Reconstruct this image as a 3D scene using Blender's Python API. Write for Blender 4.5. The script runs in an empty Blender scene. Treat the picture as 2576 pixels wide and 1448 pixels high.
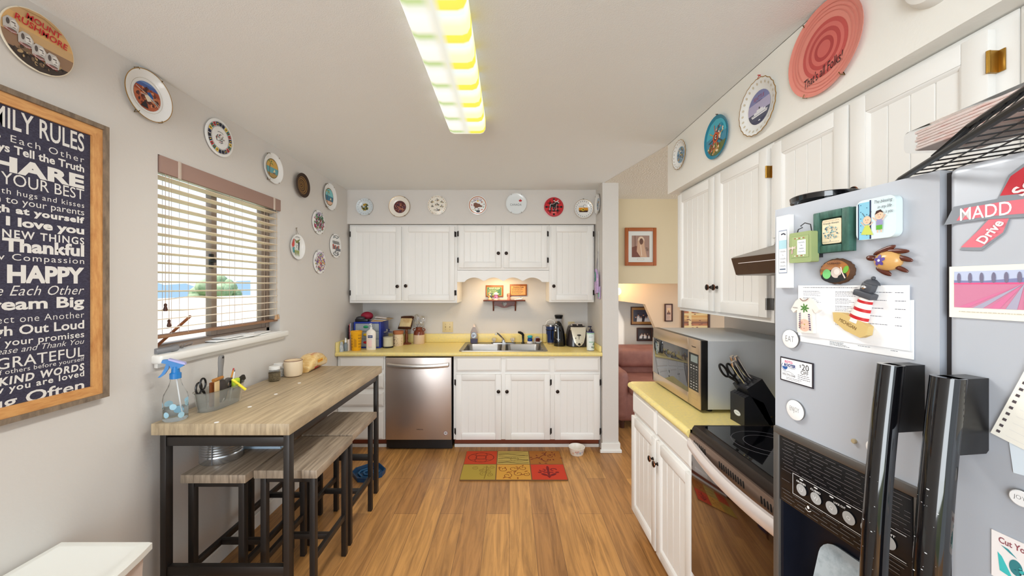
import bpy, bmesh, math, random
from mathutils import Vector, Matrix

RND = random.Random(11)
sc = bpy.context.scene
COL = sc.collection
PI = math.pi

# ------------------------------------------------------------------ camera, world, lights, exposure
F, CX, CY, H = 930.0, 1281.0, 720.0, 1.5          # focal length and level point of the photograph, eye height in metres
cam_d = bpy.data.cameras.new('camera')
cam = bpy.data.objects.new('camera', cam_d)
COL.objects.link(cam)
cam.location = (0, 0, H)
cam.rotation_euler = (PI / 2, 0, 0)
cam_d.sensor_fit = 'HORIZONTAL'
cam_d.sensor_width = 36.0
cam_d.lens = 36.0 * F / 2576.0
cam_d.shift_x = (1288 - CX) / 2576.0
cam_d.shift_y = -(724 - CY) / 2576.0
cam_d.clip_start = 0.02
sc.camera = cam

w = bpy.data.worlds.new('daylight')
sc.world = w
w.use_nodes = True
nt = w.node_tree
bg = nt.nodes['Background']
tc = nt.nodes.new('ShaderNodeTexCoord')
sep = nt.nodes.new('ShaderNodeSeparateXYZ')
ramp = nt.nodes.new('ShaderNodeValToRGB')
nt.links.new(tc.outputs['Generated'], sep.inputs[0])
nt.links.new(sep.outputs['Z'], ramp.inputs[0])
ramp.color_ramp.elements[0].position = 0.0
ramp.color_ramp.elements[0].color = (0.84, 0.94, 1.0, 1)
ramp.color_ramp.elements[1].position = 0.6
ramp.color_ramp.elements[1].color = (0.60, 0.82, 1.0, 1)
nt.links.new(ramp.outputs[0], bg.inputs['Color'])
bg.inputs['Strength'].default_value = 1.3

def lamp(name, kind, loc, energy, color=(1, 1, 1), rot=(0, 0, 0), size=None, size_y=None, radius=None):
    d = bpy.data.lights.new(name, kind)
    d.energy = energy
    d.color = color
    if kind == 'AREA':
        d.shape = 'RECTANGLE'
        d.size = size
        d.size_y = size_y or size
    if radius is not None:
        if kind == 'SUN':
            d.angle = radius
        else:
            d.shadow_soft_size = radius
    o = bpy.data.objects.new(name, d)
    COL.objects.link(o)
    o.location = loc
    o.rotation_euler = rot
    return o

lamp('sun', 'SUN', (-6, -1, 9), 7.0, (1, 0.96, 0.9), (math.radians(14), math.radians(-24), 0), radius=0.02)
# fill lamp added behind the camera to brighten the right side
lamp('rear_fill', 'AREA', (-1.35, -2.15, 1.45), 138, (0.89, 0.95, 1.0), (math.radians(107), 0, math.radians(-40)), 2.4, 2.0)
lamp('fluorescent_light', 'AREA', (-0.237, 1.49, 2.335), 20, (1.0, 0.99, 0.95), (0, 0, 0), 0.19, 1.1)
lamp('living_room_daylight', 'AREA', (3.0, 3.0, 2.1), 14, (1.0, 0.95, 0.88), (0, math.radians(75), math.radians(20)), 1.2, 1.2)

sc.view_settings.view_transform = 'Standard'
sc.view_settings.look = 'None'
sc.view_settings.gamma = 1
sc.view_settings.use_curve_mapping = False
sc.view_settings.exposure = 0.18
sc.cycles.max_bounces = 10
sc.cycles.diffuse_bounces = 6
sc.cycles.transparent_max_bounces = 16

# ------------------------------------------------------------------ where a point of the photograph lies on a known surface
def onX(u, v, X):
    Y = F * X / (u - CX)
    return Vector((X, Y, H - (v - CY) * Y / F))

def onY(u, v, Y):
    return Vector(((u - CX) * Y / F, Y, H - (v - CY) * Y / F))

def onZ(u, v, Z):
    Y = F * (H - Z) / (v - CY)
    return Vector(((u - CX) * Y / F, Y, Z))

def frame(o, right, up):
    r = Vector(right).normalized()
    u = Vector(up).normalized()
    n = r.cross(u)
    m = Matrix.Identity(4)
    for i in range(3):
        m[i][0], m[i][1], m[i][2], m[i][3] = r[i], u[i], n[i], o[i]
    return m

XL, XR, YB, ZC = -1.58, 1.42, 3.99, 2.44            # left wall, right wall, back wall, ceiling
def on_left(u, v): return frame(onX(u, v, XL), (0, 1, 0), (0, 0, 1))
def on_back(u, v, Y=YB): return frame(onY(u, v, Y), (1, 0, 0), (0, 0, 1))
def on_right(u, v, X): return frame(onX(u, v, X), (0, -1, 0), (0, 0, 1))

# ------------------------------------------------------------------ materials
def lin(c):
    out = []
    for x in c[:3]:
        x = x / 255.0
        out.append(x / 12.92 if x <= 0.04045 else ((x + 0.055) / 1.055) ** 2.4)
    return tuple(out) + (1.0,)

MATS = {}
def M(name, col=(200, 200, 200), rough=0.5, metal=0.0, emis=None, es=1.0, trans=0.0, ior=1.45, coat=0.0, bump=None, vary=None, alpha=1.0, spec=None):
    """procedural principled material; bump=(scale,strength,distance); vary=(scale,col2,lo,hi,stretch)"""
    if name in MATS:
        return MATS[name]
    m = bpy.data.materials.new(name)
    MATS[name] = m
    m.use_nodes = True
    t = m.node_tree
    b = t.nodes['Principled BSDF']
    b.inputs['Base Color'].default_value = lin(col)
    b.inputs['Roughness'].default_value = rough
    b.inputs['Metallic'].default_value = metal
    b.inputs['Transmission Weight'].default_value = trans
    b.inputs['IOR'].default_value = ior
    b.inputs['Coat Weight'].default_value = coat
    b.inputs['Alpha'].default_value = alpha
    if spec is not None:
        b.inputs['Specular IOR Level'].default_value = spec
    if emis:
        b.inputs['Emission Color'].default_value = lin(emis)
        b.inputs['Emission Strength'].default_value = es
    if bump or vary:
        tcn = t.nodes.new('ShaderNodeTexCoord')
    if vary:
        s, c2, lo, hi, st = vary
        mp = t.nodes.new('ShaderNodeMapping')
        mp.inputs['Scale'].default_value = st
        n = t.nodes.new('ShaderNodeTexNoise')
        n.inputs['Scale'].default_value = s
        n.inputs['Detail'].default_value = 6
        n.inputs['Roughness'].default_value = 0.65
        r = t.nodes.new('ShaderNodeValToRGB')
        r.color_ramp.elements[0].position = lo
        r.color_ramp.elements[0].color = lin(col)
        r.color_ramp.elements[1].position = hi
        r.color_ramp.elements[1].color = lin(c2)
        t.links.new(tcn.outputs['Object'], mp.inputs[0])
        t.links.new(mp.outputs[0], n.inputs['Vector'])
        t.links.new(n.outputs['Fac'], r.inputs[0])
        t.links.new(r.outputs[0], b.inputs['Base Color'])
    if bump:
        s, k, dist = bump
        n = t.nodes.new('ShaderNodeTexNoise')
        n.inputs['Scale'].default_value = s
        n.inputs['Detail'].default_value = 3
        bp = t.nodes.new('ShaderNodeBump')
        bp.inputs['Strength'].default_value = k
        bp.inputs['Distance'].default_value = dist
        t.links.new(tcn.outputs['Object'], n.inputs['Vector'])
        t.links.new(n.outputs['Fac'], bp.inputs['Height'])
        t.links.new(bp.outputs[0], b.inputs['Normal'])
    return m

def floor_mat():
    m = bpy.data.materials.new('vinyl_plank')
    m.use_nodes = True
    t = m.node_tree
    b = t.nodes['Principled BSDF']
    N = t.nodes.new
    L = t.links.new
    tcn = N('ShaderNodeTexCoord')
    mp = N('ShaderNodeMapping')
    mp.inputs['Rotation'].default_value = (0, 0, PI / 2)
    L(tcn.outputs['Object'], mp.inputs[0])
    br = N('ShaderNodeTexBrick')
    br.offset = 0.37
    br.inputs['Color1'].default_value = lin((200, 148, 86))
    br.inputs['Color2'].default_value = lin((166, 118, 70))
    br.inputs['Mortar'].default_value = lin((120, 86, 56))
    br.inputs['Scale'].default_value = 1.0
    br.inputs['Mortar Size'].default_value = 0.0012
    br.inputs['Bias'].default_value = -0.1
    br.inputs['Brick Width'].default_value = 1.22
    br.inputs['Row Height'].default_value = 0.152
    L(mp.outputs[0], br.inputs['Vector'])
    mp2 = N('ShaderNodeMapping')
    mp2.inputs['Scale'].default_value = (14, 1.1, 1)
    L(tcn.outputs['Object'], mp2.inputs[0])
    n1 = N('ShaderNodeTexNoise')
    n1.inputs['Scale'].default_value = 1.6
    n1.inputs['Detail'].default_value = 9
    n1.inputs['Roughness'].default_value = 0.62
    n1.inputs['Distortion'].default_value = 1.3
    L(mp2.outputs[0], n1.inputs['Vector'])
    r1 = N('ShaderNodeValToRGB')
    r1.color_ramp.elements[0].position = 0.33
    r1.color_ramp.elements[0].color = (0.50, 0.46, 0.42, 1)
    r1.color_ramp.elements[1].position = 0.62
    r1.color_ramp.elements[1].color = (1.12, 1.10, 1.04, 1)
    L(n1.outputs['Fac'], r1.inputs[0])
    mx = N('ShaderNodeMix')
    mx.data_type = 'RGBA'
    mx.blend_type = 'MULTIPLY'
    mx.inputs[0].default_value = 0.85
    L(br.outputs['Color'], mx.inputs[6])
    L(r1.outputs[0], mx.inputs[7])
    L(mx.outputs[2], b.inputs['Base Color'])
    b.inputs['Roughness'].default_value = 0.42
    bp = N('ShaderNodeBump')
    bp.inputs['Strength'].default_value = 0.12
    bp.inputs['Distance'].default_value = 0.002
    L(n1.outputs['Fac'], bp.inputs['Height'])
    L(bp.outputs[0], b.inputs['Normal'])
    return m

def lens_mat():
    """acrylic wrap of the ceiling light: two tubes behind it and the coloured bands the photograph shows across them"""
    m = bpy.data.materials.new('light_diffuser')
    m.use_nodes = True
    t = m.node_tree
    b = t.nodes['Principled BSDF']
    N = t.nodes.new
    L = t.links.new
    tcn = N('ShaderNodeTexCoord')
    sp = N('ShaderNodeSeparateXYZ')
    L(tcn.outputs['Object'], sp.inputs[0])
    def math_(op, a, c=None):
        n = N('ShaderNodeMath')
        n.operation = op
        for i, x in enumerate((a, c)):
            if x is None:
                continue
            if hasattr(x, 'default_value') or hasattr(x, 'links'):
                L(x, n.inputs[i])
            else:
                n.inputs[i].default_value = x
        return n.outputs[0]
    ph = math_('FRACT', math_('MULTIPLY', sp.outputs['Y'], 6.4))
    def rmp(stops):
        r = N('ShaderNodeValToRGB')
        e = r.color_ramp.elements
        e[0].position, e[0].color = stops[0][0], lin(stops[0][1])
        e[1].position, e[1].color = stops[-1][0], lin(stops[-1][1])
        for p, c in stops[1:-1]:
            x = e.new(p)
            x.color = lin(c)
        return r
    ra = rmp([(0, (255, 252, 248)), (0.45, (252, 246, 236)), (0.62, (176, 205, 120)), (0.8, (238, 240, 228)), (1, (255, 252, 248))])
    rb = rmp([(0, (236, 250, 250)), (0.3, (246, 248, 200)), (0.56, (244, 244, 190)), (0.6, (255, 238, 0)), (0.82, (252, 232, 0)), (0.88, (240, 250, 235)), (1, (230, 250, 252))])
    L(ph, ra.inputs[0])
    L(ph, rb.inputs[0])
    side = rmp([(0, (0, 0, 0)), (0.40, (0, 0, 0)), (0.60, (255, 255, 255)), (1, (255, 255, 255))])
    sx = math_('ADD', math_('MULTIPLY', sp.outputs['X'], 4.2), 0.5)
    L(sx, side.inputs[0])
    mid = rmp([(0, (0, 0, 0)), (0.36, (0, 0, 0)), (0.5, (255, 255, 255)), (0.6, (0, 0, 0)), (1, (0, 0, 0))])
    L(sx, mid.inputs[0])
    m1 = N('ShaderNodeMix'); m1.data_type = 'RGBA'
    L(side.outputs[0], m1.inputs[0]); L(ra.outputs[0], m1.inputs[6]); L(rb.outputs[0], m1.inputs[7])
    m2 = N('ShaderNodeMix'); m2.data_type = 'RGBA'
    L(mid.outputs[0], m2.inputs[0]); L(m1.outputs[2], m2.inputs[6]); m2.inputs[7].default_value = lin((226, 226, 212))
    L(m2.outputs[2], b.inputs['Emission Color'])
    b.inputs['Emission Strength'].default_value = 0.82
    b.inputs['Base Color'].default_value = (0.25, 0.25, 0.23, 1)
    b.inputs['Roughness'].default_value = 0.35
    return m

WALL = M('wall_paint', (212, 208, 203), 0.6, bump=(90, 0.12, 0.004))
CEIL = M('ceiling_paint', (233, 236, 236), 0.75, bump=(260, 0.35, 0.004))
POPC = M('popcorn_ceiling', (232, 226, 214), 0.9, bump=(80, 0.8, 0.022))
CREAM = M('cream_paint', (206, 190, 158), 0.6, bump=(90, 0.1, 0.004))
WHITE = M('white_cabinet_paint', (236, 235, 232), 0.42, bump=(60, 0.05, 0.003))
TRIMW = M('white_trim', (232, 230, 225), 0.45)
LAM = M('yellow_laminate', (240, 220, 138), 0.35, vary=(60, (222, 208, 150), 0.4, 0.75, (1, 1, 1)))
BLACK = M('black_plastic', (22, 21, 22), 0.32)
GLOSSB = M('gloss_black', (12, 12, 15), 0.08, coat=0.6)
STEEL = M('brushed_steel', (178, 170, 164), 0.32, 0.95)
STEELD = M('dishwasher_steel', (196, 184, 177), 0.36, 0.9)
CHROME = M('chrome', (225, 225, 228), 0.08, 1.0)
FRIDGE = M('fridge_silver', (190, 195, 204), 0.38, 0.2)
GLASS = M('clear_glass', (245, 250, 250), 0.02, trans=1.0, ior=1.25)
PLAST = M('clear_plastic', (250, 252, 253), 0.06, trans=1.0, ior=1.13)
TABLEW = M('grey_oak_laminate', (192, 172, 140), 0.45, vary=(1.5, (150, 132, 106), 0.36, 0.66, (45, 2.2, 5)))
STOOLW = M('grey_oak_stool', (168, 151, 131), 0.45, vary=(1.5, (120, 106, 91), 0.36, 0.66, (50, 2.4, 5)))
METALB = M('dark_metal_frame', (47, 42, 39), 0.4, 0.3)
KNOB = M('bronze_knob', (40, 33, 30), 0.3, 0.7)
COPPER = M('copper_ring', (150, 92, 62), 0.3, 0.9)
BRASS = M('brass', (168, 128, 56), 0.35, 0.9)
HINGE = M('dark_hinge', (44, 38, 36), 0.4, 0.6)
SILV = M('silver_hinge', (150, 148, 145), 0.35, 0.9)
PORC = M('white_porcelain', (236, 237, 236), 0.14, coat=0.3)
GOLD = M('gold_rim', (176, 138, 78), 0.3, 0.7)
WIRE = M('wire_hanger', (120, 98, 60), 0.4, 0.8)
OAK = M('orange_oak', (170, 98, 46), 0.4, vary=(8, (132, 70, 32), 0.35, 0.7, (3, 3, 12)))
DKWOOD = M('dark_wood', (84, 45, 28), 0.4, vary=(8, (58, 30, 20), 0.35, 0.7, (10, 3, 3)))
PAPER = M('paper', (240, 240, 238), 0.7)

def ink(col, rough=0.45):
    return M('ink_%d_%d_%d_%d' % (*col, int(rough * 100)), col, rough)

# ------------------------------------------------------------------ mesh building
def new(): return bmesh.new()

def _setmi(faces, mi):
    for f in faces:
        f.material_index = mi

def box(bm, x0, x1, y0, y1, z0, z1, bev=0.0, mi=0, mat=None, seg=2):
    vs = [bm.verts.new(c) for c in ((x0, y0, z0), (x1, y0, z0), (x1, y1, z0), (x0, y1, z0), (x0, y0, z1), (x1, y0, z1), (x1, y1, z1), (x0, y1, z1))]
    fs = [bm.faces.new([vs[i] for i in q]) for q in ((0, 3, 2, 1), (4, 5, 6, 7), (0, 1, 5, 4), (1, 2, 6, 5), (2, 3, 7, 6), (3, 0, 4, 7))]
    _setmi(fs, mi)
    allv = list(vs)
    if bev > 0:
        bev = min(bev, 0.45 * min(abs(x1 - x0), abs(y1 - y0), abs(z1 - z0)))
        es = list({e for f in fs for e in f.edges})
        r = bmesh.ops.bevel(bm, geom=es, offset=bev, segments=seg, profile=0.5, affect='EDGES')
        _setmi(r['faces'], mi)
        allv = list({v for f in r['faces'] for v in f.verts} | {v for v in vs if v.is_valid})
    if mat is not None:
        for v in allv:
            if v.is_valid:
                v.co = mat @ v.co
    return allv

def basis(d):
    d = Vector(d).normalized()
    a = Vector((0, 0, 1)) if abs(d.z) < 0.9 else Vector((1, 0, 0))
    x = d.cross(a).normalized()
    return x, d.cross(x).normalized(), d

def loft(bm, rings, mi=0, cap=True, closed=True):
    vr = [[bm.verts.new(p) for p in r] for r in rings]
    n = len(vr[0])
    fs = []
    for a, b in zip(vr, vr[1:]):
        for i in range(n if closed else n - 1):
            j = (i + 1) % n
            try:
                fs.append(bm.faces.new((a[i], a[j], b[j], b[i])))
            except ValueError:
                pass
    if cap:
        fs.append(bm.faces.new(vr[0][::-1]))
        fs.append(bm.faces.new(vr[-1]))
    _setmi(fs, mi)
    return vr

def cyl(bm, p0, p1, r0, r1=None, seg=20, mi=0):
    p0, p1 = Vector(p0), Vector(p1)
    r1 = r0 if r1 is None else r1
    x, y, d = basis(p1 - p0)
    rings = []
    for p, r in ((p0, r0), (p1, r1)):
        rings.append([p + x * (r * math.cos(2 * PI * i / seg)) + y * (r * math.sin(2 * PI * i / seg)) for i in range(seg)])
    return loft(bm, rings, mi)

def tube(bm, pts, r, seg=8, mi=0, closed=False):
    pts = [Vector(p) for p in pts]
    n = len(pts)
    rings = []
    prev = None
    for i, p in enumerate(pts):
        if closed:
            d = pts[(i + 1) % n] - pts[i - 1]
        else:
            d = pts[min(i + 1, n - 1)] - pts[max(i - 1, 0)]
        d.normalize()
        if prev is None:
            x, y, _ = basis(d)
        else:
            x = (prev - d * prev.dot(d)).normalized()
            y = d.cross(x)
        prev = x
        rr = r[i] if isinstance(r, (list, tuple)) else r
        rings.append([p + x * (rr * math.cos(2 * PI * k / seg)) + y * (rr * math.sin(2 * PI * k / seg)) for k in range(seg)])
    if closed:
        rings.append(rings[0])
        return loft(bm, rings, mi, cap=False)
    return loft(bm, rings, mi)

def lathe(bm, prof, seg=40, mi=0, mat=None, mis=None, rf=None, sx=1.0, sy=1.0):
    mat = mat or Matrix.Identity(4)
    rings = []
    for k, (r, z) in enumerate(prof):
        ring = []
        if r < 1e-6:
            ring = [bm.verts.new(mat @ Vector((0, 0, z)))]
        else:
            for i in range(seg):
                a = 2 * PI * i / seg
                q = r * (rf(a, k) if rf else 1.0)
                ring.append(bm.verts.new(mat @ Vector((q * math.cos(a) * sx, q * math.sin(a) * sy, z))))
        rings.append(ring)
    for k in range(len(rings) - 1):
        a, b = rings[k], rings[k + 1]
        m_ = mis[k] if mis else mi
        for i in range(seg):
            j = (i + 1) % seg
            if len(a) == 1 and len(b) == 1:
                continue
            if len(a) == 1:
                f = bm.faces.new((a[0], b[i], b[j]))
            elif len(b) == 1:
                f = bm.faces.new((a[i], a[j], b[0]))
            else:
                f = bm.faces.new((a[i], a[j], b[j], b[i]))
            f.material_index = m_

def ball(bm, c, r, seg=16, mi=0, mat=None):
    if not isinstance(r, (tuple, list)):
        r = (r, r, r)
    T = Matrix.Translation(Vector(c)) @ (mat or Matrix.Identity(4)) @ Matrix.Diagonal((*r, 1))
    n = max(6, seg // 2)
    lathe(bm, [(math.sin(PI * i / n), -math.cos(PI * i / n)) if 0 < i < n else (0, -1 if i == 0 else 1) for i in range(n + 1)], seg, mi, T)

def prism(bm, poly, d0, d1, plane='XZ', mi=0, mat=None):
    """poly extruded: XZ -> along Y, XY -> along Z, YZ -> along X"""
    def P(a, b, d):
        v = {'XZ': (a, d, b), 'XY': (a, b, d), 'YZ': (d, a, b)}[plane]
        return (mat @ Vector(v)) if mat is not None else Vector(v)
    A = [bm.verts.new(P(a, b, d0)) for a, b in poly]
    B = [bm.verts.new(P(a, b, d1)) for a, b in poly]
    fs = [bm.faces.new(A), bm.faces.new(B[::-1])]
    n = len(poly)
    for i in range(n):
        j = (i + 1) % n
        fs.append(bm.faces.new((A[i], B[i], B[j], A[j])))
    _setmi(fs, mi)
    return fs

def rrect(x0, y0, x1, y1, r, n=5):
    out = []
    for cx, cy, a0 in ((x1 - r, y0 + r, -PI / 2), (x1 - r, y1 - r, 0), (x0 + r, y1 - r, PI / 2), (x0 + r, y0 + r, PI)):
        for i in range(n + 1):
            a = a0 + PI / 2 * i / n
            out.append((cx + r * math.cos(a), cy + r * math.sin(a)))
    return out

def circ(cx, cy, rx, ry=None, n=32, a0=0, a1=2 * PI, rot=0):
    ry = rx if ry is None else ry
    full = abs(a1 - a0 - 2 * PI) < 1e-6
    out = []
    for i in range(n if full else n + 1):
        a = a0 + (a1 - a0) * i / n
        x, y = rx * math.cos(a), ry * math.sin(a)
        out.append((cx + x * math.cos(rot) - y * math.sin(rot), cy + x * math.sin(rot) + y * math.cos(rot)))
    return out

def obj(name, bm, mats, parent=None, smooth=38, label=None):
    bmesh.ops.recalc_face_normals(bm, faces=bm.faces[:])
    me = bpy.data.meshes.new(name)
    bm.to_mesh(me)
    bm.free()
    for m in (mats if isinstance(mats, (list, tuple)) else [mats]):
        me.materials.append(m)
    if smooth:
        me.polygons.foreach_set('use_smooth', [True] * len(me.polygons))
        me.set_sharp_from_angle(angle=math.radians(smooth))
    o = bpy.data.objects.new(name, me)
    COL.objects.link(o)
    if parent is not None:
        o.parent = parent
    if label:
        o['label'] = label
    return o

def tag(o, label, cat, group=None, kind=None):
    o['label'] = label
    o['category'] = cat
    if group:
        o['group'] = group
    if kind:
        o['kind'] = kind
    return o

def thing(name, label, cat, loc=(0, 0, 0), rz=0.0, mat=None, group=None):
    o = bpy.data.objects.new(name, None)
    o.empty_display_size = 0.05
    COL.objects.link(o)
    if mat is not None:
        o.matrix_world = mat
    else:
        o.location = loc
        o.rotation_euler = (0, 0, rz)
    return tag(o, label, cat, group)

def struct(name, bm, m, smooth=0, label=None):
    o = obj(name, bm, m, None, smooth)
    o['kind'] = 'structure'
    if label:
        o['label'] = label
    return o

def copy_thing(root, mat, label):
    r = root.copy()
    COL.objects.link(r)
    r.matrix_world = mat
    r['label'] = label
    for ch in list(root.children):
        c = ch.copy()
        COL.objects.link(c)
        c.parent = r
        for g in list(ch.children):
            d = g.copy()
            COL.objects.link(d)
            d.parent = c
    return r

# ------------------------------------------------------------------ flat printed artwork (lettering, labels, pictures)
TXT = {}
def text_mesh(s, bold=0.0, shear=0.0, space=1.0):
    key = (s, bold, shear, space)
    if key in TXT:
        return TXT[key]
    cu = bpy.data.curves.new('t', 'FONT')
    cu.body = s
    cu.size = 1.0
    cu.offset = bold
    cu.shear = shear
    cu.space_character = space
    cu.resolution_u = 3
    cu.fill_mode = 'FRONT'
    o = bpy.data.objects.new('t', cu)
    COL.objects.link(o)
    dg = bpy.context.evaluated_depsgraph_get()
    ev = o.evaluated_get(dg)
    me = ev.to_mesh()
    vs = [(v.co.x, v.co.y) for v in me.vertices]
    fs = [tuple(p.vertices) for p in me.polygons]
    ev.to_mesh_clear()
    bpy.data.objects.remove(o)
    bpy.data.curves.remove(cu)
    if not vs:
        vs = [(0, 0)]
    TXT[key] = (vs, fs)
    return TXT[key]

class Art:
    def __init__(self):
        self.items = []
        self.lay = 0
    def up(self):
        self.lay += 1
        return self
    def _add(self, vs, fs, col):
        self.items.append((vs, fs, col, self.lay))
        self.lay += 0.04
    def poly(self, pts, col):
        self._add(list(pts), [tuple(range(len(pts)))], col)
    def rect(self, x0, y0, x1, y1, col):
        self.poly([(x0, y0), (x1, y0), (x1, y1), (x0, y1)], col)
    def srect(self, x0, y0, x1, y1, col, n=10):
        for i in range(n):
            a, b = x0 + (x1 - x0) * i / n, x0 + (x1 - x0) * (i + 1) / n
            self.rect(a, y0, b, y1, col)
            self.lay -= 0.04
        self.lay += 0.04
    def ell(self, cx, cy, rx, ry, col, n=28, rot=0.0):
        self.poly(circ(cx, cy, rx, ry, n, rot=rot), col)
    def ring(self, cx, cy, r0, r1, col, n=40, a0=0, a1=2 * PI, sy=1.0):
        vs, fs = [], []
        for i in range(n + 1):
            a = a0 + (a1 - a0) * i / n
            vs += [(cx + r0 * math.cos(a), cy + sy * r0 * math.sin(a)), (cx + r1 * math.cos(a), cy + sy * r1 * math.sin(a))]
        for i in range(n):
            fs.append((2 * i, 2 * i + 1, 2 * i + 3, 2 * i + 2))
        self._add(vs, fs, col)
    def line(self, pts, wd, col):
        vs, fs = [], []
        n = len(pts)
        for i, p in enumerate(pts):
            a, b = pts[max(i - 1, 0)], pts[min(i + 1, n - 1)]
            dx, dy = b[0] - a[0], b[1] - a[1]
            q = math.hypot(dx, dy) or 1
            nx, ny = -dy / q * wd / 2, dx / q * wd / 2
            vs += [(p[0] + nx, p[1] + ny), (p[0] - nx, p[1] - ny)]
        for i in range(n - 1):
            fs.append((2 * i, 2 * i + 1, 2 * i + 3, 2 * i + 2))
        self._add(vs, fs, col)
    def curl(self, cx, cy, r, wd, col, turns=1.2, a0=0.0, flip=1):
        self.line([(cx + flip * r * (1 - 0.75 * t / 20) * math.cos(a0 + turns * 2 * PI * t / 20), cy + r * (1 - 0.75 * t / 20) * math.sin(a0 + turns * 2 * PI * t / 20)) for t in range(21)], wd, col)
    def text(self, s, cx, cy, w=None, h=None, col=(20, 20, 20), bold=0.0, shear=0.0, space=1.0, align='C', rot=0.0):
        vs, fs = text_mesh(s, bold, shear, space)
        xs, ys = [v[0] for v in vs], [v[1] for v in vs]
        x0, x1, y0, y1 = min(xs), max(xs), min(ys), max(ys)
        bw, bh = max(x1 - x0, 1e-6), max(y1 - y0, 1e-6)
        if w is None:
            k = h / bh; kx = ky = k
        elif h is None:
            kx = ky = w / bw
        else:
            kx, ky = w / bw, h / bh
        ax = {'C': (x0 + x1) / 2, 'L': x0, 'R': x1}[align]
        ay = (y0 + y1) / 2
        c, sn = math.cos(rot), math.sin(rot)
        out = []
        for x, y in vs:
            a, b = (x - ax) * kx, (y - ay) * ky
            out.append((cx + a * c - b * sn, cy + a * sn + b * c))
        self._add(out, fs, col)
    def arc_text(self, s, cx, cy, r, h, col, a_mid=PI / 2, bold=0.0, spread=0.9):
        n = len(s)
        for i, ch in enumerate(s):
            if ch == ' ':
                continue
            a = a_mid - (i - (n - 1) / 2) * h * spread / r
            self.text(ch, cx + r * math.cos(a), cy + r * math.sin(a), None, h, col, bold, rot=a - PI / 2)
    def bands(self, cx, cy, R, lst):
        for y0, y1, col in lst:
            a, b = max(-1, y0) * R, min(1, y1) * R
            rt = [(cx + math.sqrt(max(R * R - y * y, 0)), cy + y) for y in [a + (b - a) * i / 8 for i in range(9)]]
            self.poly(rt + [(2 * cx - x, y) for x, y in rt[::-1]], col)
    def scribble(self, cx, cy, w, h, col, loops=6, wd=None):
        n = loops * 8
        self.line([(cx - w / 2 + w * i / n + .22 * h * math.cos(2 * PI * i / 8), cy + .42 * h * math.sin(2 * PI * i / 8) * (.6 + .4 * math.sin(i * 1.7) ** 2)) for i in range(n + 1)], wd or h * .14, col)
    def arc_marks(self, cx, cy, r, h, col, span=1.2, n=9):
        for i in range(n):
            a = PI / 2 + span * (.5 - i / (n - 1))
            x, y = cx + r * math.cos(a), cy + r * math.sin(a)
            ux, uy = math.cos(a) * h / 2, math.sin(a) * h / 2
            self.line([(x - ux + .3 * uy, y - uy - .3 * ux), (x + ux, y + uy)], h * .3, col)
    def blobs(self, cx, cy, rx, ry, pal, n, s, sq=0.6):
        for _ in range(n):
            a, q = RND.random() * 2 * PI, math.sqrt(RND.random())
            k = s * (0.5 + RND.random())
            x, y = cx + (rx - k) * q * math.cos(a), cy + (ry - k) * q * math.sin(a)
            self.ell(x, y, k, k * sq, RND.choice(pal), 9, RND.random() * PI)
            if RND.random() < 0.3:
                self.lay += 0.2
    def lines_of_text(self, x0, y0, w, n, dy, th, col, jitter=0.3):
        for i in range(n):
            x = x0
            end = x0 + w * (1 - jitter * RND.random())
            while x < end:
                q = th * (1.5 + 4 * RND.random())
                self.rect(x, y0 - i * dy, min(x + q, end), y0 - i * dy + th, col)
                self.lay -= 0.04
                x += q + th * 0.9
    def build(self, name, parent, z0=0.0, zf=None, rough=0.45, dz=0.00018, clip=None, label=None):
        bm = bmesh.new()
        cols, idx = [], {}
        for vs, fs, col, lay in self.items:
            if col not in idx:
                idx[col] = len(cols)
                cols.append(ink(col, rough))
            bv = []
            for x, y in vs:
                if clip:
                    q = math.hypot(x, y)
                    if q > clip:
                        x, y = x * clip / q, y * clip / q
                bv.append(bm.verts.new((x, y, z0 + dz * lay + (zf(math.hypot(x, y)) if zf else 0))))
            for f in fs:
                try:
                    fc = bm.faces.new([bv[i] for i in f])
                    fc.material_index = idx[col]
                except ValueError:
                    pass
        me = bpy.data.meshes.new(name)
        # keep every printed face turned outwards
        bm.normal_update()
        for f in bm.faces:
            if f.normal.z < 0:
                f.normal_flip()
        bm.to_mesh(me)
        bm.free()
        for c in cols:
            me.materials.append(c)
        o = bpy.data.objects.new(name, me)
        COL.objects.link(o)
        o.parent = parent
        if label:
            o['label'] = label
        return o

# ================================================================== THE SETTING
bm = new(); box(bm, -1.72, 3.6, -2.4, 5.2, -0.06, 0.0)
fl = struct('floor', bm, floor_mat())
# kitchen ceiling (smooth) and the popcorn ceiling of the next room, at the same height
bm = new(); prism(bm, [(-1.72, -2.4), (1.055, -2.4), (1.055, 2.46), (0.86, 3.36), (0.86, 4.13), (-1.72, 4.13)], ZC, ZC + 0.08, 'XY')
struct('ceiling', bm, CEIL)
bm = new(); prism(bm, [(1.055, -2.4), (3.6, -2.4), (3.6, 5.2), (0.86, 5.2), (0.86, 3.36), (1.055, 2.46)], ZC - 0.002, ZC + 0.08, 'XY')
struct('ceiling_popcorn', bm, POPC)
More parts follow.
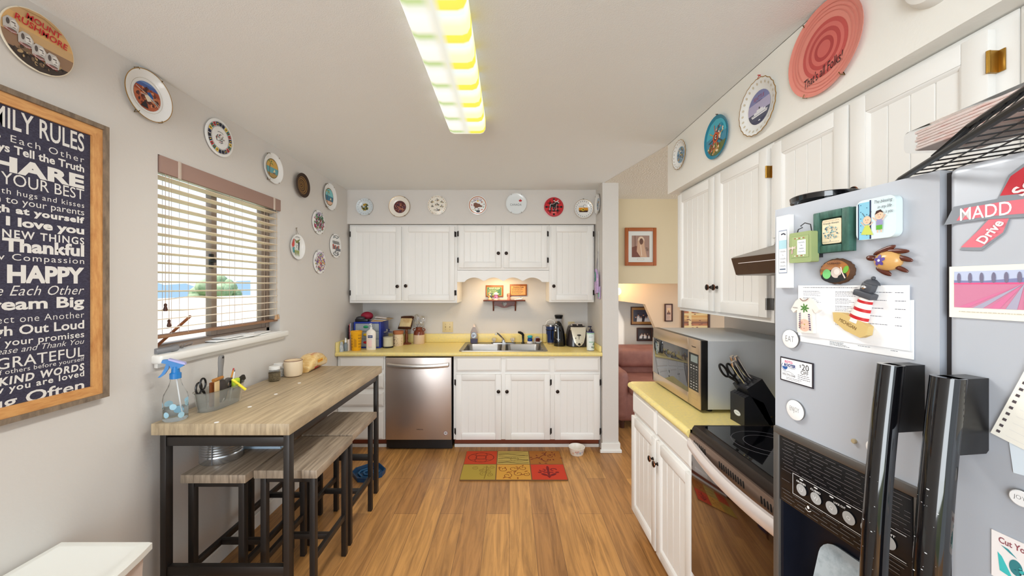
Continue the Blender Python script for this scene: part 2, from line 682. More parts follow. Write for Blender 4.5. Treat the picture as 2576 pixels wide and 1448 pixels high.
# left wall with the window opening
WY0, WY1, WZ0, WZ1 = 1.662, 2.545, 1.19, 2.095
bm = new()
box(bm, XL - 0.14, XL, -2.4, WY0, 0, ZC)
box(bm, XL - 0.14, XL, WY1, 4.13, 0, ZC)
box(bm, XL - 0.14, XL, WY0, WY1, 0, WZ0)
box(bm, XL - 0.14, XL, WY0, WY1, WZ1, ZC)
struct('wall_left', bm, WALL)
bm = new(); box(bm, XL, 0.99, YB, YB + 0.14, 0, ZC)
struct('wall_back', bm, WALL)
bm = new(); box(bm, 0.845, 0.99, 3.35, YB, 0, ZC)
struct('wall_stub', bm, WALL)
bm = new(); box(bm, XR, XR + 0.12, -0.6, 2.44, 0, ZC)
struct('wall_right', bm, WALL)
bm = new(); box(bm, XL, 0.845, 3.605, YB, 2.108, ZC)
struct('wall_soffit_back', bm, WALL)
bm = new(); box(bm, 1.055, XR, -0.6, 2.46, 2.112, ZC)
struct('wall_soffit_right', bm, M('soffit_paint', (237, 235, 229), 0.6, bump=(90, 0.1, 0.004)))
# beyond the doorway: cream wall hanging over the stair opening, stair bulkhead, far white wall
bm = new(); box(bm, 0.99, 3.6, 3.97, 4.09, 1.53, ZC)
struct('wall_header', bm, CREAM)
bm = new(); box(bm, 0.99, 3.6, 4.78, 4.9, 0, 2.44)
struct('wall_far', bm, WALL)
bm = new()
P = [onY(u, v, 4.5) for u, v in ((1520, 752), (1623, 765), (1649, 825), (1690, 915))]
prism(bm, [(p.x, p.z) for p in P] + [(2.05, 0.3), (3.55, 0.3), (3.55, 2.3), (P[0].x, 2.3)], 4.5, 4.58, 'XZ')
struct('wall_stair_bulkhead', bm, M('peach_paint', (222, 196, 168), 0.6))
# baseboards
bm = new(); box(bm, XL, XL + 0.012, -0.9, 3.4, 0, 0.085, 0.004)
struct('baseboard_left', bm, TRIMW)
bm = new(); box(bm, 1.0, 3.5, 4.765, 4.78, 0, 0.085, 0.004)
struct('baseboard_far', bm, TRIMW)
bm = new()
def mould(x0, x1, y0, y1):
    box(bm, x0, x1, y0, y1, 0, 0.085, 0.004); box(bm, x0 - 0.012, x1 + 0.012, y0 - 0.012, y1, 0, 0.028, 0.006)
mould(0.832, 1.003, 3.336, 3.352)
box(bm, 0.99, 1.004, 3.35, 4.0, 0, 0.085, 0.004)
box(bm, 0.99, 1.014, 3.35, 4.0, 0, 0.028, 0.006)
struct('baseboard_stub', bm, TRIMW)
# window: vinyl frame with a sliding sash, stool (sill) below
bm = new()
TAN = M('tan_vinyl', (150, 134, 122), 0.5)
xo = XL - 0.115
for y0, y1, z0, z1 in ((WY0, WY0 + 0.035, WZ0, WZ1), (WY1 - 0.035, WY1, WZ0, WZ1), (WY0, WY1, WZ0, WZ0 + 0.035), (WY0, WY1, WZ1 - 0.035, WZ1)):
    box(bm, xo - 0.02, xo + 0.045, y0, y1, z0, z1, 0.004)
win = struct('window_1', bm, TAN)
bm = new()
for y0, y1, z0, z1 in ((2.055, 2.095, WZ0 + 0.035, WZ1 - 0.035), (2.47, 2.51, WZ0 + 0.035, WZ1 - 0.035), (2.095, 2.47, WZ0 + 0.035, WZ0 + 0.07), (2.095, 2.47, WZ1 - 0.07, WZ1 - 0.035)):
    box(bm, xo + 0.005, xo + 0.04, y0, y1, z0, z1, 0.004)
obj('sash', bm, TAN, win)
bm = new()
box(bm, xo + 0.038, xo + 0.052, 2.035, 2.06, 1.60, 1.68, 0.004); box(bm, xo + 0.05, xo + 0.075, 2.02, 2.05, 1.63, 1.65, 0.006)
obj('latch', bm, BLACK, win)
bm = new()
box(bm, xo + 0.010, xo + 0.014, WY0 + 0.03, WY1 - 0.03, WZ0 + 0.03, WZ1 - 0.03)
obj('pane', bm, M('window_glass', (250, 252, 255), 0.0, trans=1.0, ior=1.02), win)
bm = new()
box(bm, XL - 0.12, XL + 0.045, WY0 - 0.03, WY1 + 0.035, WZ0 - 0.035, WZ0 + 0.004, 0.01, seg=3)
box(bm, XL, XL + 0.018, WY0 - 0.02, WY1 + 0.02, WZ0 - 0.055, WZ0 - 0.03, 0.004)
obj('window_sill', bm, TRIMW, win)

# outside: ground, hill ridge, neighbour's wall and roofs, shrubs
bm = new(); box(bm, -60, -2.2, -20, 60, -3.1, -3.0)
tag(obj('ground_outside', bm, M('dry_grass', (150, 150, 110), 0.9, vary=(0.6, (110, 124, 84), 0.4, 0.6, (1, 1, 1)))), 'dry ground far below the window', 'ground', kind='structure')
bm = new()
pts = [(-10 + 5 * i, 2.0 + 1.4 * math.sin(i * 0.9) + 0.9 * math.sin(i * 2.1 + 1)) for i in range(23)]
prism(bm, [(-10, -3)] + pts + [(100, -3)], -78, -70, 'YZ')
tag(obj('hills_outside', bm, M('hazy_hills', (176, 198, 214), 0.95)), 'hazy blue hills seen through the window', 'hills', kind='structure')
bm = new()
box(bm, -13, -9.5, 6, 26, -3, -0.05)
nb = thing('neighbour_house', 'low white neighbouring house with tan roof outside the window', 'house', (0, 0, 0))
obj('house_wall', bm, M('stucco', (232, 228, 220), 0.8), nb)
bm = new()
prism(bm, [(-13.6, -0.05), (-11.2, 1.12), (-8.9, -0.05)], 5.6, 26.4, 'XZ')
obj('roof', bm, M('tan_shingle', (226, 206, 192), 0.9, vary=(3, (206, 184, 170), 0.4, 0.6, (1, 1, 4))), nb)
for i, (x, y, z, r, lb) in enumerate(((-34, 20, -.4, 1.5, 'round green tree left of the roof outside the window'), (-30, 38, .2, 2.2, 'taller green tree right of the roof outside the window'))):
    bm = new()
    for k in range(40):
        a, b = RND.random() * 2 * PI, RND.random() * PI
        ball(bm, (x + r * 0.75 * math.sin(b) * math.cos(a), y + r * 0.75 * math.sin(b) * math.sin(a), z + r * 0.8 * math.cos(b)), r * (0.2 + 0.2 * RND.random()), 8)
    cyl(bm, (x, y, -3), (x, y, z), 0.25, 0.15, 8, 1)
    tag(obj('tree', bm, [M('leaf_green', (156, 170, 136), 0.9, vary=(2, (130, 150, 116), 0.4, 0.6, (1, 1, 1))), DKWOOD]), lb, 'tree', 'trees outside the window')

# ================================================================== CABINET BUILDING
def knob(parent, x, z, y=-0.02):
    bm = new()
    mt = Matrix.Translation((x, y, z)) @ Matrix.Rotation(PI / 2, 4, 'X')
    lathe(bm, [(0, 0), (0.009, 0), (0.008, 0.003), (0.005, 0.006), (0.005, 0.013), (0.014, 0.017), (0.0165, 0.021), (0.0155, 0.024), (0.012, 0.0262), (0.006, 0.0275), (0, 0.028)], 24, 0, mt, mis=[0, 0, 0, 0, 0, 0, 1, 0, 0, 0])
    return obj('knob', bm, [KNOB, COPPER], parent)

def hinge(parent, x, z, m=None, y=-0.02, hgt=0.05, side=1):
    bm = new()
    cyl(bm, (x, y - 0.003, z - hgt / 2), (x, y - 0.003, z + hgt / 2), 0.0042, None, 10)
    box(bm, min(x, x + side * 0.014), max(x, x + side * 0.014), y + 0.0165, y + 0.0195, z - hgt / 2, z + hgt / 2, 0.001)
    box(bm, x - 0.003, x + 0.003, y - 0.001, y + 0.018, z - hgt / 2, z + hgt / 2)
    return obj('hinge', bm, m or HINGE, parent)

def beaded_door(parent, x0, x1, z0, z1, kn=None, hg=None, hz=None, hm=None, st=0.052, t=0.02, label=None):
    """frame-and-panel door: stiles, rails, stepped moulding, beadboard panel with vertical grooves; front face at y=-t"""
    bm = new()
    b = 0.003
    box(bm, x0, x0 + st, -t, 0, z0, z1, b); box(bm, x1 - st, x1, -t, 0, z0, z1, b)
    box(bm, x0 + st, x1 - st, -t, 0, z0, z0 + st, b); box(bm, x0 + st, x1 - st, -t, 0, z1 - st, z1, b)
    a0, a1, c0, c1 = x0 + st, x1 - st, z0 + st, z1 - st
    q = 0.011
    # sloped moulding around the panel
    for (p0, p1) in (((a0, c0), (a0, c1)), ((a1, c0), (a1, c1)), ((a0, c0), (a1, c0)), ((a0, c1), (a1, c1))):
        if p0[0] == p1[0]:
            s = 1 if p0[0] == a0 else -1
            xs = sorted((p0[0], p0[0] + s * q))
            prism(bm, [(p0[0], -t + 0.002), (p0[0] + s * q * 0.5, -t + 0.0035), (p0[0] + s * q, -t + 0.0105), (p0[0], -t + 0.0105)], c0, c1, 'XY')
        else:
            s = 1 if p0[1] == c0 else -1
            prism(bm, [(-t + 0.002, p0[1]), (-t + 0.0035, p0[1] + s * q * 0.5), (-t + 0.0105, p0[1] + s * q), (-t + 0.0105, p0[1])], a0, a1, 'YZ')
    n = max(3, round((a1 - a0) / 0.062))
    g = 0.0016
    wd = (a1 - a0) / n
    for i in range(n):
        box(bm, a0 + i * wd + g * (i > 0), a0 + (i + 1) * wd - g * (i < n - 1), -t + 0.009, -0.004, c0, c1, 0.0012, seg=1)
    box(bm, a0, a1, -0.008, -0.003, c0, c1)
    d = obj('door', bm, WHITE, parent, label=label)
    if kn:
        knob(d, kn[0], kn[1], -t)
    if hg:
        hz = hz or (z0 + 0.075, z1 - 0.075)
        for z in hz:
            hinge(d, (x0 - 0.003) if hg == 'L' else (x1 + 0.003), z, hm, -t, side=-1 if hg == 'L' else 1)
    return d

def drawer_front(parent, x0, x1, z0, z1, kn=None):
    bm = new()
    box(bm, x0, x1, -0.012, 0, z0, z1, 0.002)
    q = 0.017
    A = [(x0 + 0.004, z0 + 0.004), (x1 - 0.004, z0 + 0.004), (x1 - 0.004, z1 - 0.004), (x0 + 0.004, z1 - 0.004)]
    B = [(x0 + q, z0 + q), (x1 - q, z0 + q), (x1 - q, z1 - q), (x0 + q, z1 - q)]
    loft(bm, [[(x, -0.012, z) for x, z in A], [(x, -0.0185, z) for x, z in B], [(x, -0.0185, z) for x, z in [(x0 + q + .004, z0 + q + .004), (x1 - q - .004, z0 + q + .004), (x1 - q - .004, z1 - q - .004), (x0 + q + .004, z1 - q - .004)]]])
    d = obj('drawer', bm, WHITE, parent, 25)
    if kn:
        knob(d, kn[0], kn[1], -0.0185)
    return d

def carcass(parent, x0, x1, dep, z0, z1, name='body', mats=None, top_open=False):
    bm = new()
    if top_open:
        box(bm, x0, x1, 0, 0.018, z0, z1, 0.0025)
        for p in ((x0, x0 + .016), (x1 - .016, x1)):
            box(bm, p[0], p[1], 0.018, dep, z0, z1)
        box(bm, x0 + .016, x1 - .016, 0.018, dep, z0, z0 + .016)
    else:
        box(bm, x0, x1, 0, dep, z0, z1, 0.0025)
    return obj(name, bm, mats or WHITE, parent)

# ------------------------------------------------------------------ back run, base (face frames at Y=3.395)
YF = 3.395
c = thing('base_cabinet', 'white base cabinet with three drawer fronts and three doors under the sink', 'cabinet', (0, YF, 0))
carcass(c, -0.511, 0.838, 0.575, 0.095, 0.862, top_open=True)
for x0, x1 in ((-0.487, -0.073), (-0.036, 0.373), (0.415, 0.826)):
    drawer_front(c, x0, x1, 0.722, 0.848)
beaded_door(c, -0.487, -0.073, 0.100, 0.697, (-0.098, 0.545), 'L')
beaded_door(c, -0.036, 0.373, 0.100, 0.697, (-0.024 + 0.003, 0.545), 'R')
beaded_door(c, 0.415, 0.826, 0.100, 0.697, (0.439, 0.545), 'R')
bm = new(); box(bm, -0.511, 0.838, 0.07, 0.09, 0.03, 0.095); obj('toe_kick', bm, M('red_brown_toe', (128, 62, 36), 0.6), c, label='bare red-brown wood toe kick')
bm = new(); box(bm, -0.511, 0.838, 0.055, 0.07, 0.0, 0.03, 0.004); obj('shoe_moulding', bm, TRIMW, c)
c = thing('base_cabinet', 'white base cabinet of four drawers in the corner left of the dishwasher', 'cabinet', (0, YF, 0))
carcass(c, -1.575, -1.137, 0.575, 0.095, 0.862)
for z0, z1 in ((0.742, 0.852), (0.568, 0.70), (0.405, 0.535), (0.10, 0.368)):
    drawer_front(c, -1.555, -1.15, z0, z1)
bm = new(); box(bm, -1.575, -1.137, 0.07, 0.09, 0.03, 0.095); obj('toe_kick', bm, M('red_brown_toe'), c, label='bare red-brown wood toe kick')
bm = new(); box(bm, -1.56, -1.137, 0.055, 0.07, 0.0, 0.03, 0.004); obj('shoe_moulding', bm, TRIMW, c)

# dishwasher
d = thing('dishwasher', 'stainless steel dishwasher with a bowed bar handle under the yellow counter', 'dishwasher', (-0.826, YF, 0))
bm = new(); box(bm, -0.30, 0.30, 0.0, 0.55, 0.02, 0.853); obj('tub', bm, BLACK, d)
bm = new(); box(bm, -0.299, 0.299, -0.028, -0.001, 0.103, 0.852, 0.004); obj('door', bm, STEELD, d)
bm = new()
pts = []
for i in range(13):
    t = i / 12 * 2 - 1
    pts.append((0.275 * t, -0.058 - 0.012 * (1 - t * t), 0.79 - 0.014 * (1 - t * t) + 0.0))
loft(bm, [[Vector(p) + Vector(q) for q in ((0, -.006, -.018), (0, -.010, -.008), (0, -.010, .008), (0, -.006, .018), (0, .004, .018), (0, .004, -.018))] for p in pts])
box(bm, -0.279, -0.262, -0.06, -0.027, 0.773, 0.807, 0.003); box(bm, 0.262, 0.279, -0.06, -0.027, 0.773, 0.807, 0.003)
obj('handle', bm, M('bright_steel', (206, 200, 194), 0.28, 0.9), d)
bm = new(); box(bm, -0.29, 0.30, 0.035, 0.05, 0.0, 0.10); obj('kick_plate', bm, BLACK, d)
a = Art(); a.text('WHIRLPOOL', 0, 0, 0.062, 0.010, (70, 62, 60), 0.03)
e = a.build('lettering', d, rough=0.4); e.matrix_local = Matrix.Translation((0.012, -0.0285, 0.198)) @ Matrix.Rotation(PI / 2, 4, 'X')
a = Art(); a.ell(0, 0, 0.021, 0.021, (208, 204, 202)); a.up(); a.ring(0, 0, 0.017, 0.0205, (120, 50, 66)); a.text('GC', 0, 0, 0.02, 0.013, (40, 30, 50), 0.04)
e = a.build('round_sticker', d); e.matrix_local = Matrix.Translation((0.247, -0.0285, 0.165)) @ Matrix.Rotation(PI / 2, 4, 'X')

# countertop with splashes
bm = new()
c = thing('countertop', 'yellow laminate countertop with backsplash along the back wall', 'countertop', (0, 0, 0))
SX0, SX1, SY0, SY1 = -0.455, 0.345, 3.425, 3.915          # sink cut-out
ZT = 0.90
for x0, x1, y0, y1 in ((-1.578, SX0, 3.36, 3.985), (SX1, 0.843, 3.36, 3.985), (SX0, SX1, 3.36, SY0), (SX0, SX1, SY1, 3.985)):
    box(bm, x0, x1, y0, y1, 0.864, ZT)
cyl(bm, (-1.578, 3.362, 0.882), (0.843, 3.362, 0.882), 0.018, None, 20)
obj('worktop', bm, LAM, c)
bm = new(); box(bm, -1.56, 0.843, 3.967, 3.987, ZT, 0.992, 0.006); obj('backsplash', bm, LAM, c)
bm = new(); box(bm, -1.578, -1.558, 3.352, 3.987, 0.864, 0.992, 0.004); obj('side_splash', bm, LAM, c)
bm = new(); box(bm, 0.823, 0.8435, 3.37, 3.967, ZT, 0.955, 0.006); obj('side_splash', bm, LAM, c)

# sink, a thin pressed steel shell with two bowls
s = thing('kitchen_sink', 'double bowl stainless steel drop-in sink in the yellow counter', 'sink', (-0.055, 3.675, ZT))
STS = M('sink_steel', (150, 146, 142), 0.3, 0.95)
bm = new()
ow, od = 0.412, 0.268
def bowl_ring(cx, hw, y0, y1, r, z, n=6): return [(x, y, z) for x, y in rrect(cx - hw, y0, cx + hw, y1, r, n)]
outer = rrect(-ow, -od, ow, od, 0.03, 6)
loft(bm, [[(x, y, 0.0008) for x, y in outer], [(x * 0.998, y * 0.998, 0.006) for x, y in outer], [(x * 0.985, y * 0.98, 0.006) for x, y in outer], [(x * 0.975, y * 0.965, 0.003) for x, y in outer]], cap=False)
# deck faces around the bowls
by0, by1 = -0.222, 0.160
hw = 0.178
for x0, x1, y0, y1 in ((-0.402, 0.402, -0.259, by0 + 0.001), (-0.402, 0.402, by1 - 0.001, 0.259), (-0.402, -0.195 - hw, by0, by1), (0.195 + hw, 0.402, by0, by1), (-0.195 + hw, 0.195 - hw, by0, by1)):
    box(bm, x0, x1, y0, y1, 0.001, 0.0034)
obj('rim', bm, STS, s)
for cx in (-0.195, 0.195):
    bm = new()
    lv = [(0, 0.0034, 0.05), (0.004, -0.004, 0.05), (0.010, -0.09, 0.05), (0.02, -0.15, 0.05), (0.05, -0.172, 0.045), (0.12, -0.176, 0.03)]
    loft(bm, [bowl_ring(cx, hw - q, by0 + q, by1 - q, max(r - q * 0.2, 0.01), z) for q, z, r in lv], cap=False)
    f = bm.faces.new([bm.verts.new(p) for p in bowl_ring(cx, hw - 0.12, by0 + 0.12, by1 - 0.12, 0.02, -0.176)])
    o = obj('basin', bm, STS, s)
    bm = new(); lathe(bm, [(0, 0.001), (0.03, 0.001), (0.042, 0.004), (0.044, 0)], 24, 0, Matrix.Translation((cx, -0.02, -0.176)))
    obj('drain', bm, CHROME, o)
# faucet on the sink deck
f = thing('faucet', 'low chrome faucet with two clear knobs behind the sink', 'faucet', (-0.062, 3.885, ZT + 0.0036))
bm = new(); prism(bm, rrect(-0.128, -0.026, 0.128, 0.026, 0.025), 0, 0.014, 'XY'); lathe(bm, [(0.022, 0.012), (0.018, 0.03), (0.015, 0.04)], 20); obj('base', bm, CHROME, f)
bm = new(); tube(bm, [(0, 0, 0.025), (-0.004, -0.01, 0.05), (-0.03, -0.05, 0.085), (-0.055, -0.095, 0.115), (-0.066, -0.115, 0.12), (-0.072, -0.124, 0.112), (-0.073, -0.126, 0.10)], [.013, .012, .011, .0105, .010, .010, .0105], 14); obj('spout', bm, CHROME, f)
for x in (-0.098, 0.098):
    bm = new(); lathe(bm, [(0, 0.013), (0.014, 0.013), (0.012, 0.02), (0.022, 0.027), (0.024, 0.045), (0.018, 0.057), (0, 0.058)], 8, 0, Matrix.Translation((x, 0, 0)), mis=[1, 1, 0, 0, 0, 0]); obj('tap_knob', bm, [M('acrylic', (235, 232, 228), 0.05, trans=0.6, ior=1.3), CHROME], f)
sp = thing('sink_sprayer', 'black side sprayer standing right of the faucet', 'sprayer', (0.145, 3.885, ZT + 0.0036))
bm = new(); lathe(bm, [(0, 0), (0.018, 0), (0.018, 0.004), (0.014, 0.008), (0.009, 0.02), (0.011, 0.06), (0.013, 0.085), (0, 0.087)], 18); obj('base', bm, BLACK, sp)
bm = new(); tube(bm, [(0.004, 0, 0.08), (-0.008, -0.004, 0.1), (-0.028, -0.01, 0.112), (-0.052, -0.016, 0.118)], [.013, .014, .014, .010], 12); obj('spray_head', bm, BLACK, sp)

# ------------------------------------------------------------------ back run, uppers (face frames at Y=3.628)
YU = 3.628
DEP = YB - YU - 0.002
c = thing('wall_cabinet', 'white two-door upper cabinet left of the sink, full height', 'cabinet', (0, YU, 0))
carcass(c, -1.566, -0.511, DEP, 1.338, 2.103)
beaded_door(c, -1.548, -1.055, 1.362, 2.085, (-1.088, 1.5), 'L')
beaded_door(c, -1.037, -0.534, 1.362, 2.085, (-1.006, 1.505), 'R')
c = thing('wall_cabinet', 'short white two-door upper cabinet with scalloped valance above the sink', 'cabinet', (0, YU, 0))
carcass(c, -0.51, 0.392, DEP, 1.655, 2.103)
beaded_door(c, -0.494, -0.079, 1.682, 2.090, (-0.106, 1.822), 'L')
beaded_door(c, -0.055, 0.370, 1.682, 2.090, (-0.029, 1.822), 'R')
bm = new()
xs = [-0.51, -0.43]
poly = [(-0.51, 1.66), (-0.51, 1.543), (-0.44, 1.543)]
c0, c1, n = -0.44, 0.322, 4
wd = (c1 - c0) / n
for i in range(n):
    a0 = c0 + i * wd
    for k in range(1, 12):
        t = k / 12
        poly.append((a0 + wd * t, 1.545 + 0.042 * math.sin(PI * t) ** 0.75))
    poly.append((a0 + wd, 1.553 if i < n - 1 else 1.543))
poly += [(0.392, 1.543), (0.392, 1.66)]
prism(bm, poly, 0.0, 0.018, 'XZ')
obj('valance', bm, WHITE, c)
c = thing('wall_cabinet', 'narrow white one-door upper cabinet right of the sink', 'cabinet', (0, YU, 0))
carcass(c, 0.393, 0.832, DEP, 1.345, 2.103)
beaded_door(c, 0.408, 0.817, 1.365, 2.088, (0.433, 1.503), 'R')
ul = thing('under_cabinet_light', 'small warm strip light under the short cabinet above the sink', 'light', (-0.1, 3.76, 1.652))
bm = new(); box(bm, -0.16, 0.16, -0.035, 0.035, -0.02, 0, 0.004); obj('housing', bm, TRIMW, ul)
bm = new(); box(bm, -0.15, 0.15, -0.028, 0.028, -0.032, -0.0195, 0.006); obj('diffuser', bm, M('warm_glow', (255, 230, 190), 0.5, emis=(255, 214, 150), es=6), ul)
lamp('under_cabinet_glow', 'AREA', (-0.1, 3.76, 1.615), 2.3, (1.0, 0.72, 0.40), (0, 0, 0), 0.26, 0.05)

# ------------------------------------------------------------------ right run: local -Y faces the room, local +X runs towards the viewer
def rr(x): return (x, 2.317, 0)
c = thing('base_cabinet', 'white base cabinet with two doors below the microwave', 'cabinet', (0.785, 2.317, 0), -PI / 2)
carcass(c, 0, 0.768, XR - 0.79, 0.095, 0.862)
drawer_front(c, 0.012, 0.372, 0.722, 0.848); drawer_front(c, 0.39, 0.756, 0.722, 0.848)
beaded_door(c, 0.0, 0.375, 0.108, 0.697, (0.352, 0.585), None)
beaded_door(c, 0.388, 0.758, 0.108, 0.697, (0.412, 0.585), None)
bm = new(); box(bm, 0.0, 0.768, 0.07, 0.09, 0.0, 0.095); obj('toe_kick', bm, M('red_brown_toe'), c)
c = thing('countertop', 'short yellow laminate countertop holding the microwave', 'countertop')
bm = new()
prism(bm, [(0.760, 1.552), (XR - 0.002, 1.552), (XR - 0.002, 2.335), (0.775, 2.335), (0.760, 2.32)], 0.864, ZT, 'XY')
cyl(bm, (0.762, 1.552, 0.882), (0.762, 2.322, 0.882), 0.018, None, 20)
obj('worktop', bm, LAM, c)
c = thing('wall_cabinet', 'white two-door upper cabinet above the microwave', 'cabinet', (1.113, 2.415, 0), -PI / 2)
carcass(c, 0, 0.862, XR - 1.115, 1.345, 2.108)
beaded_door(c, 0.014, 0.435, 1.366, 2.088, (0.41, 1.495), None)
beaded_door(c, 0.447, 0.845, 1.366, 2.088, (0.472, 1.495), 'R', (1.425, 1.985), SILV)
for ch in [x for x in c.children if x.name.startswith('door')]:
    hs = [h for h in ch.children if h.name.startswith('hinge')]
    if len(hs) == 2:
        hs[1].data.materials[0] = BRASS
c = thing('wall_cabinet', 'short white two-door upper cabinet over the range hood and fridge', 'cabinet', (1.113, 1.552, 0), -PI / 2)
carcass(c, 0, 0.745, XR - 1.115, 1.685, 2.108)
beaded_door(c, 0.014, 0.357, 1.70, 2.088, (0.325, 1.795), None)
beaded_door(c, 0.364, 0.708, 1.70, 2.088, (0.40, 1.795), 'R', (1.76, 2.01), BRASS)
c = thing('wall_cabinet', 'white upper cabinet at the ceiling edge above the fridge', 'cabinet', (1.113, 0.805, 0), -PI / 2)
carcass(c, 0, 0.80, XR - 1.115, 1.685, 2.108)
beaded_door(c, 0.03, 0.39, 1.70, 2.088, None, None)
beaded_door(c, 0.40, 0.77, 1.70, 2.088, None, None)

# ================================================================== BLIND
b = thing('window_blind', 'cream wooden slat blind with taupe valance over the window', 'blind', (0, 0, 0))
SLAT = M('cream_slat', (240, 226, 204), 0.5)
TAUPE = M('taupe_valance', (158, 128, 116), 0.55)
bm = new(); box(bm, XL - 0.004, XL + 0.010, WY0 + 0.003, WY1 - 0.003, 2.015, WZ1 - 0.003, 0.002); obj('valance', bm, TAUPE, b)
bm = new(); box(bm, XL - 0.065, XL - 0.008, WY0 + 0.006, WY1 - 0.006, 2.025, WZ1 - 0.006, 0.003); obj('headrail', bm, TRIMW, b)
for y in (1.76, 2.47):
    bm = new(); box(bm, XL + 0.009, XL + 0.014, y - 0.008, y + 0.008, 2.01, WZ1 - 0.002, 0.002); obj('valance_clip', bm, M('clear_clip', (200, 184, 170), 0.2), b)
for i in range(17):
    z = 2.003 - 0.0437 * i
    bm = new()
    n = 14
    rings = []
    for k in range(n + 1):
        y = WY0 + 0.008 + (WY1 - WY0 - 0.016) * k / n
        sag = 0.0
        if i in (13, 14):
            sag = (0.014 if i == 13 else -0.008) * math.sin(PI * min(1, k / 7)) ** 2 * (1 if k < 8 else 0)
        rings.append([(XL - 0.059, y, z - 0.002 + sag), (XL - 0.034, y, z + 0.0025 + sag), (XL - 0.008, y, z + 0.003 + sag), (XL - 0.008, y, z + 0.0002 + sag), (XL - 0.034, y, z - 0.0004 + sag), (XL - 0.059, y, z - 0.005 + sag)])
    loft(bm, rings)
    obj('slat', bm, SLAT, b)
bm = new(); box(bm, XL - 0.06, XL - 0.008, WY0 + 0.008, WY1 - 0.008, 1.262, 1.276, 0.003); obj('bottom_rail', bm, M('bare_wood_rail', (150, 112, 84), 0.5), b, label='darker bare wood bottom rail')
CORD = M('blind_cord', (190, 170, 150), 0.8)
for y in (1.74, 1.83, 2.10, 2.20, 2.40, 2.50):
    bm = new()
    cyl(bm, (XL - 0.009, y, 1.27), (XL - 0.009, y, 2.03), 0.0009, None, 6)
    cyl(bm, (XL - 0.058, y + 0.006, 1.27), (XL - 0.058, y + 0.006, 2.03), 0.0009, None, 6)
    obj('ladder_cord', bm, CORD, b)
for y, z in ((1.697, 1.42), (1.715, 1.345)):
    bm = new(); cyl(bm, (XL + 0.002, y, z), (XL + 0.002, y, 2.02), 0.0012, None, 6); pc = obj('pull_cord', bm, CORD, b)
    bm = new(); lathe(bm, [(0, 0), (0.007, 0.001), (0.0085, 0.008), (0.005, 0.022), (0.0065, 0.03), (0.003, 0.036), (0, 0.036)], 14, 0, Matrix.Translation((XL + 0.002, y, z - 0.034))); obj('tassel', bm, DKWOOD, pc)
bm = new(); cyl(bm, (XL + 0.004, 2.505, 1.30), (XL + 0.004, 2.505, 2.015), 0.0016, None, 6)
pc = obj('pull_cord', bm, CORD, b)
for k, y in enumerate((2.495, 2.515)):
    bm = new(); lathe(bm, [(0, 0), (0.009, 0.001), (0.01, 0.008), (0.006, 0.024), (0.004, 0.032), (0, 0.032)], 14, 0, Matrix.Translation((XL + 0.006, y, 1.275 + 0.003 * k))); obj('tassel', bm, M('pale_wood_tassel', (188, 150, 112), 0.5), pc)
st = thing('security_stick', 'brown wooden stick leaning across the lower window pane behind the blind', 'stick')
bm = new(); tube(bm, [(XL - 0.068, 1.705, 1.205), (XL - 0.085, 1.93, 1.345)], 0.007, 8); obj('rod', bm, OAK, st)

# clutter on the sill
pp = thing('paper_stack', 'loose white papers and envelopes piled on the window sill', 'papers', (XL - 0.03, 2.17, WZ0 + .0042))
for i, (dx, dy, a, z) in enumerate(((-.015, .08, .1, 0), (.0, -.05, -.14, .005), (.012, .15, .22, .010), (-.01, .0, .05, .015), (.015, .22, -.1, .0))):
    bm = new(); box(bm, -0.045, 0.045, -0.12, 0.12, z, z + 0.0045, 0.0004, mat=Matrix.Translation((dx, dy, 0)) @ Matrix.Rotation(a, 4, 'Z')); obj('sheet', bm, PAPER, pp)
fl_ = thing('flashlight', 'grey metal flashlight lying on the window sill at its near end', 'flashlight', (XL + 0.002, 1.70, WZ0 + 0.0207))
bm = new(); lathe(bm, [(0, -0.055), (0.011, -0.055), (0.0125, -0.05), (0.0125, 0.02), (0.016, 0.032), (0.016, 0.052), (0.0135, 0.053), (0.013, 0.048), (0, 0.047)], 20, 0, Matrix.Rotation(-PI / 2 + 0.0, 4, 'X'), mis=[0, 0, 0, 0, 0, 0, 1, 1]); obj('barrel', bm, [M('grey_metal', (150, 152, 158), 0.35, 0.7), BLACK], fl_)
gl = thing('folded_eyeglasses', 'folded wire eyeglasses on the sill beside the flashlight', 'glasses', (XL - 0.012, 1.80, WZ0 + .0042))
bm = new()
for s in (-1, 1):
    tube(bm, [(0.02 * math.cos(t) * 0.8, s * 0.03 + 0.023 * math.sin(t), 0.018 + 0.012 * math.cos(t)) for t in [2 * PI * i / 16 for i in range(16)]], 0.0012, 6, closed=True)
tube(bm, [(0.012, -0.008, 0.026), (0.012, 0.008, 0.026)], 0.0012, 6)
obj('rim', bm, M('grey_metal'), gl)
bm = new()
for s in (-1, 1):
    tube(bm, [(0.0, s * 0.052, 0.016), (-0.02, s * 0.01, 0.006 + 0.003 * (s > 0)), (-0.03, -s * 0.04, 0.002 + 0.003 * (s > 0))], 0.0014, 6)
obj('temple', bm, BLACK, gl)

